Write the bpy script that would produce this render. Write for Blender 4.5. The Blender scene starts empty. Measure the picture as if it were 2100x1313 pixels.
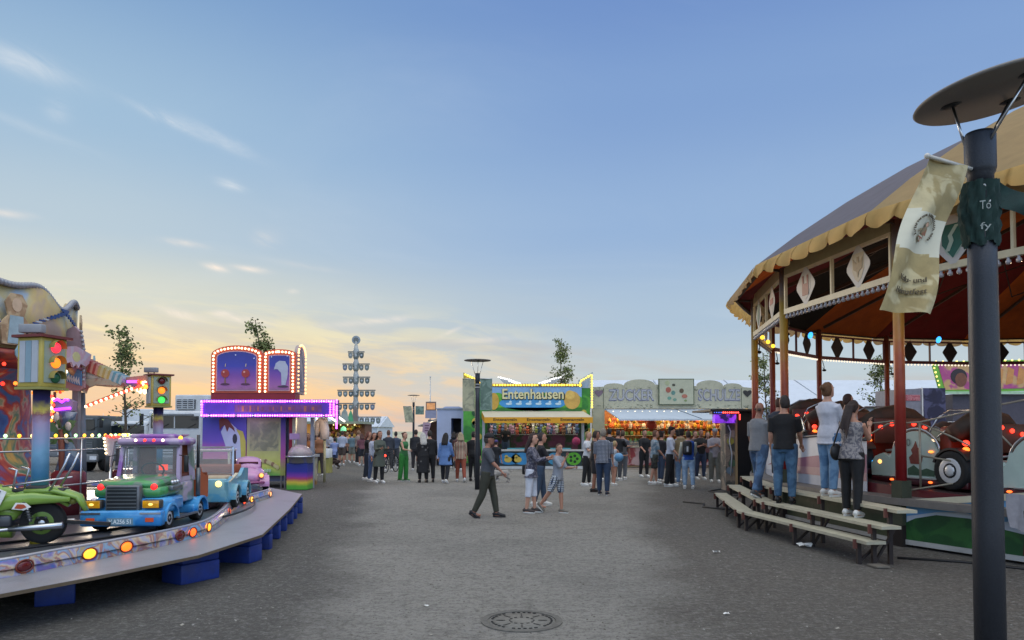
import bpy, bmesh, math, random
from mathutils import Vector, Matrix
R = math.radians
PI = math.pi
random.seed(7)
sc = bpy.context.scene
COL = sc.collection

# ---------------------------------------------------------------- camera
F = 1450.0; CH = 1.72; PITCH = R(1.8); PPY = 839.4
cam_d = bpy.data.cameras.new("camera"); cam = bpy.data.objects.new("camera", cam_d); COL.objects.link(cam)
cam_d.sensor_width = 36; cam_d.lens = 36 * F / 2100.0; cam_d.shift_y = (PPY - 656.5) / 2100.0
cam_d.clip_start = 0.05; cam_d.clip_end = 6000
cam.location = (0, 0, CH); cam.rotation_euler = (R(90) + PITCH, 0, 0)
sc.camera = cam

# ---------------------------------------------------------------- world
W = bpy.data.worlds.new("World"); sc.world = W; W.use_nodes = True
def N(nt, t, **k):
    n = nt.nodes.new(t)
    for a, b in k.items():
        if a.startswith('i_'): n.inputs[a[2:].replace('_', ' ')].default_value = b
        else: setattr(n, a, b)
    return n
def L(nt, a, b): nt.links.new(a, b)
SUN_AZ = R(-33)     # azimuth of the glow, measured from +Y towards +X
SUN_EL = R(3.0)
def build_world():
    nt = W.node_tree; nt.nodes.clear()
    out = N(nt, 'ShaderNodeOutputWorld'); bg = N(nt, 'ShaderNodeBackground'); L(nt, bg.outputs[0], out.inputs[0])
    sky = N(nt, 'ShaderNodeTexSky'); sky.sky_type = 'NISHITA'; sky.sun_disc = False
    sky.sun_elevation = SUN_EL; sky.sun_rotation = SUN_AZ; sky.altitude = 100
    sky.air_density = 1.0; sky.dust_density = 0.6; sky.ozone_density = 1.6
    geo = N(nt, 'ShaderNodeTexCoord'); vec = geo.outputs['Generated']
    sep = N(nt, 'ShaderNodeSeparateXYZ'); L(nt, vec, sep.inputs[0])
    # elevation tangent and azimuth factor
    def math_(op, a, b=None, c=None):
        n = N(nt, 'ShaderNodeMath', operation=op)
        for i, v in enumerate((a, b, c)):
            if v is None: continue
            if isinstance(v, (int, float)): n.inputs[i].default_value = v
            else: L(nt, v, n.inputs[i])
        return n.outputs[0]
    el = math_('ARCSINE', sep.outputs[2])                      # radians
    az = math_('ARCTAN2', sep.outputs[0], sep.outputs[1])       # 0 = +Y, + right
    daz = math_('ABSOLUTE', math_('SUBTRACT', az, SUN_AZ))
    # clear evening air: ramps over elevation, towards and away from the sunset; whitened top stops are added fill light
    def ramp(stops, fac):
        r = N(nt, 'ShaderNodeValToRGB'); r.color_ramp.interpolation = 'EASE'
        e = r.color_ramp.elements
        e[0].position = stops[0][0]; e[0].color = (*stops[0][1], 1)
        e[1].position = stops[-1][0]; e[1].color = (*stops[-1][1], 1)
        for p, c in stops[1:-1]:
            k = e.new(p); k.color = (*c, 1)
        L(nt, fac, r.inputs[0]); return r.outputs[0]
    def s(*rgb): return tuple(((c / 255 + .055) / 1.055) ** 2.4 for c in rgb)
    eln = math_('DIVIDE', el, R(90))
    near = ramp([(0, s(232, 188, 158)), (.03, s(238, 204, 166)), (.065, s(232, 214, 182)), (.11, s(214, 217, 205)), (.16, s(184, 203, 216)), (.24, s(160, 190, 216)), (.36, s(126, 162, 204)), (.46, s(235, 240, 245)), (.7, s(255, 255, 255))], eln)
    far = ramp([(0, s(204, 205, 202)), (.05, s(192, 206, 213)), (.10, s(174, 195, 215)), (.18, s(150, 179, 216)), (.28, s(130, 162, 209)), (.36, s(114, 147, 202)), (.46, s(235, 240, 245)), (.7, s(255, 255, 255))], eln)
    f = N(nt, 'ShaderNodeMapRange', interpolation_type='SMOOTHSTEP'); L(nt, daz, f.inputs[0])
    f.inputs[1].default_value = R(0); f.inputs[2].default_value = R(44)
    mx = N(nt, 'ShaderNodeMix', data_type='RGBA'); L(nt, f.outputs[0], mx.inputs[0]); L(nt, near, mx.inputs[6]); L(nt, far, mx.inputs[7])
    col = mx.outputs[2]
    # ---- thin clouds on a far ceiling plane : direction / z
    zz = math_('MAXIMUM', sep.outputs[2], 0.02)
    cx = math_('DIVIDE', sep.outputs[0], zz); cy = math_('DIVIDE', sep.outputs[1], zz)
    cv = N(nt, 'ShaderNodeCombineXYZ'); L(nt, cx, cv.inputs[0]); L(nt, cy, cv.inputs[1])
    # low streaked bank : azimuth/elevation space
    av = N(nt, 'ShaderNodeCombineXYZ'); L(nt, az, av.inputs[0]); L(nt, math_('MULTIPLY', math_('ADD', el, math_('MULTIPLY', az, .10)), 5.5), av.inputs[1])
    n1 = N(nt, 'ShaderNodeTexNoise', i_Scale=6.0, i_Detail=8.0, i_Roughness=.6, i_Distortion=.5); L(nt, av.outputs[0], n1.inputs['Vector'])
    m1 = N(nt, 'ShaderNodeMapRange', interpolation_type='SMOOTHSTEP'); L(nt, n1.outputs[0], m1.inputs[0]); m1.inputs[1].default_value = .42; m1.inputs[2].default_value = .62
    b1 = N(nt, 'ShaderNodeMapRange', interpolation_type='SMOOTHSTEP'); L(nt, el, b1.inputs[0]); b1.inputs[1].default_value = R(11.5); b1.inputs[2].default_value = R(4.5); b1.inputs[3].default_value = 0; b1.inputs[4].default_value = 1
    a1 = N(nt, 'ShaderNodeMapRange', interpolation_type='SMOOTHSTEP'); L(nt, daz, a1.inputs[0]); a1.inputs[1].default_value = R(46); a1.inputs[2].default_value = R(12); a1.inputs[3].default_value = 0; a1.inputs[4].default_value = 1
    bank = math_('MULTIPLY', math_('MULTIPLY', m1.outputs[0], b1.outputs[0]), a1.outputs[0])
    warm = ramp([(0, s(255, 196, 150)), (.04, s(255, 214, 160)), (.09, s(255, 240, 186)), (.15, s(250, 242, 215))], eln)
    m = N(nt, 'ShaderNodeMix', data_type='RGBA'); L(nt, math_('MULTIPLY', bank, 1.0), m.inputs[0]); L(nt, col, m.inputs[6]); L(nt, warm, m.inputs[7]); col = m.outputs[2]
    # grey-mauve gaps low in the bank
    n3 = N(nt, 'ShaderNodeTexNoise', i_Scale=3.2, i_Detail=5.0, i_Roughness=.55); 
    ad = N(nt, 'ShaderNodeVectorMath', operation='ADD'); L(nt, av.outputs[0], ad.inputs[0]); ad.inputs[1].default_value = (7.3, 2.1, 0); L(nt, ad.outputs[0], n3.inputs['Vector'])
    m3 = N(nt, 'ShaderNodeMapRange', interpolation_type='SMOOTHSTEP'); L(nt, n3.outputs[0], m3.inputs[0]); m3.inputs[1].default_value = .50; m3.inputs[2].default_value = .70
    g = N(nt, 'ShaderNodeMix', data_type='RGBA'); L(nt, math_('MULTIPLY', math_('MULTIPLY', m3.outputs[0], b1.outputs[0]), .75), g.inputs[0]); L(nt, col, g.inputs[6]); g.inputs[7].default_value = (*s(196, 192, 190), 1); col = g.outputs[2]
    # individual wisps, placed by direction: (azimuth, elevation, half-width, half-height, slant, strength)
    def ang(px, py):
        x = (px - 1050) / F; yv = (PPY - py) / F
        d = Vector((x, math.cos(PITCH) - yv * math.sin(PITCH), math.sin(PITCH) + yv * math.cos(PITCH))).normalized()
        return math.atan2(d.x, d.y), math.asin(d.z)
    wn = N(nt, 'ShaderNodeTexNoise', i_Scale=22.0, i_Detail=6.0, i_Roughness=.65, i_Distortion=.9)
    wv = N(nt, 'ShaderNodeCombineXYZ'); L(nt, math_('MULTIPLY', az, .55), wv.inputs[0]); L(nt, math_('MULTIPLY', math_('ADD', el, math_('MULTIPLY', az, .3)), 1.6), wv.inputs[1]); L(nt, wv.outputs[0], wn.inputs['Vector'])
    wnm = N(nt, 'ShaderNodeMapRange'); L(nt, wn.outputs[0], wnm.inputs[0]); wnm.inputs[1].default_value = .3; wnm.inputs[2].default_value = .7
    for px, py, hw, hh, sl, st in [(45, 128, 90, 26, -.12, .55), (120, 228, 26, 24, 0, .35), (60, 262, 130, 12, -.22, .22), (350, 250, 75, 12, -.28, .55), (450, 285, 95, 18, -.30, .32), (472, 379, 30, 12, -.15, .6), (15, 438, 40, 9, 0, .7), (378, 499, 48, 9, -.05, .5), (550, 488, 34, 22, 0, .35), (442, 549, 26, 9, -.15, .8), (515, 552, 40, 8, -.08, .7), (600, 599, 14, 8, 0, .5), (372, 645, 45, 12, -.18, .85), (455, 643, 24, 8, 0, .7), (505, 657, 60, 10, -.1, .6), (760, 660, 100, 10, .12, .65), (620, 545, 90, 8, -.1, .16), (925, 680, 42, 7, .45, .35), (990, 698, 80, 9, .08, .35), (130, 580, 50, 8, .1, .3)]:
        a0, e0 = ang(px, py); a_ = hw / F * .8; h_ = hh / F * .72
        dx = math_('SUBTRACT', az, a0); dy = math_('SUBTRACT', math_('SUBTRACT', el, e0), math_('MULTIPLY', dx, sl))
        q = math_('ADD', math_('POWER', math_('DIVIDE', dx, a_), 2), math_('POWER', math_('DIVIDE', dy, h_), 2))
        w_ = math_('MULTIPLY', math_('EXPONENT', math_('MULTIPLY', q, -1.2)), math_('MULTIPLY', wnm.outputs[0], st * 1.2))
        m = N(nt, 'ShaderNodeMix', data_type='RGBA'); m.clamp_factor = True; L(nt, w_, m.inputs[0]); L(nt, col, m.inputs[6]); m.inputs[7].default_value = (*s(255, 240, 225) , 1) if py > 400 else (*s(235, 238, 240), 1); col = m.outputs[2]
    # soft uneven thin veil
    vn = N(nt, 'ShaderNodeTexNoise', i_Scale=.55, i_Detail=6.0, i_Roughness=.6, i_Distortion=1.2); L(nt, cv.outputs[0], vn.inputs['Vector'])
    vm = N(nt, 'ShaderNodeMapRange', interpolation_type='SMOOTHSTEP'); L(nt, vn.outputs[0], vm.inputs[0]); vm.inputs[1].default_value = .45; vm.inputs[2].default_value = .85
    m = N(nt, 'ShaderNodeMix', data_type='RGBA'); L(nt, math_('MULTIPLY', vm.outputs[0], .12), m.inputs[0]); L(nt, col, m.inputs[6]); m.inputs[7].default_value = (*s(225, 232, 238), 1); col = m.outputs[2]
    # physical sky underneath, a small share
    sk = N(nt, 'ShaderNodeMix', data_type='RGBA', blend_type='ADD'); sk.inputs[0].default_value = .003
    L(nt, col, sk.inputs[6]); L(nt, sky.outputs[0], sk.inputs[7])
    L(nt, sk.outputs[2], bg.inputs[0])
    # extra sky strength away from the sunset, added as fill light outside the frame
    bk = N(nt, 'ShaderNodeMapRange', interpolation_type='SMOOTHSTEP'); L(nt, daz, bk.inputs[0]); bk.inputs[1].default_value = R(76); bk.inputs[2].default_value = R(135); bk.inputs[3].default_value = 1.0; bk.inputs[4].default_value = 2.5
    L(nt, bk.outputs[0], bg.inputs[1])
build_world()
sl = bpy.data.lights.new('sun', 'SUN'); sl.energy = .9; sl.angle = R(12); sl.color = (1, .82, .62)
so = bpy.data.objects.new('sun', sl); COL.objects.link(so)
sd = Vector((math.sin(SUN_AZ) * math.cos(R(8)), math.cos(SUN_AZ) * math.cos(R(8)), math.sin(R(8))))
so.rotation_euler = sd.to_track_quat('Z', 'Y').to_euler()
sc.view_settings.view_transform = 'Standard'; sc.view_settings.look = 'None'
sc.view_settings.exposure = 0.0; sc.view_settings.gamma = 1.0

# ---------------------------------------------------------------- pixel -> world helpers (used only to read positions off)
def ray(px, py):
    x = (px - 1050) / F; yv = (PPY - py) / F
    return Vector((x, math.cos(PITCH) - yv * math.sin(PITCH), math.sin(PITCH) + yv * math.cos(PITCH)))
def at(px, py, d):
    r = ray(px, py); return Vector((0, 0, CH)) + r * (d / r.y)
def gr(px, py, z=0.0):
    r = ray(px, py); t = (z - CH) / r.z; return Vector((0, 0, CH)) + r * t

# ---------------------------------------------------------------- materials
_mc = {}
def c8(h):
    h = h.lstrip('#'); v = [int(h[i:i + 2], 16) / 255 for i in (0, 2, 4)]
    return tuple(c / 12.92 if c <= .04045 else ((c + .055) / 1.055) ** 2.4 for c in v)
def pm(col, rough=.6, metal=0.0, var=.18, scale=6.0, bump=.15, emit=0.0, alpha=1.0, pat=None, col2=None, ps=8.0, trans=0.0, dirt=0.0, coat=0.0):
    key = (str(col), rough, metal, var, scale, bump, emit, alpha, pat, str(col2), ps, trans, dirt, coat)
    if key in _mc: return _mc[key]
    if isinstance(col, str): col = c8(col)
    if isinstance(col2, str): col2 = c8(col2)
    m = bpy.data.materials.new('surface'); m.use_nodes = True; nt = m.node_tree
    b = nt.nodes['Principled BSDF']; tc = N(nt, 'ShaderNodeTexCoord'); ob = tc.outputs['Object']
    n = N(nt, 'ShaderNodeTexNoise', i_Scale=scale, i_Detail=6.0, i_Roughness=.65); L(nt, ob, n.inputs['Vector'])
    base = None
    def mixc(fac, a, c):
        k = N(nt, 'ShaderNodeMix', data_type='RGBA')
        for i, v in ((0, fac), (6, a), (7, c)):
            if isinstance(v, tuple): k.inputs[i].default_value = (*v[:3], 1)
            elif isinstance(v, (int, float)): k.inputs[i].default_value = v
            else: L(nt, v, k.inputs[i])
        return k.outputs[2]
    def mr(v, a, c):
        k = N(nt, 'ShaderNodeMapRange', interpolation_type='SMOOTHSTEP'); L(nt, v, k.inputs[0]); k.inputs[1].default_value = a; k.inputs[2].default_value = c; return k.outputs[0]
    base = col
    if pat in ('plaid', 'check'):
        wx = N(nt, 'ShaderNodeTexWave', i_Scale=ps); wx.bands_direction = 'X'; L(nt, ob, wx.inputs['Vector'])
        wz = N(nt, 'ShaderNodeTexWave', i_Scale=ps); wz.bands_direction = 'Z'; L(nt, ob, wz.inputs['Vector'])
        base = mixc(mr(wx.outputs['Fac'], .55, .65), col, col2); c3 = col2 if pat == 'check' else tuple(.15 * x for x in col)
        base = mixc(mr(wz.outputs['Fac'], .6, .7), base, c3)
    elif pat in ('stripe', 'stripez'):
        wx = N(nt, 'ShaderNodeTexWave', i_Scale=ps, i_Distortion=.4); wx.bands_direction = 'X' if pat == 'stripe' else 'Z'; L(nt, ob, wx.inputs['Vector'])
        base = mixc(mr(wx.outputs['Fac'], .45, .55), col, col2)
    elif pat == 'blotch':
        n2 = N(nt, 'ShaderNodeTexNoise', i_Scale=ps, i_Detail=3.0, i_Distortion=.6); L(nt, ob, n2.inputs['Vector'])
        base = mixc(mr(n2.outputs[0], .46, .56), col, col2)
    elif pat == 'dots':
        n2 = N(nt, 'ShaderNodeTexVoronoi', i_Scale=ps); L(nt, ob, n2.inputs['Vector'])
        base = mixc(mr(n2.outputs['Distance'], .28, .22), col, col2)
    elif pat == 'rainbow':
        z0_, z1_ = ps if isinstance(ps, tuple) else (0, ps)
        sx = N(nt, 'ShaderNodeSeparateXYZ'); L(nt, ob, sx.inputs[0])
        mp = N(nt, 'ShaderNodeMapRange'); L(nt, sx.outputs[2], mp.inputs[0]); mp.inputs[1].default_value = z0_; mp.inputs[2].default_value = z1_
        ad = N(nt, 'ShaderNodeMath', operation='MULTIPLY_ADD'); L(nt, n.outputs[0], ad.inputs[0]); ad.inputs[1].default_value = .14; L(nt, mp.outputs[0], ad.inputs[2])
        r = N(nt, 'ShaderNodeValToRGB'); e = r.color_ramp.elements
        st = col2; e[0].position = st[0][0]; e[0].color = (*c8(st[0][1]), 1); e[1].position = st[-1][0]; e[1].color = (*c8(st[-1][1]), 1)
        for p_, c_ in st[1:-1]: k = e.new(p_); k.color = (*c8(c_), 1)
        L(nt, ad.outputs[0], r.inputs[0]); base = r.outputs[0]
    elif pat == 'paint':      # airbrushed multi-coloured fairground paint
        n2 = N(nt, 'ShaderNodeTexNoise', i_Scale=ps, i_Detail=4.0, i_Distortion=1.2); L(nt, ob, n2.inputs['Vector'])
        r = N(nt, 'ShaderNodeValToRGB'); e = r.color_ramp.elements; st = col2
        e[0].position = st[0][0]; e[0].color = (*c8(st[0][1]), 1); e[1].position = st[-1][0]; e[1].color = (*c8(st[-1][1]), 1)
        for p_, c_ in st[1:-1]: k = e.new(p_); k.color = (*c8(c_), 1)
        L(nt, n2.outputs[0], r.inputs[0]); base = r.outputs[0]
    mul = N(nt, 'ShaderNodeMapRange'); L(nt, n.outputs[0], mul.inputs[0]); mul.inputs[1].default_value = .25; mul.inputs[2].default_value = .75
    mul.inputs[3].default_value = 1 - var; mul.inputs[4].default_value = 1 + var
    vm = N(nt, 'ShaderNodeVectorMath', operation='SCALE')
    if isinstance(base, tuple): vm.inputs[0].default_value = base
    else: L(nt, base, vm.inputs[0])
    L(nt, mul.outputs[0], vm.inputs['Scale'])
    o = vm.outputs[0]
    if dirt > 0:
        nd = N(nt, 'ShaderNodeTexNoise', i_Scale=2.3, i_Detail=8.0, i_Roughness=.7); L(nt, ob, nd.inputs['Vector'])
        fm = N(nt, 'ShaderNodeMath', operation='MULTIPLY'); L(nt, mr(nd.outputs[0], .48, .75), fm.inputs[0]); fm.inputs[1].default_value = dirt
        o = mixc(fm.outputs[0], o, (.07, .06, .05))
    L(nt, o, b.inputs['Base Color'])
    b.inputs['Roughness'].default_value = rough; b.inputs['Metallic'].default_value = metal
    if coat: b.inputs['Coat Weight'].default_value = coat
    if trans: b.inputs['Transmission Weight'].default_value = trans
    if alpha < 1: b.inputs['Alpha'].default_value = alpha
    if emit:
        L(nt, o, b.inputs['Emission Color']); b.inputs['Emission Strength'].default_value = emit
    if bump:
        bp = N(nt, 'ShaderNodeBump', i_Strength=bump, i_Distance=.01); L(nt, n.outputs[0], bp.inputs['Height']); L(nt, bp.outputs[0], b.inputs['Normal'])
    _mc[key] = m; return m
def em(col, s_): return pm(col, .4, 0, 0, 5, 0, s_)

# ---------------------------------------------------------------- mesh builder
class MB:
    def __init__(s): s.v = []; s.f = []; s.m = []; s.mats = []; s.sm = []; s.X = None
    def mi(s, m):
        if m not in s.mats: s.mats.append(m)
        return s.mats.index(m)
    def add(s, vs, fs, m, smooth=False):
        o = len(s.v); i = s.mi(m)
        if s.X is not None: vs = [s.X @ Vector(v) for v in vs]
        s.v += [tuple(v) for v in vs]
        for f in fs: s.f.append([o + k for k in f]); s.m.append(i); s.sm.append(smooth)
        return s
    def box(s, x0, x1, y0, y1, z0, z1, m, bev=0.0):
        if x0 > x1: x0, x1 = x1, x0
        if y0 > y1: y0, y1 = y1, y0
        if z0 > z1: z0, z1 = z1, z0
        if bev > 0:
            b = min(bev, (x1 - x0) * .45, (y1 - y0) * .45, (z1 - z0) * .45)
            bm = bmesh.new(); bmesh.ops.create_cube(bm, size=1)
            for v in bm.verts: v.co = Vector(((x0 + x1) / 2 + v.co.x * (x1 - x0), (y0 + y1) / 2 + v.co.y * (y1 - y0), (z0 + z1) / 2 + v.co.z * (z1 - z0)))
            bmesh.ops.bevel(bm, geom=bm.edges[:], offset=b, segments=2, affect='EDGES', profile=.5)
            s.bm(bm, m, True); return s
        vs = [(x, y, z) for z in (z0, z1) for y in (y0, y1) for x in (x0, x1)]
        return s.add(vs, [(0, 2, 3, 1), (4, 5, 7, 6), (0, 1, 5, 4), (2, 6, 7, 3), (0, 4, 6, 2), (1, 3, 7, 5)], m)
    def bm(s, bm, m, smooth=False, M=None):
        bm.verts.index_update()
        vs = [(M @ v.co if M else v.co.copy()) for v in bm.verts]; fs = [[v.index for v in f.verts] for f in bm.faces]
        bm.free(); return s.add(vs, fs, m, smooth)
    def bar(s, p, q, w, h, m):     # box from p to q
        p = Vector(p); q = Vector(q); d = q - p; l = d.length; z = d.normalized()
        up = Vector((0, 0, 1)) if abs(z.z) < .95 else Vector((0, 1, 0))
        x = z.cross(up).normalized(); y = x.cross(z)
        vs = [p + x * a * w / 2 + y * b * h / 2 + z * c * l for c in (0, 1) for b in (-1, 1) for a in (-1, 1)]
        return s.add(vs, [(0, 1, 3, 2), (4, 6, 7, 5), (0, 4, 5, 1), (2, 3, 7, 6), (0, 2, 6, 4), (1, 5, 7, 3)], m)
    def tube(s, pts, rad, m, n=10, cap=True, smooth=True, closed=False):
        pts = [Vector(p) for p in pts]; k = len(pts)
        if not isinstance(rad, (list, tuple)): rad = [rad] * k
        vs = []; prev = None
        for i, p in enumerate(pts):
            if closed: t = (pts[(i + 1) % k] - pts[i - 1])
            else: t = (pts[min(i + 1, k - 1)] - pts[max(i - 1, 0)])
            t.normalize()
            if prev is None:
                a = Vector((0, 0, 1)) if abs(t.z) < .9 else Vector((1, 0, 0)); x = t.cross(a).normalized()
            else: x = (prev - t * prev.dot(t)).normalized()
            prev = x; y = t.cross(x)
            r = rad[i]; rx, ry = r if isinstance(r, tuple) else (r, r)
            for j in range(n):
                an = 2 * PI * j / n; vs.append(p + x * math.cos(an) * rx + y * math.sin(an) * ry)
        fs = []
        for i in range(k if closed else k - 1):
            for j in range(n):
                a = i * n + j; b = i * n + (j + 1) % n; i2 = (i + 1) % k
                fs.append((a, b, i2 * n + (j + 1) % n, i2 * n + j))
        if cap and not closed: fs.append(tuple(range(n - 1, -1, -1))); fs.append(tuple((k - 1) * n + j for j in range(n)))
        return s.add(vs, fs, m, smooth)
    def rings(s, rs, m, n=14, smooth=True, cap=True):   # rs: (cx,cy,z,rx,ry)
        vs = [];
        for cx, cy, z, rx, ry in rs:
            for j in range(n): an = 2 * PI * j / n; vs.append((cx + rx * math.cos(an), cy + ry * math.sin(an), z))
        fs = []
        for i in range(len(rs) - 1):
            for j in range(n): fs.append((i * n + j, i * n + (j + 1) % n, (i + 1) * n + (j + 1) % n, (i + 1) * n + j))
        if cap: fs.append(tuple(range(n - 1, -1, -1))); fs.append(tuple((len(rs) - 1) * n + j for j in range(n)))
        return s.add(vs, fs, m, smooth)
    def lathe(s, prof, c, m, n=20, smooth=True, cap=True):
        return s.rings([(c[0], c[1], c[2] + z, r, r) for r, z in prof], m, n, smooth, cap)
    def sph(s, c, r, m, u=10, v=7):
        rx, ry, rz = r if isinstance(r, tuple) else (r, r, r)
        rs = []
        for i in range(v + 1):
            a = -PI / 2 + PI * i / v; k = max(math.cos(a), .02)
            rs.append((c[0], c[1], c[2] + rz * math.sin(a), rx * k, ry * k))
        return s.rings(rs, m, u)
    def prism(s, pts, y0, y1, m, side=None):    # outline in XZ, thickness along Y, front is y0 (towards -Y)
        k = len(pts); vs = [(x, y0, z) for x, z in pts] + [(x, y1, z) for x, z in pts]
        ar = sum(pts[i][0] * pts[(i + 1) % k][1] - pts[(i + 1) % k][0] * pts[i][1] for i in range(k))
        fr = tuple(range(k)); bk = tuple(range(2 * k - 1, k - 1, -1))
        if ar < 0: fr, bk = fr[::-1], bk[::-1]
        s.add(vs, [fr, bk], m)
        o = len(s.v) - 2 * k; i_ = s.mi(side or m)
        for i in range(k):
            j = (i + 1) % k; q = (i, i + k, j + k, j) if ar > 0 else (i, j, j + k, i + k)
            s.f.append([o + a for a in q]); s.m.append(i_); s.sm.append(False)
        return s
    def discy(s, x, z, r, y0, y1, m, n=20, rz=None):
        rz = rz or r
        return s.prism([(x + r * math.cos(2 * PI * i / n), z + rz * math.sin(2 * PI * i / n)) for i in range(n)], y0, y1, m)
    def text(s, body, x, z, h, m, y=0.0, d=.006, w=None, M=None, shear=0.0, bold=0.0):
        cu = bpy.data.curves.new('t', 'FONT'); cu.body = body; cu.size = 1; cu.extrude = .5; cu.align_x = 'CENTER'; cu.resolution_u = 3; cu.shear = shear; cu.offset = bold
        o = bpy.data.objects.new('t', cu); me = bpy.data.meshes.new_from_object(o)
        xs = [v.co.x for v in me.vertices]; ys = [v.co.y for v in me.vertices]
        if xs:
            a, b, c, e = min(xs), max(xs), min(ys), max(ys)
            sy = h / (e - c); sx = (w / (b - a)) if w else sy
            vs = [Vector((x + (v.co.x - (a + b) / 2) * sx, y - d * (v.co.z), z + (v.co.y - (c + e) / 2) * sy)) for v in me.vertices]
            if M: vs = [M(v) if callable(M) else M @ v for v in vs]
            s.add(vs, [tuple(p.vertices) for p in me.polygons], m)
        bpy.data.meshes.remove(me); bpy.data.objects.remove(o); bpy.data.curves.remove(cu)
        return s
    def mesh(s, name):
        me = bpy.data.meshes.new(name); me.from_pydata(s.v, [], s.f); me.update()
        for m in s.mats: me.materials.append(m)
        me.polygons.foreach_set('material_index', s.m); me.polygons.foreach_set('use_smooth', s.sm)
        return me
    def build(s, name, parent=None, **kw):
        o = bpy.data.objects.new(name, s.mesh(name)); COL.objects.link(o)
        if parent is not None: o.parent = parent
        tag(o, **kw); return o
def tag(o, label=None, cat=None, group=None, kind=None):
    if label: o['label'] = label
    if cat: o['category'] = cat
    if group: o['group'] = group
    if kind: o['kind'] = kind
    return o
def thing(name, label, cat, loc=(0, 0, 0), rz=0.0, group=None):
    o = bpy.data.objects.new(name, None); COL.objects.link(o); o.empty_display_size = .1
    o.location = loc; o.rotation_euler = (0, 0, rz); return tag(o, label, cat, group)
def kids(o): return [c for c in o.children]
def dup(o, loc, rz=None, label=None, scale=None, parent=None):
    c = o.copy(); COL.objects.link(c)
    if parent is not None: c.parent = parent
    else:
        c.location = loc
        if rz is not None: c.rotation_euler = (0, 0, rz)
        if scale is not None: c.scale = (scale,) * 3 if isinstance(scale, (int, float)) else scale
        if label: c['label'] = label
    for k in o.children: dup(k, None, parent=c)
    return c
def lamp(loc, col, e, r=.1, parent=None):
    l = bpy.data.lights.new('lamp_light', 'POINT'); l.energy = e; l.color = col; l.shadow_soft_size = r
    o = bpy.data.objects.new('lamp_light', l); COL.objects.link(o); o.location = loc
    if parent: o.parent = parent
    return o
# common materials
WHITE = pm('#d8d8d4', .5, 0, .06, 4, .05, dirt=.25)
CREAM = pm('#cfc6ac', .6, 0, .1, 5, .1, dirt=.35)
BLACK = pm('#141416', .55, 0, .2, 8, .1)
STEEL = pm('#b9bcc0', .28, 1, .08, 9, .05)
RUBBER = pm('#161616', .85, 0, .15, 14, .2)
GLASSD = pm('#1a2228', .08, 0, .1, 3, 0)
GREY = pm('#4a4d52', .5, 0, .1, 20, .15, dirt=.2)
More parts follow.
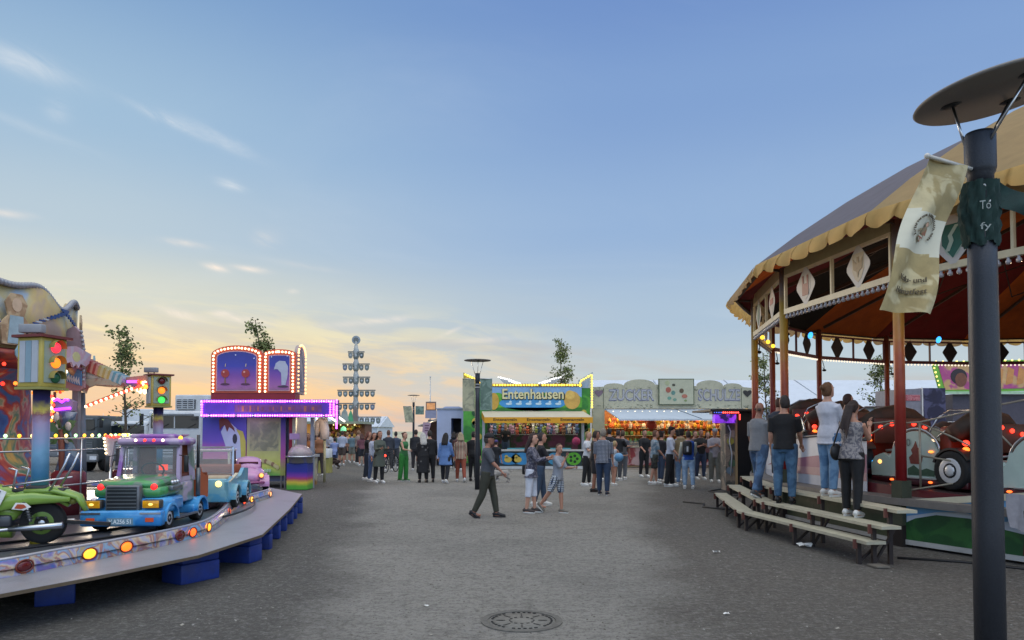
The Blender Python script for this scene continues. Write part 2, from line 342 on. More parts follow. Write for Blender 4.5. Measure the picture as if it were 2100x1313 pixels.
# ================================================================ SETTING
def ground_mat():
    m = bpy.data.materials.new('gravel'); m.use_nodes = True; nt = m.node_tree; b = nt.nodes['Principled BSDF']
    tc = N(nt, 'ShaderNodeTexCoord'); ob = tc.outputs['Object']
    sx = N(nt, 'ShaderNodeSeparateXYZ'); L(nt, ob, sx.inputs[0])
    def mt(op, a, b_=None, c=None):
        n = N(nt, 'ShaderNodeMath', operation=op)
        for i, v in enumerate((a, b_, c)):
            if v is None: continue
            if isinstance(v, (int, float)): n.inputs[i].default_value = v
            else: L(nt, v, n.inputs[i])
        return n.outputs[0]
    def noise(sc_, det=6.0, ro=.6, di=0.0):
        n = N(nt, 'ShaderNodeTexNoise', i_Scale=sc_, i_Detail=det, i_Roughness=ro, i_Distortion=di); L(nt, ob, n.inputs['Vector']); return n.outputs[0]
    def mr(v, a, c, d=0, e=1):
        k = N(nt, 'ShaderNodeMapRange', interpolation_type='SMOOTHSTEP'); L(nt, v, k.inputs[0]); k.inputs[1].default_value = a; k.inputs[2].default_value = c; k.inputs[3].default_value = d; k.inputs[4].default_value = e; return k.outputs[0]
    def mx(f, a, c):
        k = N(nt, 'ShaderNodeMix', data_type='RGBA')
        for i, v in ((0, f), (6, a), (7, c)):
            if isinstance(v, tuple): k.inputs[i].default_value = (*v[:3], 1)
            elif isinstance(v, (int, float)): k.inputs[i].default_value = v
            else: L(nt, v, k.inputs[i])
        return k.outputs[2]
    hw = mt('MULTIPLY_ADD', sx.outputs[1], .17, .45)
    edge = mt('SUBTRACT', mt('ABSOLUTE', mt('ADD', sx.outputs[0], .15)), mt('ADD', hw, mt('MULTIPLY', mt('SUBTRACT', noise(.55, 5), .5), 2.2)))
    lane = mr(edge, .55, -.45)
    big = noise(.35, 4); mid = noise(2.2, 7, .7, .5); fine = noise(34, 6, .75); 
    sv = N(nt, 'ShaderNodeMapping'); sv.inputs['Scale'].default_value = (1, 2.6, 1); L(nt, ob, sv.inputs[0])
    sn = N(nt, 'ShaderNodeTexNoise', i_Scale=5.5, i_Detail=7.0, i_Roughness=.7, i_Distortion=.6); L(nt, sv.outputs[0], sn.inputs['Vector'])
    side = mx(mr(sx.outputs[0], -1.0, 2.5), (.080, .075, .065), (.104, .093, .078)); base = mx(lane, side, (.246, .236, .210))
    base = mx(mr(big, .45, .65, 0, .4), base, (.10, .094, .084))
    base = mx(mr(mid, .5, .72, 0, .4), base, (.085, .078, .068))
    base = mx(mr(sn.outputs[0], .52, .70, 0, .6), base, (.075, .068, .06))
    base = mx(mr(sn.outputs[0], .44, .28, 0, .5), base, (.24, .24, .232))
    vo = N(nt, 'ShaderNodeTexVoronoi', i_Scale=55.0); L(nt, ob, vo.inputs['Vector'])
    m2 = noise(9, 7, .8, .5); m3 = noise(19, 5, .8, .2); base = mx(mr(m2, .50, .62, 0, .42), base, (.06, .055, .046)); base = mx(mr(m2, .48, .38, 0, .35), base, (.25, .243, .225)); base = mx(mr(m3, .51, .62, 0, .55), base, (.05, .045, .038)); base = mx(mr(m3, .47, .37, 0, .4), base, (.29, .28, .26))
    base = mx(mr(fine, .56, .68, 0, .6), base, (.26, .256, .245))
    base = mx(mr(fine, .45, .33, 0, .8), base, (.05, .045, .04))
    L(nt, base, b.inputs['Base Color']); b.inputs['Roughness'].default_value = .92
    h = mt('ADD', mt('MULTIPLY', mid, .9), mt('ADD', mt('MULTIPLY', sn.outputs[0], 1.0), mt('ADD', mt('MULTIPLY', fine, .35), mt('MULTIPLY', vo.outputs['Distance'], .2))))
    bp = N(nt, 'ShaderNodeBump', i_Strength=1.0, i_Distance=.05); L(nt, h, bp.inputs['Height']); L(nt, bp.outputs[0], b.inputs['Normal'])
    return m
g = MB(); gm = ground_mat()
nx, ny = 60, 60
vs = []; fs = []
for j in range(ny + 1):
    for i in range(nx + 1):
        x = -60 + 120 * i / nx; y = -20 + 85 * j / ny
        vs.append((x, y, 0))
for j in range(ny):
    for i in range(nx):
        a = j * (nx + 1) + i; fs.append((a, a + 1, a + nx + 2, a + nx + 1))
g.add(vs, fs, gm); g.build('ground', kind='structure')
# meadow and farmland to the horizon
fm = pm('#95977e', .95, 0, .2, .05, .3, pat='blotch', col2='#a3a187', ps=.03)
f_ = MB(); vs = []; fs = []; ys = [60, 64, 75, 95, 130, 180, 260, 400, 700, 1200, 2500, 5000]; xs = [-5000, -1500, -500, -200, -90, -50, -20, 0, 20, 50, 90, 200, 500, 1500, 5000]
for y in ys:
    for x in xs: vs.append((x, y, -.05 + .35 * min(1, (y - 60) / 20) + .25 * math.sin(x * .05 + y * .02) * min(1, (y - 60) / 60) + (1.0 if 200 < y < 900 else 0.6 if y > 900 else 0)))
for j in range(len(ys) - 1):
    for i in range(len(xs) - 1):
        a = j * len(xs) + i; fs.append((a, a + 1, a + len(xs) + 1, a + len(xs)))
f_.add(vs, fs, fm, True); f_.build('meadow', kind='structure')
# side land left and right and behind
sl_ = MB(); sl_.box(-5000, -60, -500, 60, -.5, -.06, fm); sl_.box(60, 5000, -500, 60, -.5, -.06, fm); sl_.box(-60, 60, -500, -20, -.5, -.06, gm); sl_.build('outer_ground', kind='structure')
# loose stones
def pebbles():
    p = MB(); rm = [pm('#8e8b84', .9, 0, .2, 20), pm('#5d5850', .9, 0, .2, 20), pm('#96938a', .9, 0, .2, 20)]
    rnd = random.Random(3)
    for k in range(1500):
        d = 5.2 * (4.2 ** (rnd.random() ** 1.2)); x = rnd.uniform(-.75, .75) * d
        r = rnd.uniform(.003, .009) * (1 + d * .03)
        vs = [(x + r * rnd.uniform(.6, 1.4) * math.cos(a * PI / 3 + rnd.random() * .5), d + r * rnd.uniform(.6, 1.4) * math.sin(a * PI / 3), -.001) for a in range(6)]
        vs += [((v[0] - x) * .6 + x, (v[1] - d) * .6 + d, r * rnd.uniform(.5, .9)) for v in vs[:6]]
        p.add(vs, [(i, (i + 1) % 6, 6 + (i + 1) % 6, 6 + i) for i in range(6)] + [tuple(range(6, 12))], rm[rnd.choice([0, 1, 1, 1])])
    p.build('loose_gravel', kind='stuff', label='loose small stones and crumbs scattered over the gravel', cat='gravel')
pebbles()
# litter: individual bits
def litter():
    t = None; lm = pm('#d6d6d2', .7, 0, .1, 9, .3)
    rnd = random.Random(5)
    def paper(n, s):
        p = MB(); vs = []
        for j in range(4):
            for i in range(4): vs.append(((i - 1.5) * s / 3 + rnd.uniform(-.1, .1) * s, (j - 1.5) * s / 4 + rnd.uniform(-.1, .1) * s, .012 + rnd.uniform(0, .35) * s))
        p.add(vs, [(j * 4 + i, j * 4 + i + 1, j * 4 + i + 5, j * 4 + i + 4) for j in range(3) for i in range(3)], lm)
        return p
    for px, py, s, lab in [(1470, 1135, .09, 'crumpled white paper scrap alone on the dark gravel right of the walkers'), (1650, 1123, .18, 'flattened pale wrapper lying in front of the lowest wooden step'), (1490, 1262, .05, 'tiny white scrap near the bottom edge right of the manhole'), (875, 1246, .04, 'tiny white scrap on the gravel left of the manhole')]:
        q = gr(px, py); o = paper(4, s).build('paper_scrap', label=lab, cat='litter', group='litter on the gravel'); o.location = q
litter()
_s = None; _r = random.Random(31)
for i in range(34):
    d = 5.6 + 14 * _r.random() ** 1.5; x = _r.uniform(-.6, .62) * d
    if x < -3.2 or (x > 3.8 and 8.5 < d < 17): continue
    if _s is None:
        b = MB(); b.add([(-.02, -.012, .004), (.018, -.016, .01), (.024, .01, .016), (0, .02, .006), (-.022, .012, .012)], [(0, 1, 2), (0, 2, 3), (0, 3, 4)], pm('#918e84', .8, 0, .15, 30)); _s = b.build('litter_scrap', label='tiny pale scrap or cigarette end lying among others on the gravel', cat='litter', group='tiny litter scraps on the gravel'); o = _s
    else: o = dup(_s, (0, 0, 0))
    o.location = (x, d, 0); o.rotation_euler = (0, 0, _r.random() * 6); o.scale = (_r.uniform(.5, 1.1),) * 3
# manhole
def manhole():
    q = gr(1070, 1274); t = thing('manhole_cover', 'round cast iron manhole cover set in the gravel in the foreground', 'manhole', q)
    fr = MB(); im = pm('#3c3a37', .75, .3, .3, 30, .6, dirt=.5); dk = pm('#141312', .9, 0, .1, 9)
    n = 48
    def ring(b, r0, r1, z0, z1, m):
        vs = []
        for j in range(n):
            a = 2 * PI * j / n; c, s_ = math.cos(a), math.sin(a); vs += [(r0 * c, r0 * s_, z1), (r1 * c, r1 * s_, z1), (r1 * c, r1 * s_, z0), (r0 * c, r0 * s_, z0)]
        fs = []
        for j in range(n):
            k = (j + 1) % n
            for e in range(4): fs.append((4 * j + e, 4 * j + (e + 1) % 4, 4 * k + (e + 1) % 4, 4 * k + e))
        b.add(vs, fs, m)
    ring(fr, .31, .37, -.02, .010, pm('#5a5853', .9, 0, .35, 24, .6, dirt=.6)); fr.build('frame', t)
    ld = MB(); ld.lathe([(.30, -.02), (.30, .006)], (0, 0, 0), pm('#6e6c66', .9, 0, .35, 22, .6, dirt=.3), 48)
    for k in range(34):
        if k % 6 == 5: continue
        a = 2 * PI * k / 34; ld.bar((.272 * math.cos(a - .05), .272 * math.sin(a - .05), .0085), (.272 * math.cos(a + .05), .272 * math.sin(a + .05), .0085), .018, .006, dk)
    for k in range(12):
        a = 2 * PI * k / 12; ld.bar((.11 * math.cos(a - .12), .11 * math.sin(a - .12), .0085), (.11 * math.cos(a + .12), .11 * math.sin(a + .12), .0085), .015, .006, im)
    for k in range(8):
        a = 2 * PI * k / 8; ld.bar((.15 * math.cos(a), .15 * math.sin(a), .0085), (.23 * math.cos(a), .23 * math.sin(a), .0085), .012, .005, im)
    for x in (-.19, .19): ld.box(x - .02, x + .02, -.012, .012, .006, .0095, dk)
    ld.build('lid', t)
manhole()

# ---------------------------------------------------------------- street lamps
def flag_mesh(b, w, h, m, wob=.03, nx_=6, nz=12, x0=0, seed=1, y=0):
    rnd = random.Random(seed); ph = rnd.random() * 6; vs = []
    for j in range(nz + 1):
        for i in range(nx_ + 1):
            x = x0 + w * i / nx_; z = -h * j / nz
            vs.append((x, y + wob * math.sin(x * 14 + z * 5 + ph) * (.3 + j / nz), z))
    fs = [(j * (nx_ + 1) + i, j * (nx_ + 1) + i + 1, (j + 1) * (nx_ + 1) + i + 1, (j + 1) * (nx_ + 1) + i) for j in range(nz) for i in range(nx_)]
    b.add(vs, fs, m, True)
LG = pm('#2f3238', .45, .35, .15, 90, .25); LD = pm('#77726c', .6, .1, .08, 120, .1)
def street_lamp(px, d, label, s=1.0, ht=3.68, tl=0.0, ox=0.0):
    q = at(px, 885, d); q.z = 0
    t = thing('street_lamp', label, 'street lamp', q, 0, 'street lamps along the square')
    r = .076 * s
    b = MB(); b.lathe([(r * 1.05, 0), (r * 1.03, 1.2), (r * .98, 2.6), (r * .95, 3.12)], (0, 0, 0), LG, 28); b.build('pole', t)
    b = MB(); b.lathe([(r * .88, 3.10), (r * .88, 3.20), (r * 1.0, 3.215), (r * 1.06, 3.24), (r * 1.06, 3.43), (r * .95, 3.45)], (0, 0, 0), LG, 28)
    for z in (3.03, 3.12): b.lathe([(r * 1.0, z - .008), (r * 1.012, z), (r * 1.0, z + .008)], (0, 0, 0), pm('#d8d8d4', .5, 0, .05), 28)
    b.build('lamp_head', t)
    rd = .425 * s; TX = Matrix.Translation((ox, 0, ht)) @ Matrix.Rotation(-tl, 4, 'Y') @ Matrix.Translation((0, 0, -ht))
    b = MB(); b.X = TX; b.lathe([(rd * .97, ht), (rd, ht + .01), (rd * .98, ht + .022), (rd * .5, ht + .045), (.01, ht + .05)], (0, 0, 0), LD, 56); b.build('reflector_disc', t)
    for k in range(3):
        a = 2 * PI * k / 3 + 2.75; c, s_ = math.cos(a), math.sin(a)
        b = MB(); b.tube([(r * .95 * c, r * .95 * s_, 3.38), tuple(TX @ Vector((rd * .52 * c, rd * .52 * s_, ht)))], .008 * s, STEEL, 8); b.X = TX
        b.lathe([(.03 * s, -.012), (.055 * s, -.004), (.05 * s, .0)], (rd * .54 * c, rd * .54 * s_, ht), BLACK, 16); b.build('strut', t)
    return t, q
lampA, qA = street_lamp(2022, 4.05, 'nearest tall grey street lamp with round disc top at the right edge', 1.0, 3.68, R(8), .10)
lampB, qB = street_lamp(979, 21.0, 'grey street lamp with disc top and two banners before the duck stall', .95, 3.82)
lampC, qC = street_lamp(848, 42.0, 'distant thin street lamp with two small banners left of the white trailer', .85, 3.85)
LINEN = pm('#b5ad8c', .85, 0, .12, 3, .35, pat='blotch', col2='#93896060'[:7], ps=4.0)
INKB = pm('#5d5340', .85, 0, .2, 20)
def banner_near():
    # leaning cloth on a short rod left of the nearest lamp, hung out by the wind
    P = [at(1908, 322, 3.86), at(1980, 343, 3.98), at(1905, 645, 3.72), at(1801, 636, 3.62)]
    P = [p for p in P]
    t = thing('festival_banner', 'beige festival banner with round club emblem blown out left of the nearest lamp', 'banner', P[1])
    o = P[1]; A, B, C_, D = [p - o for p in P]
    r = MB(); e = (A - B).normalized(); r.tube([A + e * .02, B - e * .05], .011, pm('#c9c5ba', .5), 10); r.sph(A + e * .025, .016, pm('#c9c5ba', .5)); r.tube([B, Vector((qA.x - .06, qA.y, B.z + o.z)) - o], .009, pm('#c9c5ba', .5), 8); r.build('rod', t)
    def S(u, v):   # u 0..1 left->right, v 0..1 top->bottom
        p = (A * (1 - u) + B * u) * (1 - v) + (D * (1 - u) + C_ * u) * v
        p = p + Vector((-.022 * math.sin(v * PI) + .012 * math.sin(v * 9), .022 * math.sin(v * 7 + u * 5) + .018 * math.sin(u * 9 + 1 + v * 3) * (.25 + v), 0))
        return p
    c = MB(); nu, nv = 16, 44; vs = [S(i / nu, j / nv) for j in range(nv + 1) for i in range(nu + 1)]
    WH = pm('#bfbca8', .85, 0, .1, 4, .4); fs1 = []; fs2 = []
    for j in range(nv):
        for i in range(nu):
            a = j * (nu + 1) + i; u = i / nu; v = j / nv
            w_ = .33 + .05 * u < v < .59 + .03 * u
            (fs2 if w_ else fs1).append((a, a + 1, a + nu + 2, a + nu + 1))
    CL = pm('#94845a', .85, 0, .22, 9, .5, pat='blotch', col2='#b3a680', ps=7.0)
    c.add(vs, fs1, CL, True); c.add(vs, fs2, WH, True)
    cl = c.build('cloth', t)
    wd = (B - A).length; hd = (D - A).length
    def M(p):  # p.x across, p.z down (metres on cloth), centre at u=.5
        u = .5 + p[0] / wd; v = -p[2] / hd
        return S(u, v) + Vector((0, -.013 + p[1], 0))
    k = MB()
    k.text('Volks- und', -.01, -hd * .79, .034, INKB, w=.165, M=M); k.text('Heimatfest', -.01, -hd * .865, .036, INKB, w=.17, M=M)
    name = 'Bürgerverein Rammelsbach e.V.'
    cx, cz, rr = .0, -hd * .47, .078
    for i, ch in enumerate(name):
        a = R(215) - R(250) * i / (len(name) - 1)
        if ch == ' ': continue
        def Mc(p, a=a): return M((cx + math.cos(a) * (rr + p[2]) + math.sin(a) * p[0], p[1], cz + 1.15 * (math.sin(a) * (rr + p[2]) - math.cos(a) * p[0])))
        k.text(ch, 0, 0, .013, INKB, w=.009, M=Mc)
    k.build('lettering', t)
    e2 = MB(); rm_ = pm('#9c5a44', .85, 0, .15, 20); lk = pm('#8d7f60', .85)
    def lift(pts, m, yy=0.0):
        q = [M((x, yy, z)) for x, z in pts]; e2.add(q, [tuple(range(len(q)))], m)
    def disc(x, z, r_, m, n=14, yy=0.0): lift([(x + r_ * math.cos(2 * PI * i / n), z + 1.1 * r_ * math.sin(2 * PI * i / n)) for i in range(n)], m, yy)
    disc(.012, cz + .032, .017, lk); disc(.012, cz + .032, .012, pm('#cfa48b', .8), yy=-.001)
    lift([(-.006, cz + .014), (.03, cz + .014), (.036, cz - .035), (.02, cz - .03), (.012, cz - .036), (.002, cz - .03), (-.012, cz - .036)], lk)
    for i in range(3): lift([(-.002 + i * .011, cz + .008), (.003 + i * .011, cz + .008), (.007 + i * .012, cz - .034), (-.001 + i * .012, cz - .034)], rm_, -.001)
    lift([(-.045, cz - .01), (-.012, cz + .004), (-.010, cz - .004), (-.03, cz - .03)], lk)
    lift([(.026, cz + .02), (.030, cz + .02), (.046, cz + .055), (.042, cz + .056)], lk)
    sh = [(-.03, cz - .038), (.02, cz - .038), (.02, cz - .06), (-.005, cz - .085), (-.03, cz - .06)]; lift(sh, lk)
    lift([(-.027, cz - .041), (.017, cz - .041), (.017, cz - .059), (-.005, cz - .080), (-.027, cz - .059)], WH, -.001)
    lift([(-.009, cz - .041), (-.001, cz - .041), (-.001, cz - .08), (-.009, cz - .08)], rm_, -.002); lift([(-.027, cz - .05), (.017, cz - .05), (.017, cz - .058), (-.027, cz - .058)], rm_, -.0025)
    e2.build('emblem', t)
    # white selvedges
banner_near()
def green_flag():
    GF = pm('#14302b', .85, 0, .35, 12, .6); t = thing('green_flag', 'dark green flag wound around the nearest lamp pole', 'flag', (qA.x, qA.y, 3.1))
    b = MB(); rnd = random.Random(8); n = 40; vs = []
    for j in range(16):
        z = .07 - .46 * j / 15
        for i in range(n + 1):
            a = PI * .12 - 2 * PI * .80 * i / n; r = .083 + .008 * math.sin(i * 1.3 + j * .5) + .009 * math.sin(i * 2.7 - j)
            zz = z * (.80 + .04 * math.sin(i * .7)) ; x = r * math.cos(a) - (.035 * max(0, -math.cos(a)) * (1 - abs(j - 7) / 9)); vs.append((x, r * math.sin(a), zz))
    b.add(vs, [(j * (n + 1) + i, j * (n + 1) + i + 1, (j + 1) * (n + 1) + i + 1, (j + 1) * (n + 1) + i) for j in range(15) for i in range(n)], GF, True)
    b.build('wound_cloth', t)
    b = MB(); vs = []
    for j in range(9):
        for i in range(15):
            u = i / 14; v = j / 8; vs.append((.07 + .62 * u, -.04 + .03 * math.sin(u * 9 + v * 4), .06 - .15 * u - .035 * math.sin(u * PI) - v * (.12 * (1 - u) ** .7 + .05)))
    b.add(vs, [(j * 15 + i, j * 15 + i + 1, (j + 1) * 15 + i + 1, (j + 1) * 15 + i) for j in range(8) for i in range(14)], GF, True); b.build('flying_cloth', t)
    k = MB()
    for s_, z, h in (('To', -.10, .05), ('fy', -.225, .05)):
        def M(p):
            a = R(-113) + p[0] / .1; return Vector((.108 * math.cos(a), .108 * math.sin(a) , p[2]))
        k.text(s_, 0, z, h, pm('#c9cfca', .7), w=.05, M=M)
    k.build('lettering', t)
green_flag()
def pole_banner(q, x, z, w, h, m, label, y=-.05, slant=0.0, num=0):
    t = thing('pole_banner', label, 'banner', (q[0] + x, q[1] + y, z), 0, 'small banners hanging on the lamps')
    b = MB(); b.tube([(0, 0, .01), (w, 0, .01)], .012, STEEL, 8); b.build('rod', t)
    b = MB(); flag_mesh(b, w, h, m, .025, seed=num)
    for i, v in enumerate(b.v): b.v[i] = (v[0] + slant * v[2], v[1], v[2])
    b.build('cloth', t)
    return t
BEI = pm('#a9a688', .9, 0, .15, 6, .3, pat='blotch', col2='#8f8f78', ps=5); GRN = pm('#62776a', .9, 0, .2, 6, .3, pat='blotch', col2='#7d9184', ps=5)
pole_banner(qB, -.44, 3.27, .36, .95, BEI, 'beige banner left of the lamp beside the duck stall', num=1)
pole_banner(qB, .08, 3.27, .36, .92, GRN, 'grey green banner right of the lamp beside the duck stall', num=2)
pole_banner(qC, -.62, 3.2, .5, .95, BEI, 'beige banner left of the distant lamp', num=3, slant=-.15)
pole_banner(qC, .12, 3.2, .5, .48, GRN, 'short grey green banner right of the distant lamp', num=4)

# ---------------------------------------------------------------- marquee tents
def marquee(loc, w, dp, ez, rz_, label, rot=0):
    t = thing('marquee_tent', label, 'tent', loc, rot, 'large white marquee tents'); TM = pm('#bcc3cb', .55, 0, .06, 1.2, .2, dirt=.12); TW = pm('#b9bfc7', .6, 0, .06, 1.5, .2, dirt=.15)
    b = MB(); b.box(0, w, 0, dp, 0, ez, TW)
    k = int(w / 5)
    for i in range(k + 1): b.box(w * i / k - .06, w * i / k + .06, -.03, 0.0, 0, ez, WHITE)
    b.build('side_wall', t)
    b = MB(); o = .25
    b.add([(-.2, -o, ez - .05), (w + .2, -o, ez - .05), (w + .2, dp / 2, rz_), (-.2, dp / 2, rz_), (-.2, dp + o, ez - .05), (w + .2, dp + o, ez - .05)], [(0, 1, 2, 3), (3, 2, 5, 4), (0, 3, 4), (1, 5, 2)], TM)
    for i in range(k + 1):
        x = w * i / k
        b.tube([(x, -o, ez - .02), (x, dp / 2, rz_ + .03)], .035, TM, 6)
    b.build('roof', t)
    return t
marquee((5.0, 44, 0), 35, 12, 3.25, 5.35, 'long white marquee behind the candy stall and ride')
marquee((-22.5, 66, 0), 10, 8, 2.2, 3.2, 'low white tent far behind the ice stall')

# ---------------------------------------------------------------- guild tree (pole with crests)
def crest_pole():
    q = at(729, 885, 55); t = thing('guild_pole', 'tall pole with stacked crossbars of hanging crests and a round disc top', 'crest pole', (q.x, q.y, 0))
    PG = pm('#9c9f9c', .5, .2, .1, 3); P2 = pm('#666a68', .5, .1, .1, 3)
    k = 55 / F
    def z(py): return CH + (885 - py) * k
    b = MB(); b.tube([(0, 0, 0), (0, 0, z(700))], [.26, .10], PG, 12)
    for py in (723, 748, 775, 802, 829, 857):
        b.rings([(0, 0, z(py) - .5, .16, .16), (0, 0, z(py) - .35, .24, .2), (0, 0, z(py) + .08, .27, .2), (0, 0, z(py) + .25, .2, .17), (0, 0, z(py) + .6, .12, .12)], PG, 10)
    b.build('mast', t)
    b = MB(); b.discy(0, z(697), .33, -.05, .05, pm('#8a949b', .5), 28); b.discy(0, z(697), .20, -.07, .07, P2, 20); b.build('top_disc', t)
    for py, x0, x1, n in ((723, 713, 747, 3), (748, 702, 758, 5), (775, 703, 759, 5), (802, 692, 770, 7), (829, 692, 770, 7), (857, 680, 782, 9)):
        a = (x0 - 729) * k; c = (x1 - 729) * k
        b = MB(); b.box(a, c, -.16, -.06, z(py), z(py) + .09, P2); b.build('crossbar', t)
        for i in range(n):
            x = a + (c - a) * (i + .5) / n; h = .42; w = .17
            pts = [(x - w, z(py) - .03), (x + w, z(py) - .03), (x + w, z(py) - h * .65)] + [(x + w * math.cos(an), z(py) - h * .65 - .2 * math.sin(an)) for an in [PI * .2, PI * .4, PI * .5, PI * .6, PI * .8]] + [(x - w, z(py) - h * .65)]
            colr = random.choice(['#6c746e', '#545c58', '#7a807c', '#4c5452', '#62665f', '#646c7c'])
            b = MB(); b.prism(pts, -.19, -.15, pm(colr, .5, 0, .2, 8)); b.discy(x, z(py) - .22, .08, -.20, -.19, pm('#a8adb0', .5), 8); b.tube([(x, -.12, z(py) - .04), (x, -.12, z(py) + .02)], .02, P2, 5)
            b.build('crest_shield', t)
crest_pole()
def flagpole(px, d, top, label):
    q = at(px, 885, d); t = thing('flagpole', label, 'pole', (q.x, q.y, 0)); b = MB()
    b.tube([(0, 0, 0), (0, 0, CH + (885 - top) * d / F)], [.07, .035], pm('#a9aaa8', .4, .3), 8); b.build('pole', t)
    b = MB(); b.sph((0, 0, CH + (885 - top) * d / F + .04), .06, STEEL); b.build('finial', t)
flagpole(882, 52, 774, 'thin bare grey pole behind the white trailer')

# ---------------------------------------------------------------- young trees
def young_tree(px, d, top, w, label, seed, low=.38, lean=0.0, dens=1.0, bx=1.0):
    q = at(px, 885, d); H_ = CH + (885 - top) * d / F; rnd = random.Random(seed)
    t = thing('young_tree', label, 'tree', (q.x, q.y, 0), 0, 'slender young street trees')
    bk = pm('#54483a', .9, 0, .25, 12, .4); b = MB()
    tp = []; x = 0; y = 0
    for i in range(9):
        f = i / 8; x += rnd.uniform(-.05, .05) * (1 if i else 0); tp.append(Vector((x + lean * f * f, y, H_ * .97 * f)))
    b.tube(tp, [.055 * (1 - f / 9) + .008 for f in range(9)], bk, 8)
    tips = []
    for i in range(int(34 * bx)):
        f = rnd.uniform(low, .97); j = min(int(f * 8), 7); p = tp[j].lerp(tp[j + 1], f * 8 - j)
        a = rnd.random() * 2 * PI; l = w * (1.15 - f) * rnd.uniform(.55, 1.25) + .15; up = rnd.uniform(.5, 1.2)
        pts = [p]
        for k in range(1, 5):
            s = k / 4; pts.append(p + Vector((math.cos(a) * l * s, math.sin(a) * l * s, l * up * s * (1 - .35 * s))) + Vector((rnd.uniform(-.03, .03),) * 3))
        b.tube(pts, [.018 * (1.2 - f) * (1 - s / 5) + .004 for s in range(5)], bk, 5)
        tips.append((pts, l))
    b.build('trunk', t)
    c = MB(); lms = [pm('#66703c', .7, 0, .3, 9, 0), pm('#848c50', .7, 0, .3, 9, 0), pm('#48532e', .7, 0, .3, 9, 0)]
    for pts, l in tips:
        for k in range(int(46 * dens * (1.0 if pts[0].z > H_ * .55 else .3))):
            s = rnd.uniform(.25, 1.0); j = min(int(s * 4), 3); p = pts[j].lerp(pts[j + 1], s * 4 - j) + Vector((rnd.gauss(0, .11), rnd.gauss(0, .11), rnd.gauss(0, .11)))
            L_ = rnd.uniform(.07, .15); W_ = L_ * .34; d1 = Vector((rnd.gauss(0, 1), rnd.gauss(0, 1), rnd.gauss(-.5, .7))).normalized(); d2 = d1.cross(Vector((rnd.gauss(0, 1), rnd.gauss(0, 1), rnd.gauss(0, 1)))).normalized()
            c.add([p, p + d1 * L_ * .5 + d2 * W_, p + d1 * L_, p + d1 * L_ * .5 - d2 * W_], [(0, 1, 2, 3)], lms[(0, 0, 1, 2)[rnd.randrange(4)]])
    c.build('crown', t)
young_tree(258, 24, 662, .75, 'young tree with thin leafy top between the toy ride arm and the traffic light', 11, .3, -.35, .8)
young_tree(560, 27, 645, .6, 'young tree whose leafy tip shows above the red ice stall signs', 12, .55, -.7, .8)
young_tree(1148, 40, 685, 1.0, 'tall slim young tree rising behind the duck stall', 13, .42, .15, 1.15, 1.3)
young_tree(1572, 34, 715, .8, 'young tree seen between the left columns of the big ride', 14, .3, -.2, .9)
young_tree(1806, 33, 730, 1.15, 'young tree seen through the big ride right of the women', 15, .3, .1, .9, 1.2)
# wind turbine at the horizon
def turbine():
    q = at(212, 885, 900); t = thing('wind_turbine', 'tiny white wind turbine on the far horizon at the left', 'wind turbine', (q.x, q.y, 0)); b = MB()
    b.tube([(0, 0, 0), (0, 0, 17)], [.7, .4], WHITE, 8); b.build('tower', t)
    for a in (90, 210, 330):
        b = MB(); b.tube([(0, -1, 17), (8.5 * math.cos(R(a)), -1, 17 + 8.5 * math.sin(R(a)))], [.5, .12], WHITE, 6); b.build('rotor_blade', t)
turbine()
# ================================================================ STALLS
def bulbs(b, pts, step, r, m, off=(0, -.02, 0), socket=None):
    for p, q in zip(pts[:-1], pts[1:]):
        p = Vector(p); q = Vector(q); n = max(1, round((q - p).length / step))
        for i in range(n):
            c = p.lerp(q, (i + .5) / n) + Vector(off); b.sph(c, r * random.uniform(.8, 1.1), m if random.random() > .02 else pm('#8a8470', .4), 6, 4)
def arc(cx, cz, r, a0, a1, n, y=0, rz=None):
    rz = rz or r
    return [(cx + r * math.cos(R(a0 + (a1 - a0) * i / n)), cz + rz * math.sin(R(a0 + (a1 - a0) * i / n))) for i in range(n + 1)]
YB = em('#ffd24a', 3.2); WB = em('#ffe9b8', 3.4); PB = em('#f06cff', 3.2); PBW = em('#ffd6ff', 4.0); RB = em('#ff3a28', 3.0); OB = em('#ff8a2a', 3.0); GB = em('#9dff9a', 2.2); AMB = em('#ffb02e', 2.6)
NIGHTSKY = [(0, '#2a2c86'), (.45, '#3a3a9a'), (.6, '#7a3f98'), (.8, '#b8559a'), (1, '#c98aa0')]
